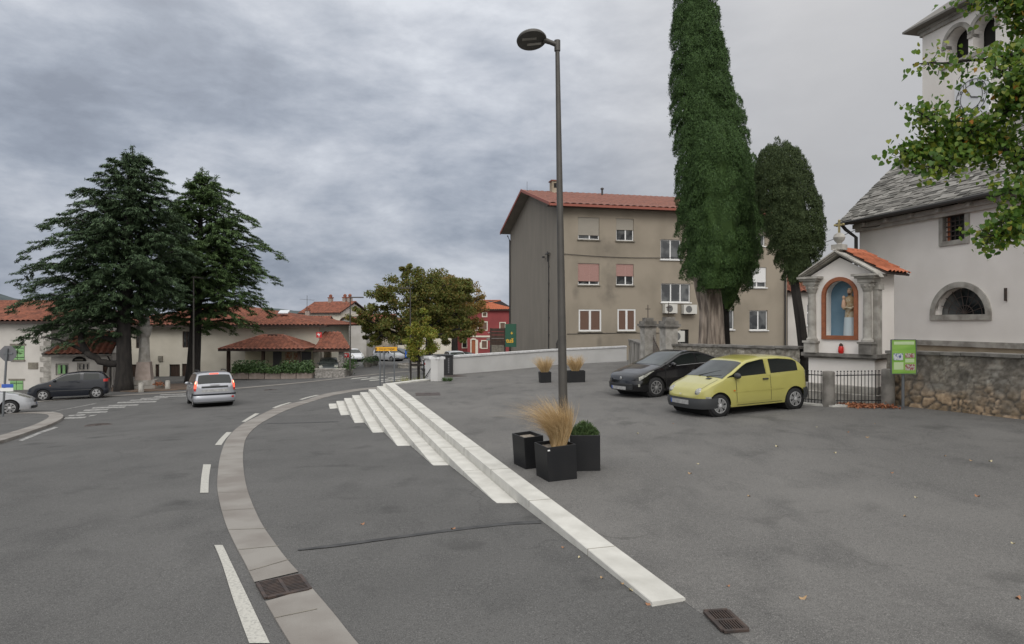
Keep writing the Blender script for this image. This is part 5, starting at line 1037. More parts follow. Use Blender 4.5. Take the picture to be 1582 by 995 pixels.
for i in range(26):      # the unseen remainder of the crown
    d = rdir(1)[0]*np.array([2.6, 2.6, 2.4])+np.array([1.9, .2, 7.2]); p = br(top+Vector((0, 0, random.uniform(0, 1.5))), Vector(d), .07, .02); crownl.append((p[2:], 26))
for pts, dens in crownl:
    for i in range(len(pts)-1):
        for j in range(int(dens*1.55)):
            b0 = np.array(pts[i].lerp(pts[i+1], random.random())); dr = rdir(1)[0]*np.array([1, 1, .8])*random.uniform(.05, .36); tip = b0+dr
            if j % 2 == 0: tb.tube([tuple(b0), tuple(tip)], [.006, .003], 4, cap=False)
            n = random.randint(2, 5); Pc.append(tip+rng.normal(size=(n, 3))*.075); Al.append(np.array([0, 0, -.8])+rng.normal(size=(n, 3))*.65)
tb.build('trunk', M['barkdark'], t, smooth=True, angle=180)
Pc, Al = map(np.concatenate, (Pc, Al))
def heart(name, Pc, Al, m):
    k = len(Pc); a = unit(Al); nr = unit(np.array([-.1, -.55, .75])+rng.normal(size=(k, 3))*.55); s = unit(np.cross(a, nr)); n = np.cross(s, a); L_ = rng.uniform(.050, .085, k)[:, None]
    sh_ = [(-.42, 0, 0), (-.50, .26, .05), (-.25, .48, .12), (.12, .40, .10), (.55, 0, -.06), (.12, -.40, .10), (-.25, -.48, .12), (-.50, -.26, .05)]
    V = np.stack([Pc+a*L_*x+s*L_*y+n*L_*z for x, y, z in sh_], 1).reshape(-1, 3); i = np.arange(k)[:, None]*8
    Q = np.concatenate([i+np.array([0, 1, 2, 3]), i+np.array([0, 3, 4, 5]), i+np.array([0, 5, 6, 7])]); return npmesh(name, V, Q, m, t)
sel = rng.random(len(Pc)) < .022; heart('crown', Pc[~sel], Al[~sel], M['lime']); heart('turning_leaves', Pc[sel], Al[sel], M['limeyellow'])
# ---------------------------------------------------------------- left: houses
def simple_house(name, label, x0, x1, Y, depth, zbase, zeave, wallm, holes=(), rz=0, cat='house', extra_walls=True):
    t = thing(name, label, cat, (x0, Y, zbase), rz); W_ = x1-x0; h = zeave-zbase
    wall_panel('wall', M[wallm], t, [(0, -1), (W_, -1), (W_, h), (0, h)], [rect(*r) for r in holes], reveal=.18)
    k = MB(); k.add([(0, 0, -1), (0, depth, -1), (0, depth, h), (0, 0, h)], [(3, 2, 1, 0)]); k.add([(W_, 0, -1), (W_, depth, -1), (W_, depth, h), (W_, 0, h)], [(0, 1, 2, 3)]); k.add([(0, depth, -1), (W_, depth, -1), (W_, depth, h), (0, depth, h)], [(0, 1, 2, 3)]); k.build('side_wall', M[wallm], t)
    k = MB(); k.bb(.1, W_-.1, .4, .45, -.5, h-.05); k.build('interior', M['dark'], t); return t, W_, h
def hip_roof(t, W_, depth, h, rise, ov=.5, inset=None, mt='tile', gable=False):
    D = depth/2+ov; ln = math.hypot(D, rise); ins = 0 if gable else (inset if inset is not None else D)
    tile_roof(t, 'roof', M[mt], (-ov, -ov, h), (1, 0, 0), (0, D, rise), W_+2*ov, ln, ins, ins)
    tile_roof(t, 'roof', M[mt], (W_+ov, depth+ov, h), (-1, 0, 0), (0, -D, rise), W_+2*ov, ln, ins, ins)
    if not gable:
        l2 = math.hypot(ins, rise); tile_roof(t, 'roof', M[mt], (W_+ov, -ov, h), (0, 1, 0), (-ins, 0, rise), depth+2*ov, l2, D, D); tile_roof(t, 'roof', M[mt], (-ov, depth+ov, h), (0, -1, 0), (ins, 0, rise), depth+2*ov, l2, D, D)
        k = MB(); r = .09
        for sx, sy in ((0, 0), (1, 0), (1, 1), (0, 1)): k.tube([(-ov if sx == 0 else W_+ov, -ov if sy == 0 else depth+ov, h+.06), (-ov+ins if sx == 0 else W_+ov-ins, depth/2, h+rise+.06)], r, 7)
        k.tube([(-ov+ins, depth/2, h+rise+.07), (W_+ov-ins, depth/2, h+rise+.07)], r, 7); k.build('ridge_tiles', M[mt], t)
    else:
        k = MB(); k.tube([(-ov, depth/2, h+rise+.06), (W_+ov, depth/2, h+rise+.06)], .10, 7); k.build('ridge_tiles', M[mt], t)
        for x in (0, W_): MB().add([(x, 0, h), (x, depth, h), (x, depth/2, h+rise*(depth/2)/D+.02)], [(0, 1, 2)]).build('gable_end', M['pale'], t)
    k = MB(); k.bb(-ov, W_+ov, -ov-.06, -ov+.04, h-.12, h+.02); k.bb(-ov+.04, W_+ov-.04, -ov+.041, -.003, h-.10, h-.05); k.build('eaves_gutter', M['eave'], t)
X = lambda px, Y: (px-CX)/F*Y
Z = lambda py, Y: H-(py-CY)/F*Y
# cream house with the hipped roof
Y = 60.0; xa, xb = X(150, Y), X(493, Y); zb = Z(594, Y); ze = Z(503, Y)
r4 = lambda a, b, c, d: (X(a, Y)-xa, X(b, Y)-xa, Z(d, Y)-zb, Z(c, Y)-zb)
hw_ = [r4(210, 218, 513, 538), r4(282, 294, 512, 537)]; hd = [r4(200, 214, 563, 589), r4(240, 246, 563, 589), r4(262, 278, 563, 589), r4(281, 303, 562, 589)]
ch_, W_, h_ = simple_house('cream_house', 'long cream house with orange hipped tile roof behind the two cedars', xa, xb, Y, 11, zb, ze, 'cream', hw_+hd)
hip_roof(ch_, W_, 11, h_, Z(475, Y+6)-ze, ov=.9, inset=X(525, Y)-X(408, Y+6)+.6)
for r in hw_: window(ch_, *r, M['darkwood'], M['glass'], bars=(.5,))
for r in hd:
    k = MB(); k.bb(r[0], r[1], .12, .16, r[2], r[3]); k.build('door', M['darkwood'], ch_)
r = r4(246, 262, 562, 589); k = MB(); k.bb(r[0], r[1], .02, .06, r[2], r[3]); k.bb(r[0]-.05, r[0], .0, .08, r[2], r[3]); k.bb(r[1], r[1]+.05, .0, .08, r[2], r[3]); k.build('glazed_door', M['glass'], ch_)
r = r4(245, 252, 550, 558); k = MB(); k.bb(r[0], r[1], -.12, -.002, r[2], r[3]); k.build('meter_box', M['sill'], ch_)
r = r4(303, 500, 578, 590); k = MB(); k.bb(r[0], r[1], -.05, -.003, r[2]-.2, r[3]); k.build('base_course', M['houseochre'], ch_)
sx_ = X(427, Y)-xa; k = MB(); k.box((sx_, 2.0, h_+1.25), (.9, .7, .1), rx=.42); k.build('roof_window', M['whitecar'], ch_)
k = MB(); ax = X(448, Y)-xa; k.tube([(ax, 5, h_+1.2), (ax, 5, h_+2.9)], .025, 5); k.tube([(ax-.7, 5, h_+2.55), (ax+.7, 5, h_+2.45)], .015, 4)
for i in range(6): k.tube([(ax-.6+i*.24, 4.75, h_+2.54-i*.015), (ax-.6+i*.24, 5.25, h_+2.54-i*.015)], .01, 4)
k.build('antenna', M['galv'], ch_)
# porch with its own tiled roof
Yp = 56.0; xa, xb = X(349, Yp), X(464, Yp); zb = Z(586, Yp); ze = Z(540, Yp); t = thing('porch', 'open porch with small orange hipped roof on brown posts before the cream house', 'porch', (xa, Yp, zb)); W_ = xb-xa; h = ze-zb
hip_roof(t, W_, 4.4, h, Z(519, Yp+2)-ze, ov=.45)
for x in (.15, W_*.49, W_-.15): k = MB(); k.bb(x-.12, x+.12, .05, .29, 0, h); k.build('post', M['darkwood'], t)
k = MB(); k.bb(.1, W_-.1, 3.80, 3.85, 0, h); k.build('back_wall', M['porchwall'], t)
for a, b, m_ in ((397, 411, 'greydoor'), (444, 460, 'greydoor')): k = MB(); k.bb(X(a, Yp)-xa, X(b, Yp)-xa, 3.74, 3.795, 0, h-.35); k.build('door', M[m_], t)
for a, b in ((417, 428), (431, 440)): k = MB(); k.bb(X(a, Yp)-xa, X(b, Yp)-xa, 3.75, 3.796, h-1.5, h-.4); k.build('notice_frame', M['paperA'], t)
k = MB(); k.bb(W_*.45, W_*.57, 2.0, 2.5, h+1.12, h+1.24); k.build('ridge_cap', M['eave'], t)
# second canopy roof at the right end, stone-walled, with red sign
Yq = 58.0; xa, xb = X(488, Yq), X(531, Yq); zb = Z(583, Yq); ze = Z(540, Yq); t = thing('canopy', 'small tiled canopy with a stone pier at the right end of the cream house', 'canopy', (xa, Yq, zb)); W_ = xb-xa; h = ze-zb
D = 3.4; tile_roof(t, 'roof', M['tile'], (-.1, -.4, h), (1, 0, 0), (-.0, 3.2, Z(515, Yq+3)-ze+.1), W_+.9, math.hypot(3.2, 1.5), 0, W_*.75)
k = MB(); k.bb(W_-.45, W_-.05, 0, .45, 0, h-.05); k.build('pier', M['drystone'], t); k = MB(); k.bb(-.1, W_+.6, -.45, -.35, h-.18, h-.03); k.build('beam', M['darkwood'], t); k = MB(); k.bb(-.05, .6, 2.6, 2.9, 0, h); k.build('side_wall', M['houseochre'], t)
def plain_sign(px, py, Y, w_, hh, m, label, motif=True):
    t = thing('shop_sign', label, 'sign', (X(px, Y), Y, Z(py, Y))); k = MB(); k.bb(-w_/2, w_/2, -.06, .06, -hh/2, hh/2); k.build('panel', M[m], t)
    if motif: k = MB(); k.plate([(x*w_*.36, z*hh*.36) for x, z in ((-1, .25), (-.2, 1), (.15, .45), (.9, .75), (.35, -.1), (.1, -1), (-.25, -.15))][::-1], -.075, -.0605); k.build('emblem', M['white'], t)
    return t
plain_sign(493, 517.5, 57.3, .46, .46, 'redsign', 'red square sign with white bird emblem high on the end wall of the cream house'); s_ = plain_sign(535, 549, 62, .5, .4, 'redsign', 'small red sign with white bird emblem low beside the canopy pier')
k = MB(); k.tube([(0, .08, 0), (0, .08, -2.0)], .03, 6); k.build('post', M['galv'], s_)
# low dry stone wall, planter troughs and hedge
t = thing('dry_stone_wall', 'low grey dry stone wall under the canopy beside the road', 'wall', (X(487, 54), 54, Z(583, 54))); k = MB(); k.bb(0, X(532, 54)-X(487, 54), 0, .35, -.3, .62); k.build('stonework', M['drystone'], t); k = MB(); k.bb(-.05, X(532, 54)-X(487, 54)+.05, -.05, .4, .621, .70); k.build('coping', M['stone'], t)
xs_ = np.linspace(X(362, 54), X(484, 54), 6); zb = Z(585, 54)
for i in range(5):
    pl_ = ('far left', 'second from left', 'middle', 'second from right', 'far right')[i]
    t = thing('stone_trough', 'pale stone trough of green hedge plants before the porch, %s of five' % pl_, 'planter', ((xs_[i]+xs_[i+1])/2, 54, zb), 0, 'planter troughs before the porch'); w_ = (xs_[i+1]-xs_[i])-.06
    k = MB(); k.box((0, 0, .25), (w_, .7, .5)); k.build('trough', M['pinkstone'], t)
    n = 1500; rng = np.random.default_rng(90+i); c = np.stack([rng.uniform(-w_/2-.05, w_/2+.05, n), rng.normal(0, .3, n), .5+np.abs(rng.normal(0, .42, n))*(.75+.3*np.sin(i*2.1+rng.random(n)))], -1); c[:, 2] = np.minimum(c[:, 2], 1.45); leaves('plants', c, rdir(n)+np.array([0, 0, .5]), rdir(n), rng.uniform(.14, .26, n), rng.uniform(.08, .14, n), M['hedge'], t, .1)
# two-storey house at the far left, with the single-storey annex
Y = 46.0; xa, xb = X(-150, Y), X(79, Y); zb = Z(612, Y); ze = Z(497, Y)
r4 = lambda a, b, c, d: (X(a, Y)-xa, X(b, Y)-xa, Z(d, Y)-zb, Z(c, Y)-zb)
gw = [r4(18, 38, 534, 556), r4(16, 36, 588, 607), r4(-60, -40, 534, 556), r4(-60, -40, 588, 607)]
gh, W_, h_ = simple_house('village_house', 'pale grey two storey house with green shutters at the left edge', xa, xb, Y, 9, zb, ze, 'pale', gw)
hip_roof(gh, W_, 9, h_, Z(467, Y+5)-ze, ov=.5, gable=True)
for r in gw:
    m0 = (r[0]+r[1])/2; w_ = window(gh, *r, M['stone'], M['glass'], y=.06, fw=.04, sill=M['sill'], bars=())
    for s in (0, 1):
        a, b = (r[0], m0-.01) if s == 0 else (m0+.01, r[1]); k = MB(); k.bb(a+.01, b-.01, -.045, .0, r[2]+.02, r[3]-.02); sh_ = k.build('shutter', M['green'], gh)
        k = MB(); k.bb(a+.02, b-.02, -.06, -.046, r[2]+.15, r[2]+.19); k.bb(a+.02, b-.02, -.06, -.046, r[3]-.19, r[3]-.15); k.build('hinge', M['black'], sh_)
    k = MB(); k.bb(r[0]-.12, r[1]+.12, -.03, -.003, r[3]+.003, r[3]+.13); k.build('lintel', M['sill'], gh)
r = r4(44, 59, 560, 570); k = MB(); k.bb(r[0], r[1], -.05, -.003, r[2], r[3]); k.build('plaque', M['sill'], gh)
k = MB(); r_ = random.Random(5)
for i in range(9):
    z = i*.36+.6; w_ = .75 if i % 2 else .5; k.bb(W_-w_, W_+.03, -.05, -.003, z, z+.33)
k.build('quoins', M['stone'], gh)
Y = 45.0; xa, xb = X(79, Y), X(169, Y); zb = Z(606, Y); ze = Z(548, Y)
r4 = lambda a, b, c, d: (X(a, Y)-xa, X(b, Y)-xa, Z(d, Y)-zb, Z(c, Y)-zb)
aw_ = [r4(85, 103, 562, 580), r4(114, 131, 561, 574), r4(149, 163, 563, 597)]
an, W_, h_ = simple_house('shop_annex', 'small single storey annex with orange tiled lean-to roof and dark arched sign', xa, xb-.3, Y, 1.8, zb, ze, 'pale', aw_, rz=.3)
D = 2.2; ri_ = Z(513, Y+D)-ze
tile_roof(an, 'roof', M['tile'], (-.3, -.6, h_), (1, 0, 0), (0, D+.6, ri_), W_+.4, math.hypot(D+.6, ri_), W_*.42, 0)
k = MB(); k.tube([(-.3, -.6, h_+.06), (-.3+W_*.42, D, h_+ri_+.08)], .10, 7); k.bb(-.3, W_+.1, -.68, -.58, h_-.1, h_+.02); k.add([(-.3, -.6, h_), (-.3+W_*.42, D, h_+ri_), (-.3+W_*.42, D+2, h_), (-.3, D+2, h_)], [(0, 1, 2, 3)]); k.build('hip_ridge', M['stonedark'], an)
for i, r in enumerate(aw_):
    if i == 0:
        window(an, *r, M['stone'], M['glass'], fw=.1, bars=())
        for s in (0, 1): m0 = (r[0]+r[1])/2; k = MB(); k.bb(r[0]+.12+s*.28, r[0]+.28+s*.28, .02, .06, r[2]+.1, r[3]-.1); k.build('shutter', M['green'], an)
    elif i == 1: window(an, *r, M['stone'], M['glass'], fw=.1, bars=(.33, .66))
    else: k = MB(); k.bb(r[0], r[1], .1, .15, r[2]-.3, r[3]); k.build('door', M['darkwood'], an)
cx_, z_ = X(117, Y)-xa, Z(559, Y)-zb; rr = .42; k = MB(); k.plate([(cx_+rr*math.cos(math.pi*i/14), z_+rr*math.sin(math.pi*i/14)*.8) for i in range(15)], -.06, -.003); k.build('arched_sign', M['dark'], an)
k = MB(); k.bb(cx_-.24, cx_+.24, -.068, -.061, z_+.07, z_+.15); k.build('sign_lettering', M['sill'], an)
k = MB(); k.tube([(W_-.15, -.6, h_-.05), (W_-.1, -.08, h_-.45), (W_-.1, -.08, .1)], .05, 7); k.build('downpipe', M['gutterm'], an)
# distant wooded ridge
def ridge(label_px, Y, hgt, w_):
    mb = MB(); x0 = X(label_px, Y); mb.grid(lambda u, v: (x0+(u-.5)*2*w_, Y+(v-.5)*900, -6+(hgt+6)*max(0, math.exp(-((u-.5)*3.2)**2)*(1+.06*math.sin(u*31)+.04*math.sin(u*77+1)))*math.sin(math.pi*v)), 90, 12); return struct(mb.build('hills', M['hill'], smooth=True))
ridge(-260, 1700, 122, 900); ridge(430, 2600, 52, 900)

# ---------------------------------------------------------------- monument, bollards, beds
q = Vector(G(223, 601)); e = q.y/F; t = thing('war_memorial', 'weathered stone memorial column on a stepped base between the two cedars', 'monument', q)
k = MB(); 
for (w_, z0, z1) in ((1.60, -.2, .30), (1.52, .32, .62)):
    k.box((0, 0, (z0+z1)/2), (w_, w_, z1-z0), rz=.3)
k.build('stepped_base', M['monument'], t); zz_ = lambda py: (601-py)*e
k = MB(); k.box((0, 0, (.62+zz_(559))/2), (.98, .98, zz_(559)-.62), rz=.3, taper=.78); k.build('die_block', M['pinkstone'], t); k = MB(); 
k.lathe([(.40, zz_(559)), (.37, zz_(556)), (.33, zz_(540)), (.31, zz_(522)), (.34, zz_(520)), (.36, zz_(519.5)), (.42, zz_(515)), (.50, zz_(507)), (.50, zz_(504)), (.36, zz_(503)), (.34, zz_(492)), (.28, zz_(489))], 8); k.build('column_shaft', M['monument'], t)
for px, py, lab in ((188, 600, 'left of the memorial'), (218, 606, 'in front of the memorial base'), (259, 602, 'right of the memorial')):
    p = Vector(G(px, py)); o = MB().lathe([(.16, -.1), (.155, .05), (.145, .55), (.12, .60), (.02, .61)], 14).build('stone_bollard', M['stone'], smooth=True, loc=p, angle=50); tag(o, 'short pale stone bollard standing '+lab, 'bollard', 'bollards around the memorial')
rng = np.random.default_rng(5)
mb = MB(); pts = [G(px, py) for px, py in ((160, 604), (210, 606), (280, 602.5), (345, 596), (345, 592), (160, 596))]; mb.prism([p[:2] for p in pts], lambda x, y: zr(x, y)-.1, lambda x, y: zr(x, y)+.05); struct(mb.build('planting_bed', M['earth']))
p = Vector(G(245, 601)); t = thing('flower_bowl', 'low bowl of red flowers at the foot of the memorial', 'flowers', p+Vector((0, 0, .04))); k = MB(); k.lathe([(.18, 0), (.3, .2), (.28, .2)], 14); k.build('bowl', M['monument'], t); n = 160; leaves('flowers', rng.normal(size=(n, 3))*np.array([.17, .17, .07])+np.array([0, 0, .3]), rdir(n), rdir(n), np.full(n, .1), np.full(n, .07), M['rust'], t)
# street lamp by the cedars
def lamp_far(px, pb, ptop, label, arm=1, Y=None, r=.06):
    q = Vector(G(px, pb)) if Y is None else Vector((X(px, Y), Y, zr(X(px, Y), Y))); h = H-(ptop-CY)/F*q.y-q.z; t = thing('street_lamp', label, 'street lamp', q)
    k = MB(); k.tube([(0, 0, -.1), (0, 0, h*.5), (0, 0, h)], [r*1.25, r, r*.7], 10); k.build('pole', M['postmetal'], t, smooth=True)
    k = MB(); k.box((arm*.55, 0, h+.0), (1.1, .3, .09)); k.build('lamp_head', M['postmetal'], t); return t
lamp_far(299, 598, 428, 'slim street lamp pole standing in front of the right cedar trunk', 1).rotation_euler.z = math.pi/2
lamp_far(541, 581, 459.5, 'street lamp with flat head at the end of the cream house', 1); lamp_far(634, 0, 445, 'tall street lamp in front of the chestnut crowns', -1, Y=60); lamp_far(666, 0, 480, 'thin lamp pole deep among the chestnut trees', 1, Y=85, r=.05)
# stop sign seen from behind, with small direction signs lower on the post
q = Vector(G(4, 647)); t = thing('road_sign', 'back of a grey octagonal sign on a leaning post on the traffic island', 'road sign', q+Vector((0, 0, .07)), .15); k = MB(); zz_ = lambda py: (647-py)*q.y/F
k.tube([(0, 0, -.1), (.16, 0, zz_(541))], .04, 10); k.build('post', M['galv'], t)
k = MB(); r = .33; c_ = (.17, zz_(549)); k.plate([(c_[0]+r*math.cos(math.pi/8+i*math.pi/4), c_[1]+r*math.sin(math.pi/8+i*math.pi/4)) for i in range(8)], .05, .06); k.build('octagon_plate', M['signback'], t)
k = MB(); k.bb(.0, .35, .02, .05, c_[1]-.03, c_[1]+.03); k.build('clamp', M['galv'], t)
k = MB(); k.bb(-.5, .42, -.07, -.05, zz_(607), zz_(602)); k.build('direction_plate', M['white'], t); k = MB(); k.bb(-.5, -.05, -.07, -.05, zz_(601.5), zz_(596)); k.build('orange_plate', M['yellowsign'], t); k = MB(); k.bb(0, .42, -.07, -.05, zz_(601.5), zz_(596)); k.build('blue_plate', M['plateblue'], t)

# ---------------------------------------------------------------- middle distance
# grey gabled house turned end-on, and its neighbours
def gable_house(name, label, pxa, pxb, py_e, py_r, Y, zb, depth, m, rx=.5, mt='tile', holes=(), rz=0.0, cat='house'):
    xa, xb = X(pxa, Y), X(pxb, Y); W_ = xb-xa; he = Z(py_e, Y)-zb; hr = Z(py_r, Y)-zb; xr = W_*rx
    t = thing(name, label, cat, (xa, Y, zb), rz)
    wall_panel('wall', M[m], t, [(0, -1), (W_, -1), (W_, he), (xr, hr), (0, he)], [rect(*r) for r in holes], reveal=.15)
    k = MB(); k.add([(0, 0, -1), (0, depth, -1), (0, depth, he), (0, 0, he)], [(3, 2, 1, 0)]); k.add([(W_, 0, -1), (W_, depth, -1), (W_, depth, he), (W_, 0, he)], [(0, 1, 2, 3)]); k.build('side_wall', M[m], t)
    k = MB(); k.bb(.1, W_-.1, .3, .34, -.5, he-.02); k.build('interior', M['dark'], t)
    o = .35; hh = hr-he
    ll = math.hypot(xr+o, hh*(xr+o)/xr); tile_roof(t, 'roof', M[mt], (-o, depth+o, he-o*hh/xr+.05), (0, -1, 0), (xr+o, 0, hh*(xr+o)/xr), depth+2*o, ll)
    w2_ = W_-xr; ll = math.hypot(w2_+o, hh*(w2_+o)/w2_); tile_roof(t, 'roof', M[mt], (W_+o, -o, he-o*hh/w2_+.05), (0, 1, 0), (-(w2_+o), 0, hh*(w2_+o)/w2_), depth+2*o, ll)
    return t, W_, he, hr
zB = -2.9
t, W_, he, hr = gable_house('village_house', 'bare grey gabled house behind the canopy, left of the chestnuts', 523, 566, 500, 491, 92, zB, 10, 'housegrey', rx=.2)
def chim(parent, x, y, z0, h, w_=.75):
    k = MB(); k.bb(x-w_/2, x+w_/2, y-w_/2, y+w_/2, z0, z0+h); o = k.build('chimney', M['pinkstone'], parent); k = MB(); k.bb(x-w_*.62, x+w_*.62, y-w_*.62, y+w_*.62, z0+h, z0+h+.15); k.lathe([(w_*.4, 0), (w_*.5, .3), (w_*.2, .5)], 10, c=(x, y, z0+h+.15)); k.build('cap', M['tile'], o)
t, W_, h_ = simple_house('village_house', 'taller cream house with three chimneys and a brown window in its end wall', X(466, 112), X(466, 112)+8.6, 112, 6.5, zB, Z(484, 110), 'cream', rz=-.5); hip_roof(t, W_, 6.5, h_, 1.9, ov=.45, gable=True)
for a in (3.4, 6.6, 7.7): chim(t, a, 3.25, h_+1.5, 1.1, .6)
k = MB(); k.bb(W_+.003, W_+.06, 4.3, 5.2, h_-1.1, h_+.1); k.build('window', M['doorbrown'], t)
t, W_, h_ = simple_house('village_house', 'low wide house with orange roof and small chimney behind the cream hipped roof', X(456, 96), X(500, 96), 96, 5, zB, Z(500, 96), 'pale'); hip_roof(t, W_, 5, h_, 1.0, ov=.5, gable=True); chim(t, X(470, 96)-X(456, 96), 1.6, h_+.5, 1.4, .6)
t, W_, h_ = simple_house('village_house', 'peeling ochre house with orange roof under the chestnut leaves', X(560, 98), X(600, 98), 98, 8, zB, Z(506, 98), 'houseochre', [(1.2, 2.1, 3.0, 4.2)]); hip_roof(t, W_, 8, h_, 1.9, ov=.4, gable=True)
t, W_, h_ = simple_house('village_house', 'cream house front partly hidden behind the chestnut trunks', X(572, 104), X(690, 104), 112, 8, zB, Z(512, 112), 'cream', [(3, 4, 1.5, 3), (6, 7, 1.5, 3)]); hip_roof(t, W_, 8, h_, 2.2, ov=.4, gable=True)
t, W_, he, hr = gable_house('village_house', 'low stained house wall beside the canopy with a lean-to tile edge', 490, 521, 505, 494, 72, zr(X(500, 72), 72), 2.6, 'houseochre', rx=.45)
# red house
Y = 112.0; zb = zr(X(740, Y), Y); xa, xb = X(722, Y), X(792, Y); r4 = lambda a, b, c, d: (X(a, Y)-xa, X(b, Y)-xa, Z(d, Y)-zb, Z(c, Y)-zb)
rw = [r4(725.5, 729, 497, 510), r4(734, 738, 497, 510), r4(744, 752, 498, 509.5), r4(773, 780, 499, 509), r4(746, 751.5, 484, 488.5), r4(744.5, 752, 527, 537.5)]; rdoor = r4(728.5, 734.5, 525, 545)
rh, W_, h_ = simple_house('red_house', 'crimson town house with pale window frames, white band and arched brown door', xa, xb, Y, 11, zb, Z(478.5, Y), 'redhouse', rw+[rdoor])
hip_roof(rh, W_, 11, h_, Z(464.5, Y+5)-Z(478.5, Y), ov=.5, mt='tilenew')
for r in rw:
    k = MB(); e = .16
    for a, b, c_, d_ in ((r[0]-e, r[1]+e, r[2]-e, r[2]), (r[0]-e, r[1]+e, r[3], r[3]+e), (r[0]-e, r[0], r[2], r[3]), (r[1], r[1]+e, r[2], r[3])): k.bb(a, b, -.06, -.003, c_, d_)
    w_ = k.build('window', M['cream'], rh); k = MB(); k.bb(r[0], r[1], .06, .1, r[2], r[3]); k.build('pane', M['curtain'], w_)
k = MB(); k.bb(rdoor[0], rdoor[1], .08, .13, rdoor[2]-.2, rdoor[3]); d = k.build('door', M['doorbrown'], rh); k = MB(); e = .2; k.bb(rdoor[0]-e, rdoor[0], -.08, -.003, rdoor[2]-.2, rdoor[3]); k.bb(rdoor[1], rdoor[1]+e*2.2, -.08, -.003, rdoor[2]-.2, rdoor[3]); c_ = (rdoor[0]+rdoor[1])/2; rr = (rdoor[1]-rdoor[0])/2
k.plate([(c_+(rr+e)*math.cos(math.pi*i/10), rdoor[3]+(rr+e)*.5*math.sin(math.pi*i/10)) for i in range(11)], -.08, -.003); k.build('door_surround', M['cream'], d)
r = r4(713, 765, 518.5, 521); k = MB(); k.bb(0, W_, -.08, -.0035, r[2], r[3]); k.build('string_band', M['cream'], rh)
sq = [(X(754+i*.6, Y)-xa, -.05, Z(514+(.9 if i % 2 else -.9)*(1 if i < 12 else .4), Y)-zb) for i in range(16)]; k = MB(); k.tube(sq, .035, 5); k.build('script_lettering', M['white'], rh)
r = r4(741, 743, 529, 538); k = MB(); k.bb(r[0], r[1], -.06, -.003, r[2], r[3]); k.build('menu_board', M['cream'], rh)
Y = 116.0; xa2 = X(680, Y); t, W2_, h2 = simple_house('red_house', 'lower crimson wing left of the arched door behind the rusty chestnut', xa2, X(722, Y)-.02, Y, 9, zb, Z(487, Y), 'redhouse', [(1.6, 2.3, 4.2, 5.6), (3.9, 4.6, .9, 2.4)]); hip_roof(t, W2_, 9, h2, 1.9, ov=.4)
k = MB(); 
for r in ((1.6, 2.3, 4.2, 5.6), (3.9, 4.6, .9, 2.4)):
    e = .14
    for a, b, c_, d_ in ((r[0]-e, r[1]+e, r[2]-e, r[2]), (r[0]-e, r[1]+e, r[3], r[3]+e), (r[0]-e, r[0], r[2], r[3]), (r[1], r[1]+e, r[2], r[3])): k.bb(a, b, -.06, -.003, c_, d_)
k.build('window_frame', M['cream'], t); k = MB(); k.bb(W2_*.86, W2_*.86+.5, -.07, -.003, 2.2, 2.6); k.build('plaque', M['white'], t)
t = thing('notice_case', 'white glazed notice case with dark photograph against the grey wall by the flats', 'notice board', (X(763, 60), 60, Z(533.5, 60))); k = MB(); k.bb(-.36, .36, -.05, .05, -.22, .22); k.build('case', M['white'], t); k = MB(); k.bb(.02, .3, -.06, -.051, -.15, .18); k.build('photograph', M['photored'], t); k = MB(); k.tube([(-.3, 0, -.2), (-.3, 0, -3.2)], .03, 6); k.tube([(.3, 0, -.2), (.3, 0, -3.2)], .03, 6); k.build('leg', M['galv'], t)
t = thing('grey_outbuilding', 'small flat grey outbuilding between the notice case and the flats', 'shed', (X(768, 56), 56, zr(X(768, 56), 56))); k = MB(); k.bb(-.5, .6, 0, 2, 0, Z(526, 56)-zr(X(768, 56), 56)); k.build('wall', M['sill'], t); k = MB(); z_ = Z(526, 56)-zr(X(768, 56), 56); k.bb(-.9, .7, -.3, 2.2, z_+.001, z_+.14); k.build('flat_roof', M['stonedark'], t)
# direction sign on two posts, other posts, blue crossing sign
Ys = 29.6; t = thing('direction_sign', 'yellow arrow direction sign on two thin grey posts beyond the steps', 'direction sign', (X(596, Ys), Ys, zr(X(596, Ys), Ys))); zz_ = lambda py: Z(py, Ys)-zr(X(596, Ys), Ys); xx_ = lambda px: X(px, Ys)-X(596, Ys)
for px in (587, 609): k = MB(); k.tube([(xx_(px), .03, -.2), (xx_(px), .03, zz_(538))], .03, 8); k.build('post', M['galv'], t)
zt_, zb_ = zz_(536), zz_(542.2); zm = (zt_+zb_)/2; xl, xr_ = xx_(578.5), xx_(613.5)
k = MB(); k.plate([(xl, zm), (xl+.09, zb_), (xr_, zb_), (xr_, zt_), (xl+.09, zt_)], -.02, .0); k.build('panel', M['yellowsign'], t)
k = MB(); k.plate([(xl+.01, zm), (xl+.10, zb_+.025), (xl+.10, zt_-.025)], -.024, -.0205); k.build('arrow_head', M['blacksign'], t)
text_mesh('lettering', 'Dol pri Vogljah', .125, M['blacksign'], t, (xl+.12+(xr_-xl-.12)/2, -.0225, zm), (math.radians(90), 0, 0), .002, sx=.88)
Yo = 31.0; t = thing('sign_post', 'single bare grey sign post between the two legs of the direction sign', 'post', (X(593.5, Yo), Yo, zr(X(593.5, Yo), Yo))); k = MB(); k.tube([(0, 0, -.2), (0, 0, Z(538, Yo)-zr(X(593.5, Yo), Yo))], .03, 8); k.build('post', M['galv'], t); k = MB(); k.bb(-.05, .05, .03, .05, 2.1, 2.3); k.build('clamp', M['signback'], t)
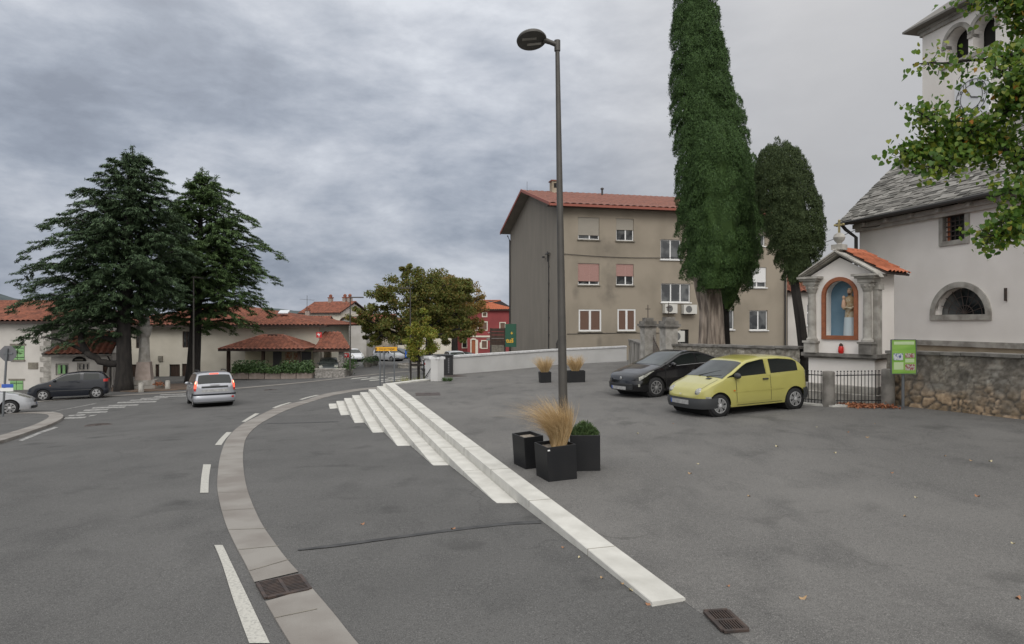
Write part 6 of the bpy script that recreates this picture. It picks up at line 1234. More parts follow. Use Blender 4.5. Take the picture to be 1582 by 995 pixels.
Yb = 62.0; t = thing('crossing_sign', 'blue pedestrian crossing sign with white triangle behind the young tree', 'road sign', (X(632, Yb), Yb, zr(X(632, Yb), Yb)), .25); zz_ = lambda py: Z(py, Yb)-zr(X(632, Yb), Yb); s_ = .37; zc_ = zz_(546); k = MB(); k.tube([(0, .04, -.1), (0, .04, zc_+.4)], .035, 8); k.build('post', M['galv'], t); k = MB(); k.bb(-s_, s_, -.02, .0, zc_-s_, zc_+s_); k.build('panel', M['bluesign'], t); k = MB(); k.plate([(-s_*.75, zc_-s_*.65), (s_*.75, zc_-s_*.65), (0, zc_+s_*.75)], -.03, -.021); k.build('triangle', M['white'], t); k = MB(); k.tube([(0, -.034, zc_+.02), (-.02, -.034, zc_-.1), (-.08, -.034, zc_-.22)], .022, 5); k.tube([(-.02, -.034, zc_-.1), (.07, -.034, zc_-.22)], .02, 5); k.sphere((0, -.034, zc_+.07), .03, 6, 5); k.build('walker_symbol', M['blacksign'], t)
# round stone kerbs of the tree beds and small tubs
for px, py, w_, lab in ((643, 567.5, 1.9, 'round pale stone bench ring around the broad chestnut'), (683, 560.5, 2.4, 'round pale stone bench ring under the rusty chestnut')):
    p = Vector(G(px, py)); t = thing('tree_bed_ring', lab, 'stone ring', p); k = MB(); k.lathe([(w_, -.2), (w_, .28), (w_+.06, .29), (w_+.06, .40), (w_-.4, .40), (w_-.4, .1)], 28, cap=False); k.build('kerb', M['stone'], t); k = MB(); k.lathe([(w_-.4, .3), (.01, .32)], 28, cap=False); k.build('soil', M['earth'], t)
for px, py, lab in ((568, 567, 'dark round flower tub left of the chestnut kerb, nearer the silver estate'), (578, 565, 'dark round flower tub nearest to the chestnut kerb'), (543, 570, 'dark flower tub beside the canopy pier'), (537, 580, 'grey tub with a green bush at the end of the dry stone wall')):
    p = Vector(G(px, py)); t = thing('flower_tub', lab, 'planter', p); k = MB(); k.lathe([(.38, 0), (.5, .5), (.46, .5)], 14); k.build('tub', M['stonedark'], t); n = 220; leaves('plants', rng.normal(size=(n, 3))*np.array([.3, .3, .2])+np.array([0, 0, .7]), rdir(n), rdir(n), np.full(n, .2), np.full(n, .11), M['hedge'], t)
# grasses at the foot of the young tree; weed tuft at the pier
def tuft(name, label, p, n, r, h, m, cat='plant', sd=1):
    g = np.random.default_rng(sd); t = thing(name, label, cat, p); a = g.random(n)*2*np.pi; rr = r*np.sqrt(g.random(n)); c = np.stack([rr*np.cos(a), rr*np.sin(a), np.zeros(n)], -1); d = np.stack([np.cos(a)*.5, np.sin(a)*.5, np.ones(n)], -1)+g.normal(size=(n, 3))*.3; d = unit(d); L_ = h*g.uniform(.5, 1.1, n); leaves('blades', c+d*L_[:, None]*.5, d, g.normal(size=(n, 3)), L_, np.full(n, .022), m, t, .1); return t
p = Vector((X(646, 35), 35, zr(X(646, 35), 35))); tuft('grass_bed', 'brownish green low planting around the stakes of the young tree', p, 700, .9, 1.0, M['young'], sd=3)
p = Vector(T(691, 589)); tuft('weed_tuft', 'small green weed growing from the asphalt beside the white pier', p, 150, .16, .22, M['hedge'], sd=4)
# ---------------------------------------------------------------- cars
def spow(v, p): return math.copysign(abs(v)**p, v)
def make_car(name, label, s, cat='car'):
    L, W_, rw = s['L'], s['W'], s['rw']; hw = W_/2; prof = s['prof']; px_ = [p[0] for p in prof]; pz = [p[1] for p in prof]; fl, rl = s.get('fl', .55), s.get('rl', .40); n_ = 3.2
    # smooth the centre line profile
    xs_ = np.linspace(0, L, 241); zz = np.interp(xs_, px_, pz); ker = np.hanning(11); ker /= ker.sum(); zs_ = np.convolve(np.pad(zz, 5, mode='edge'), ker, 'valid')
    top = lambda x: float(np.interp(x, xs_, zs_)); belt = lambda x: float(np.interp(x, [0, L], s['belt']))
    def plan(x, off=0):
        if x > L-fl: q = min(1, (x-(L-fl))/(fl+off)); return (hw+off)*max(0, 1-q**n_)**(1/n_)
        if x < rl: q = min(1, (rl-x)/(rl+off)); return (hw+off)*max(0, 1-q**n_)**(1/n_)
        return hw+off
    tum = s.get('tum', .26)
    def side(x, z):
        b = min(belt(x), top(x)-.02)
        if z < .45: return 1-.07*((.45-z)/.3)**2
        if z <= b: return 1-.035*((z-.45)/max(.05, b-.45))**2
        return .965-tum*(z-b)-.10*(z-b)**2
    ra = rw+.055; xw = (s['xr'], s['xf']); sill = s.get('sill', .19)
    def bot(x):
        z = sill+.05*sst(L-.5, L, x)+.07*(1-sst(0, .5, x))
        for c in xw:
            d = abs(x-c)
            if d < ra: z = max(z, rw+math.sqrt(ra*ra-d*d))
        return z
    st = set(np.linspace(0, L, 70)); 
    for c in xw: st |= {c+ra*math.cos(a) for a in np.linspace(0, math.pi, 17)} | {c-ra-.004, c+ra+.004}
    st |= {L-fl*(1-math.sin(a)) for a in np.linspace(0, math.pi/2, 14)} | {rl*(1-math.sin(a)) for a in np.linspace(0, math.pi/2, 14)}
    st = sorted(x for x in st if 0 <= x <= L)
    rnd = s.get('rnd', .085); NB, NU, NT = 7, 5, 7
    def edge(x): b = min(belt(x), top(x)-.02); e_ = max(top(x)-rnd*(1 if top(x) > b+.15 else .7), bot(x)+.02); return e_
    def ring(x):
        w_ = plan(x); b = min(belt(x), edge(x)); z0 = min(bot(x), b-.02); e_ = edge(x); r = []
        for i in range(NB): z = z0+(b-z0)*i/NB; r.append((w_*side(x, z), z))
        for i in range(NU): z = b+(e_-b)*i/NU; r.append((w_*side(x, z), z))
        ye = w_*side(x, e_)
        for i in range(NT+1): a = math.pi/2*i/NT; r.append((ye*math.cos(a)**.62 if i < NT else 0, e_+(top(x)-e_)*math.sin(a)**.9))
        return r
    t = thing(name, label, cat); pv = lambda x, y, z: (x-L/2, y, z)
    R_ = [ring(x) for x in st]; nr = len(R_[0]); V = []
    for x, r in zip(st, R_): V += [pv(x, y, z) for y, z in r]+[pv(x, -y, z) for y, z in r[-2::-1]]
    m_ = 2*nr-1; Fs = []
    for i in range(len(st)-1):
        for j in range(m_-1): Fs.append((i*m_+j, i*m_+j+1, (i+1)*m_+j+1, (i+1)*m_+j))
    b = MB(); b.add(V, Fs); body = b.build('body', s['paint'], t, smooth=True, angle=38)
    # patches lying a few millimetres proud of the shell
    def sidepatch(nm, m, x0, x1, zlo, zhi, off, par, sgn, nx=14, nz=8):
        k = MB(); k.grid(lambda u, v: (lambda x: (lambda z: pv(x, sgn*(plan(x)*side(x, z)+off), z))(zlo(x)+(max(zhi(x), zlo(x)+.004)-zlo(x))*v))(x0+(x1-x0)*u), nx, nz, flip=sgn > 0); return k.build(nm, m, par, smooth=True)
    def toppatch(nm, m, x0, x1, y0, y1, off, par, nx=10, ny=12, trim=None):
        def f(u, v):
            x = x0+(x1-x0)*u; f_ = y0+(y1-y0)*v
            if trim: f_ *= trim(u)
            e_ = edge(x); ye = plan(x)*side(x, e_); y = ye*f_; c_ = min(1, abs(f_))**(1/.62); sn = math.sqrt(max(0, 1-c_*c_))**.9; z = e_+(top(x)-e_)*sn
            dz = (top(x+.02)-top(x-.02))/.04; ln = math.hypot(1, dz); return pv(x-off*dz/ln, y, z+off/ln)
        k = MB(); k.grid(f, nx, ny); return k.build(nm, m, par, smooth=True)
    def endpatch(nm, m, a0, a1, z0, z1, off, par, front=True, na=16, nz=4, bulge=0):
        def f(u, v):
            a = math.radians(a0+(a1-a0)*u); zq = (z0(a) if callable(z0) else z0); z = zq+((z1(a) if callable(z1) else z1)-zq)*v; ln = fl if front else rl; c_ = spow(math.cos(a), 2/n_); x = (L-fl+(ln+off)*c_) if front else (rl-(ln+off)*c_); xs2 = min(max(x, .001), L-.001); y = spow(math.sin(a), 2/n_)*(hw*side(xs2, z)+off); o = bulge*math.sin(math.pi*v)
            return pv(x+(o if front else -o), y, z)
        k = MB(); k.grid(f, na, nz, flip=not front); return k.build(nm, m, par, smooth=True)
    # glazing
    for (xa, xb) in s['side']:
        for sg in (1, -1):
            g_ = s.get('gm', .10); sidepatch('side_window', M['carglass'], xa, xb, lambda x: belt(x)+.025, lambda x: min(edge(x)-.015, s.get('wtop', 9)), .006, t, sg)
    a, b_ = s['ws']; toppatch('windscreen', M['screen'], a, b_, -.93, .93, .006, t)
    if 'rg' in s: a, b_ = s['rg']; toppatch('rear_window', M['carglass'], a, b_, -.88, .88, .006, t)
    for sg in (1, -1):     # door with its seam and handle
        for (xa, xb) in s['doors']:
            d = sidepatch('door', s['paint'], xa, xb, lambda x: max(bot(x)+.10, .3), lambda x: min(belt(x)-.0, edge(x)-.01), .0045, t, sg)
            for x_ in (xa, xb): sidepatch('door_seam', M['black'], x_-.006, x_+.006, lambda x: max(bot(x)+.10, .3), lambda x: min(belt(x)-.0, edge(x)-.01), .006, d, sg, 1, 8)
            hx = xa+.10; hz = belt(hx)-.10; hy = sg*(plan(hx)*side(hx, hz)+.02); k = MB(); k.box(pv(hx+.06, hy, hz), (.16, .03, .035)); k.build('handle', s.get('handle', s['paint']), d)
        mx_ = s['mirror'][0]; mz = belt(mx_)+s['mirror'][1]; my = sg*(plan(mx_)*side(mx_, mz)+.09); k = MB(); k.sphere(pv(mx_, my, mz), (.075, .11, .075), 12, 8); k.box(pv(mx_, my-sg*.08, mz-.04), (.06, .10, .04)); k.build('wing_mirror', s.get('mirm', M['trim']), t, smooth=True)
    # wells, underbody
    k = MB(); k.bb(.12-L/2, L/2-.12, -hw+.20, hw-.20, sill+.03, .55)
    for c in xw: k.lathe([(ra-.005, -.0), (ra-.005, W_-.10)], 20, c=(c-L/2, -hw+.05, rw), axis='y')
    k.build('underbody', M['well'], t)
    # wheels
    for c in xw:
        for sg in (1, -1):
            tw = .17; k = MB(); pr_ = [(rw*.66, -tw/2), (rw*.90, -tw/2), (rw*.985, -tw/2+.025), (rw, -tw/4), (rw, tw/4), (rw*.985, tw/2-.025), (rw*.90, tw/2), (rw*.66, tw/2)]; k.lathe(pr_, 28, axis='y'); wh = k.build('wheel', M['rubber'], t, smooth=True, loc=pv(c, sg*(hw-.095), rw), angle=50)
            k = MB(); y1 = sg*tw/2; r_ = rw*.665; fy = lambda q: sg*(tw/2+q)
            k.lathe([(r_, fy(-.02)), (r_*1.0, fy(.002)), (r_*.92, fy(.004)), (r_*.90, fy(-.02))] if sg > 0 else [(r_*.90, fy(-.02)), (r_*.92, fy(.004)), (r_, fy(.002)), (r_, fy(-.02))], 28, axis='y', cap=False)
            ns = s.get('spokes', 5); wd = s.get('spw', .30)
            for i in range(ns):
                a = 2*math.pi*i/ns+.3; dw = math.pi/ns*wd
                p = [(r_*.12, a-.9), (r_*.93, a-dw), (r_*.93, a+dw), (r_*.12, a+.9)]; vs = [(q*math.cos(b2), fy(.004 if j in (1, 2) else .012), q*math.sin(b2)) for j, (q, b2) in enumerate(p)]; k.add(vs+[(x, y-sg*.02, z) for x, y, z in vs], [(0, 1, 2, 3), (3, 2, 1, 0), (0, 1, 5, 4), (2, 3, 7, 6)])
            k.sphere((0, fy(.008), 0), (r_*.26, .012, r_*.26), 12, 6); k.build('rim', s.get('rimm', M['rim']), wh)
            k = MB(); k.lathe([(r_*.9, fy(-.035)), (.01, fy(-.035))], 20, axis='y', cap=False); k.build('brake_disc', M['well'], wh)
    s['fn'](t, sidepatch, toppatch, endpatch, pv, belt, top, plan, side)
    return t
def put_car(t, s, x, y, fwd, gf, wheel=None):
    """stand a car on the ground; wheel = (which, side) puts that wheel's contact point at (x, y)"""
    f = Vector((*fwd, 0)).normalized(); l = Vector((-f.y, f.x, 0)); L = s['L']; c = Vector((x, y, 0))
    if wheel: c = c-f*(s['x'+wheel[0]]-L/2)-l*(wheel[1]*(s['W']/2-.095))
    wb = s['xf']-s['xr']; zf, zr_, zl, zq = [gf((c+v).x, (c+v).y) for v in (f*(s['xf']-L/2), f*(s['xr']-L/2), l*.7, l*-.7)]
    f3 = (f*wb+Vector((0, 0, zf-zr_))).normalized(); l3 = (l*1.4+Vector((0, 0, zl-zq))); l3 = (l3-f3*l3.dot(f3)).normalized(); u3 = f3.cross(l3)
    Mx = Matrix((f3, l3, u3)).transposed().to_4x4(); mid = (s['xf']+s['xr'])/2-L/2; z0 = (zf+zr_)/2; Mx.translation = Vector((c.x, c.y, z0))-f3*mid+Vector((f.x, f.y, 0))*mid+Vector((0, 0, -.004)); t.matrix_world = Mx
    t.location = Mx.translation; t.rotation_euler = Mx.to_euler()
def plate_front(E, t, z0, z1, a=16, off=.03, front=True):
    p = E('number_plate', M['plate'], -a, a, z0, z1, off, t, front)
    E('blue_band', M['plateblue'], -a if front else a-3.4, -a+3.4 if front else a, z0, z1, off+.003, p, front)
# yellow three-door
def fn_yellow(t, SP, TP, E, pv, belt, top, plan, side):
    bp = E('front_bumper', M['trim'], -90, 90, .21, .47, .03, t, True, 24, 6, .02); plate_front(E, t, .31, .42, 15, .056)
    E('rear_bumper', M['trim'], -90, 90, .27, .55, .03, t, False, 20, 4, .02)
    for sg in (1, -1):
        SP('rear_bumper_corner', M['trim'], .02, .22, lambda x: .30, lambda x: .56, .02, t, sg, 6, 4)
        x, z = 3.43-.20, .60; y = sg*.545; k = MB(); k.sphere(pv(x, y, z), (.15, .125, .115), 18, 12); hl = k.build('headlight', M['lamp'], t, smooth=True);         k = MB(); k.sphere(pv(x+.06, y, z+.0), (.105, .055, .055), 10, 8); k.build('reflector', M['signback'], hl, smooth=True)
        E('indicator', M['lamp'], sg*62, sg*78, .47, .515, .025, t)
        SP('side_repeater', M['amber'], 2.40, 2.46, lambda x: .60, lambda x: .635, .012, t, sg, 2, 2); SP('tail_light', M['redlens'], .03, .13, lambda x: .60, lambda x: .86, .008, t, sg, 4, 4)
        SP('sill_line', M['black'], .95, 2.35, lambda x: .25, lambda x: .262, .007, t, sg, 8, 1); SP('rubbing_crease', M['yellowcar'], .9, 2.42, lambda x: .57, lambda x: .595, .012, t, sg, 8, 2)
        SP('door_pillar', M['yellowcar'], 1.30, 1.40, lambda x: .94, lambda x: 1.31, .010, t, sg, 2, 6)
    TP('bonnet_vent', M['black'], 2.76, 2.85, .30, .52, .008, t, 2, 4); k = MB(); k.tube([pv(2.72, -.2, .955), pv(2.45, .35, 1.09)], .012, 5); k.tube([pv(2.74, .15, .945), pv(2.62, .58, .99)], .012, 5); k.build('wiper', M['black'], t); k = MB(); k.lathe([(.0, 0), (.035, .004), (.03, .012)], 4, c=pv(3.44, 0, .55)); k.build('badge', M['rim'], t)
    TP('bonnet_seam', M['black'], 2.80, 3.30, -.84, -.825, .004, t, 8, 1); TP('bonnet_seam', M['black'], 2.80, 3.30, .825, .84, .004, t, 8, 1)
yel = dict(L=3.43, W=1.63, rw=.275, xr=.52, xf=2.86, belt=(.985, .90), sill=.21, paint=M['yellowcar'], tum=.30, fl=.50, rl=.30, rnd=.075,
    prof=[(0, .60), (.03, .82), (.09, .98), (.30, 1.25), (.50, 1.37), (.95, 1.42), (1.5, 1.425), (1.95, 1.36), (2.12, 1.28), (2.74, .93), (3.10, .80), (3.30, .68), (3.43, .50)],
    side=[(.40, 1.27), (1.42, 2.62)], ws=(2.06, 2.72), rg=(.08, .34), doors=[(1.30, 2.36)], mirror=(2.36, .05), rimm=M['rimlight'], spokes=6, spw=.62, fn=fn_yellow, handle=M['trim'], mirm=M['trim'])
t = make_car('parked_car', 'small yellow green three door hatchback parked beside the shrine railings', yel); a = T(1110, 643.5); put_car(t, yel, a[0], a[1], (-.935, -.355), zt, ('f', 1))
# black coupe
def fn_black(t, SP, TP, E, pv, belt, top, plan, side):
    E('front_bumper', M['blackcar'], -85, 85, .22, .55, .012, t, True, 24, 6, .03); g = E('grille', M['trim'], -34, 34, .28, .46, .045, t, True, 12, 4)
    for i in range(3): E('grille_bar', M['black'], -34, 34, .31+.045*i, .325+.045*i, .052, g, True, 12, 1)
    plate_front(E, t, .26, .36, 14, .065)
    for sg in (1, -1):
        SP('headlight', M['lamp'], 3.34, 3.86, lambda x: top(x)-.085-.10*(x-3.34)/.52, lambda x: top(x)-.068, .012, t, sg, 12, 4); E('fog_light', M['lamp'], sg*52, sg*58, .37, .45, .05, t); SP('tail_light', M['redlens'], .04, .22, lambda x: .72, lambda x: .90, .008, t, sg, 4, 3)
        SP('sill_line', M['trim'], 1.1, 2.85, lambda x: .22, lambda x: .30, .010, t, sg, 8, 2); SP('chrome_strip', M['rim'], .75, 2.75, lambda x: belt(x)+.008, lambda x: belt(x)+.020, .009, t, sg, 10, 1)
    TP('roof_panel', M['blackcar'], .95, 1.95, -.9, .9, .010, t); k = MB(); k.sphere(pv(4.0, 0, .60), (.02, .05, .06), 8, 6); k.build('badge', M['rim'], t)
    k = MB(); k.tube([pv(3.0, -.3, .985), pv(2.72, .30, 1.12)], .012, 5); k.build('wiper', M['black'], t); k = MB(); k.tube([pv(1.9, 0, 1.38), pv(1.55, 0, 1.62)], .006, 4); k.build('antenna', M['black'], t)
blk = dict(L=4.04, W=1.75, rw=.31, xr=.74, xf=3.28, belt=(.98, .90), sill=.19, paint=M['blackcar'], tum=.36, fl=.62, rl=.45, rnd=.085,
    prof=[(0, .70), (.06, .93), (.2, 1.00), (.55, 1.06), (1.0, 1.24), (1.45, 1.37), (1.8, 1.40), (2.2, 1.35), (2.45, 1.24), (3.05, .98), (3.5, .87), (3.8, .76), (3.95, .66), (4.04, .50)],
    side=[(1.05, 1.60), (1.68, 2.62)], ws=(2.12, 3.02), rg=(.60, .98), doors=[(1.45, 2.90)], mirror=(2.62, .06), rimm=M['rim'], spokes=9, spw=.45, fn=fn_black, mirm=M['blackcar'])
t = make_car('parked_car', 'glossy black coupe parked with its nose toward the road behind the yellow hatchback', blk); a = T(1012, 613.5); put_car(t, blk, a[0], a[1], (-.90, -.43), zt, ('f', 1))
# silver people carrier driving away with its brake lights lit
def fn_mpv(t, SP, TP, E, pv, belt, top, plan, side):
    E('rear_bumper', M['silvercar'], -90, 90, .28, .58, .03, t, False, 20, 4, .03); b = E('bumper_strip', M['navycar'], -88, 88, .585, .655, .05, t, False, 20, 2); E('rear_valance', M['trim'], -80, 80, .22, .30, .02, t, False, 16, 2)
    E('licence_recess', M['trim'], -32, 32, .93, 1.02, .006, t, False, 12, 2); E('number_plate', M['plate'], -30, 30, .74, .86, .006, t, False, 12, 2); E('fog_lamp', M['redlens'], -50, -38, .44, .52, .075, t, False)
    for sg in (1, -1):
        l = E('tail_light', M['redlit'], sg*58, sg*84, .92, 1.26, .014, t, False, 8, 8); E('lower_lens', M['redlens'], sg*58, sg*84, .80, .92, .013, l, False, 8, 3); E('lit_bulb', M['yellowlit'], sg*62, sg*76, 1.14, 1.25, .022, l, False, 6, 4)
        k = MB(); k.tube([pv(1.0, sg*.60, 1.72), pv(1.1, sg*.61, 1.77), pv(2.5, sg*.61, 1.76), pv(2.6, sg*.60, 1.70)], .022, 6); k.build('roof_rail', M['black'], t)
    TP('high_brake_light', M['redlit'], .335, .375, -.26, .26, .014, t, 2, 6); k = MB(); k.tube([pv(.10, .10, 1.16), pv(.17, -.45, 1.25)], .014, 5); k.build('rear_wiper', M['black'], t); E('chrome_badge', M['rim'], -6, 6, 1.05, 1.09, .01, t, False, 4, 2)
mpv = dict(L=4.6, W=1.84, rw=.315, xr=.92, xf=3.70, belt=(1.06, 1.02), sill=.22, paint=M['silvercar'], tum=.24, fl=.6, rl=.22, rnd=.085,
    prof=[(0, .80), (.03, 1.04), (.08, 1.14), (.32, 1.58), (.45, 1.66), (1.4, 1.71), (2.5, 1.68), (2.95, 1.55), (3.65, 1.08), (4.2, .93), (4.5, .74), (4.6, .58)],
    side=[(.50, 1.12), (1.20, 2.10), (2.20, 3.30)], ws=(2.9, 3.6), rg=(.085, .315), doors=[(1.15, 2.12), (2.18, 3.2)], mirror=(3.05, .06), rimm=M['rim'], spokes=6, spw=.5, fn=fn_mpv, mirm=M['silvercar'])
t = make_car('people_carrier', 'silver people carrier driving away down the road with brake lights lit', mpv); a = G(333, 630); f = Vector((-.51, .86)); put_car(t, mpv, a[0]+.05+f.x*2.6, a[1]+f.y*2.6, f, zr); t.scale = (.92, .92, .92)
# dark blue-grey hatchback before the annex
def fn_fox(t, SP, TP, E, pv, belt, top, plan, side):
    E('front_bumper', M['navycar'], -90, 90, .21, .52, .02, t, True, 20, 4, .03); E('rear_bumper', M['navycar'], -90, 90, .28, .56, .02, t, False, 20, 4, .03); plate_front(E, t, .34, .45, 15, .05)
    for sg in (1, -1): TP('headlight', M['lamp'], 3.38, 3.68, sg*.60, sg*.99, .012, t, 8, 4); SP('tail_light', M['redlens'], .06, .28, lambda x: .93, lambda x: 1.08, .010, t, sg, 4, 4); SP('rubbing_strip', M['trim'], .85, 2.75, lambda x: .50, lambda x: .535, .012, t, sg, 8, 2); SP('side_repeater', M['amber'], 2.72, 2.78, lambda x: .80, lambda x: .83, .01, t, sg, 2, 2)
fox = dict(L=3.83, W=1.66, rw=.30, xr=.62, xf=3.08, belt=(1.06, .98), sill=.20, paint=M['navycar'], tum=.28, fl=.5, rl=.3, rnd=.085,
    prof=[(0, .72), (.04, .98), (.1, 1.08), (.28, 1.40), (.45, 1.49), (1.3, 1.54), (1.95, 1.48), (2.25, 1.36), (2.90, 1.02), (3.35, .92), (3.62, .78), (3.75, .70), (3.83, .52)],
    side=[(.48, 1.22), (1.38, 2.62)], ws=(2.2, 2.86), rg=(.09, .26), doors=[(1.30, 2.66)], mirror=(2.55, .06), rimm=M['rimlight'], spokes=5, spw=.55, fn=fn_fox, mirm=M['navycar'])
t = make_car('parked_car', 'dark blue grey hatchback parked facing left before the small annex', fox); a = G(66.5, 619.5); put_car(t, fox, a[0], a[1], (-.885, -.465), zr, ('f', 1))
# light silver car cut by the left edge
def fn_sil(t, SP, TP, E, pv, belt, top, plan, side):
    E('front_bumper', M['silverlight'], -90, 90, .22, .52, .02, t, True, 20, 4, .03); E('grille', M['black'], -30, 30, .50, .62, .03, t, True, 10, 3); E('lower_grille', M['black'], -55, 55, .25, .36, .05, t, True, 10, 2); plate_front(E, t, .38, .48, 15, .06)
    for sg in (1, -1): TP('headlight', M['lamp'], 3.62, 4.02, sg*.60, sg*.99, .012, t, 8, 4); SP('tail_light', M['redlens'], .05, .2, lambda x: .8, lambda x: 1.0, .010, t, sg, 4, 4)
sil = dict(L=4.19, W=1.73, rw=.31, xr=.72, xf=3.32, belt=(1.02, .95), sill=.20, paint=M['silverlight'], tum=.28, fl=.55, rl=.35, rnd=.085,
    prof=[(0, .72), (.05, 1.0), (.15, 1.1), (.4, 1.36), (.7, 1.46), (1.6, 1.50), (2.1, 1.44), (2.4, 1.32), (3.05, 1.0), (3.6, .88), (3.95, .74), (4.1, .66), (4.19, .52)],
    side=[(.70, 1.30), (1.36, 2.05), (2.12, 2.80)], ws=(2.32, 3.0), rg=(.2, .4), doors=[(1.2, 2.06), (2.1, 2.9)], mirror=(2.7, .06), rimm=M['rimlight'], spokes=7, spw=.6, fn=fn_sil, mirm=M['silverlight'])
t = make_car('waiting_car', 'light silver hatchback waiting at the junction, cut off by the left edge', sil); a = G(15, 641.5); put_car(t, sil, a[0], a[1], (.84, .54), zr, ('f', -1))
# cars in the far square
def fn_far(t, SP, TP, E, pv, belt, top, plan, side):
    E('front_bumper', M['trim'], -90, 90, .22, .45, .02, t, True, 16, 3, .02); E('rear_bumper', M['trim'], -90, 90, .28, .5, .02, t, False, 16, 3, .02); plate_front(E, t, .36, .46, 15, .05)
    for sg in (1, -1): TP('headlight', M['lamp'], fx_-.5, fx_-.15, sg*.62, sg*.99, .012, t, 6, 4); SP('tail_light', M['redlens'], .05, .2, lambda x: .8, lambda x: 1.0, .010, t, sg, 3, 3)
def far_car(label, paint, px, Y, fwd, base=None, name='parked_car', box=False, lift=0):
    global fx_
    s = dict(base or sil); s['paint'] = M[paint]; s['fn'] = fn_far; s['mirm'] = M[paint]; fx_ = s['L']; t = make_car(name, label, s); x = X(px, Y); put_car(t, s, x, Y, fwd, zr)
    if box: k = MB(); k.sphere((-.2, 0, 1.82), (1.05, .42, .20), 14, 8); k.build('roof_box', M['darkcar'], t, smooth=True)
    return t
far_car('silver estate car with dark roof box left of the chestnut trunk in the square', 'silverlight', 601, 88, (.8, -.6), mpv, box=True)
far_car('dark estate car half hidden between the chestnut trunks', 'darkcar', 618, 96, (.9, -.44))
far_car('white van-like car parked behind the canopy lamp post', 'whitecar', 544, 88, (.55, -.83), mpv)
far_car('dark car standing nose out under the tiled canopy', 'darkcar', 508, 58.5, (.25, -.97), fox)
far_car('pale blue silver car whose roof shows over the low white wall', 'whitecar', 690, 58, (.95, .3)); far_car('white hatchback behind the low wall near the red house door', 'whitecar', 704, 70, (.3, -.95), mpv); far_car('dark car roof just visible above the white wall before the red house', 'darkcar', 724, 74, (.95, -.2))
# ---------------------------------------------------------------- main street lamp
q = Vector(T(871.5, 722)); t = thing('street_lamp', 'tall dark street lamp with round disc head rising among the planters', 'street lamp', q)
hh = H-(68-CY)/F*q.y-q.z; lean = (861-871.5)/F*q.y
k = MB(); k.tube([(0, 0, -.02), (lean*.12, 0, hh*.12), (lean*.5, 0, hh*.5), (lean, 0, hh)], [.082, .078, .060, .036], 18); k.build('pole', M['postmetal'], t, smooth=True, angle=60)
k = MB(); k.lathe([(.14, 0), (.14, .012), (.085, .014)], 20); k.build('base_flange', M['postmetal'], t)
k = MB(); k.tube([(lean, 0, hh-.12), (lean, 0, hh+.06)], .052, 14); k.tube([(lean+.01, 0, hh-.02), (lean-.12, -.02, hh+.02), (lean-.24, -.05, hh+.05)], [.045, .04, .05], 10); k.build('bracket', M['postmetal'], t, smooth=True)
hd = MB(); hd.lathe([(.02, .055), (.16, .05), (.235, .025), (.255, -.01), (.25, -.035), (.225, -.045), (.01, -.045)], 36)
dish = hd.build('lamp_head', M['postmetal'], t, smooth=True, loc=(lean-.44, -.05, hh+.06), angle=35); dish.rotation_euler = (-.26, -.10, 0)
k = MB(); k.box((-.04, -.07, -.048), (.24, .05, .008)); k.box((.04, .07, -.048), (.24, .05, .008)); k.build('led_strip', M['stone'], dish)
k = MB(); k.box((0, -.082, 1.0), (.07, .012, .3)); k.build('access_door', M['postmetal'], t)
# ---------------------------------------------------------------- planters
def grass_tuft(parent, base, n, h, spread, wind, seed, wd=.006, r0=.10, droop=.3):
    g = np.random.default_rng(seed); V = []; Q = []; ns = 6
    for i in range(n):
        a = g.random()*2*np.pi; r = r0*math.sqrt(g.random()); p = np.array([base[0]+r*math.cos(a), base[1]+r*math.sin(a), base[2]]); d = np.array([math.cos(a)*spread*g.uniform(.1, 1)-wind[0]*.22, math.sin(a)*spread*g.uniform(.1, 1), 1.0]); d /= np.linalg.norm(d); ln = h*g.uniform(.45, 1.08); side = np.cross(d, g.normal(size=3)); side /= np.linalg.norm(side); bnd = np.array([wind[0]*g.uniform(.5, 1.5)+d[0]*.35, wind[1]+d[1]*.5, -droop])*g.uniform(.5, 1.3); b0 = len(V)
        for s in range(ns+1):
            f = s/ns; q = p+d*ln*f+bnd*ln*.55*f**2.3; w_ = wd*(1-f*.75); V += [q-side*w_, q+side*w_]
        for s in range(ns): Q.append((b0+2*s, b0+2*s+1, b0+2*s+3, b0+2*s+2))
    return npmesh('feather_grass', np.array(V), np.array(Q), M['straw'], parent)
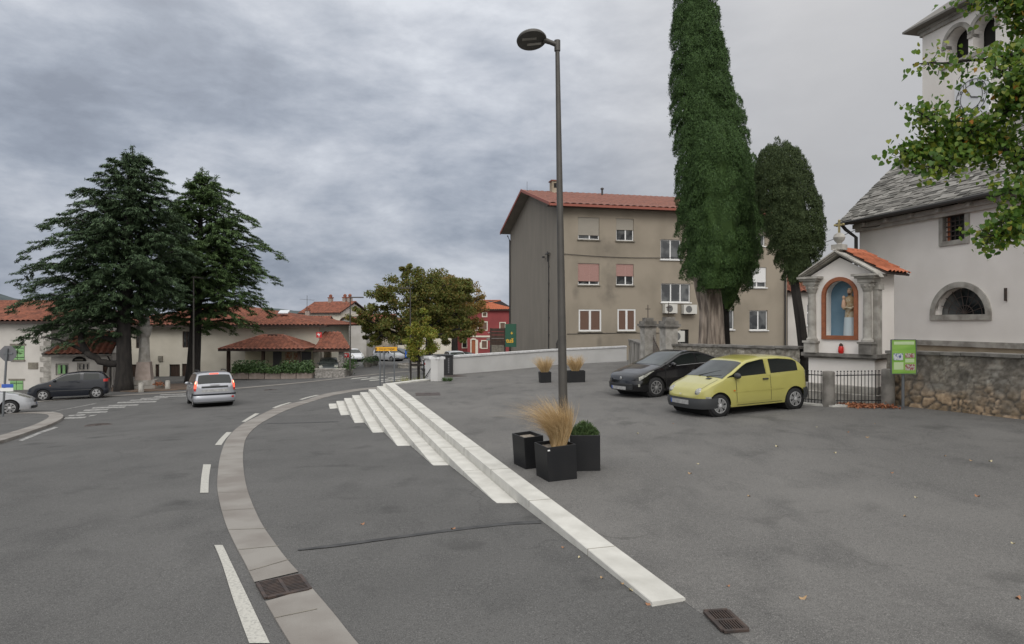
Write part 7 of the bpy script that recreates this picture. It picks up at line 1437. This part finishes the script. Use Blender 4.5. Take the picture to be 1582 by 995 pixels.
def planter(label, p, rz, w_, d_, h, fill, tilt=(0, 0), seed=1, badge=False, group='black planters on the square'):
    t = thing('planter_box', label, 'planter', p, rz, group); t.rotation_euler = (tilt[0], tilt[1], rz); e = .022; k = MB(); ins = .97
    def ringv(f, z): return [(-w_/2*f, -d_/2*f, z), (w_/2*f, -d_/2*f, z), (w_/2*f, d_/2*f, z), (-w_/2*f, d_/2*f, z)]
    o0, o1 = ringv(ins, 0), ringv(1, h); i1 = [(math.copysign(abs(x)-e, x), math.copysign(abs(y)-e, y), h) for x, y, _ in o1]; i0 = [(x, y, h-.10) for x, y, _ in i1]
    k.add(o0+o1+i1+i0, [(3, 2, 1, 0)]+[(i, (i+1) % 4, 4+(i+1) % 4, 4+i) for i in range(4)]+[(4+i, 4+(i+1) % 4, 8+(i+1) % 4, 8+i) for i in range(4)]+[(8+i, 8+(i+1) % 4, 12+(i+1) % 4, 12+i) for i in range(4)]); bx = k.build('box', M['planter'], t)
    bv = bx.modifiers.new('bevel', 'BEVEL'); bv.width = .006; bv.segments = 2
    k = MB(); k.bb(-w_/2+e+.002, w_/2-e-.002, -d_/2+e+.002, d_/2-e-.002, h-.09, h-.055); k.build('gravel', M['soil'], t)
    if badge: k = MB(); k.bb(-w_/2+.012, -w_/2+.05, -d_/2-.004, -d_/2+.002, h-.055, h-.035); k.build('badge', M['white'], t)
    if fill == 'straw': grass_tuft(t, (.06, 0, h-.06), 2400, .95, .36, (-1.15, .05), seed, .0026, .12, .44)
    elif fill == 'smallstraw': grass_tuft(t, (0, 0, h-.06), 800, .74, .62, (-.15, 0), seed, .005, .12, .12)
    elif fill == 'shrub':
        n = 1500; g = np.random.default_rng(seed); a = g.random(n)*2*np.pi; r = np.sqrt(g.random(n)); c = np.stack([r*np.cos(a)*w_*.50, r*np.sin(a)*d_*.46, h-.05+.21*(1-r**2)*g.uniform(.5, 1.1, n)+.02], -1); dd_ = np.stack([np.cos(a)*r*.8, np.sin(a)*r*.8, np.ones(n)], -1)+g.normal(size=(n, 3))*.45; leaves('shrub', c, dd_, g.normal(size=(n, 3)), g.uniform(.05, .11, n), g.uniform(.010, .018, n), M['shrub'], t, .05)
        k = MB(); k.sphere((0, 0, h-.06), (w_*.42, d_*.40, .13), 16, 8); k.build('inner_shrub', M['shrub'], t, smooth=True)
    return t
def on(px, py): return Vector(T(px, py))
a, b, l = on(846, 745.5), on(888, 740.5), on(828.5, 730); wv, dv = b-a, l-a; rz = math.atan2(wv.y, wv.x)
c = a+(b-a)/2+dv.normalized()*.27; lnr = math.atan(.036)
planter('front black cube planter with wind-blown straw coloured feather grass by the lamp', (c.x, c.y, c.z-.012), rz, .50, .52, .555, 'straw', (0, -.055), 3, True)
a, b = on(884, 727), on(926, 729.5); c = a+(b-a)/2+Vector((.02, .26, 0)); planter('black cube planter with low green conifer shrub right of the lamp post', (c.x, c.y, c.z-.010), -.06, .49, .50, .60, 'shrub', (0, -.02), 5)
a = on(821, 727.5); c = a+Vector((-.03, .42, 0)); planter('black cube planter hidden behind the feather grass left of the lamp', (c.x, c.y, c.z-.012), rz+.05, .36, .52, .555, None, (0, -.055), 6)
p = on(842.5, 591.5); planter('far small square black planter with a tuft of straw grass, left of the lamp pole', (p.x, p.y+.25, p.z-.004), .12, .46, .46, .43, 'smallstraw', (0, -.03), 8)
p = on(890, 591); planter('far long black planter with a tuft of straw grass, right of the lamp pole', (p.x, p.y+.25, p.z-.004), .0, .76, .44, .46, 'smallstraw', (0, -.02), 9)
p = Vector((P(986, 562, 34.4)[0], 34.4, zt(P(986, 562, 34.4)[0]))); planter('third far planter with straw grass half hidden behind the nose of the black coupe', (p.x, p.y, p.z-.004), .1, .46, .46, .45, 'smallstraw', (0, 0), 12)
# ---------------------------------------------------------------- wires
def wire(label, pts, r=.012, sag=.25):
    mb = MB(); 
    for a, b in zip(pts[:-1], pts[1:]):
        a, b = Vector(a), Vector(b); mb.tube([a.lerp(b, i/16)-Vector((0, 0, sag*4*(i/16)*(1-i/16))) for i in range(17)], r, 5)
    tag(mb.build('overhead_wire', M['black']), label, 'cable')
wire('thin black cable hanging from the flats to the corner of the church eaves', [P(1182, 376, 45.5), P(1320, 356, 24.2)], .014, .5)
wire('short black cable draped along the church wall below the eaves', [P(1330, 352, 23.4), P(1412, 333, 22.0)], .012, .08)
# ---------------------------------------------------------------- fallen leaves, litter drift
lf = [(1157, 767), (1415, 769), (1125, 906), (1240, 925), (1565, 840), (1573, 925), (1066, 732), (1078, 717), (1510, 767), (1500, 712), (1530, 713), (1378, 731), (1398, 798), (895, 862), (870, 846), (962, 902), (976, 912), (1002, 934), (930, 893), (1262, 660), (1310, 668), (1340, 676), (1200, 690), (700, 818), (1352, 655), (1290, 700), (560, 810), (1460, 705), (985, 670), (1040, 655)]
m1 = MB(); n = 10
m1.add([(math.cos(a)*.028*(1+.15*math.cos(3*a)), math.sin(a)*.019, .004+.012*math.cos(2*a)) for a in [2*math.pi*i/n for i in range(n)]]+[(0, 0, .003)], [(i, (i+1) % n, n) for i in range(n)])
lo = m1.build('fallen_leaf', M['leaf']); tag(lo, 'small dry tan or orange leaf lying loose on the asphalt', 'leaf', 'fallen leaves on the asphalt')
for i, (px, py) in enumerate(lf):
    o = lo if i == 0 else lo.copy()
    if i: C.objects.link(o)
    if i % 3: o.material_slots[0].link = 'OBJECT'; o.material_slots[0].material = M['leafb' if i % 3 == 1 else 'leafc']
    g = px < 1003 and py > 790; p = Vector((G if g else T)(px, py)); o.location = p+Vector((0, 0, .006)); o.rotation_euler = (random.uniform(-.2, .2), random.uniform(-.2, .2), random.random()*6.28); s = random.uniform(.6, 1.25); o.scale = (s, s, s)
rng = np.random.default_rng(77); n = 900; a, b = Vector(T(1308, 629)), Vector(T(1385, 630)); u = rng.random(n); x = a.x+(b.x-a.x)*u; y = a.y+(b.y-a.y)*u+rng.normal(0, .16, n)+.12; z = np.array([zt(v) for v in x])+.012+np.abs(rng.normal(0, .025, n)); c = np.stack([x, y, z], -1)
o = leaves('leaf_litter', c, rdir(n), np.array([0, 0, 1])+rng.normal(size=(n, 3))*.5, rng.uniform(.06, .12, n), rng.uniform(.04, .07, n), M['rust'], None, .1); o['kind'] = 'stuff'; o['label'] = 'drift of rust coloured dry leaves at the foot of the shrine railings'
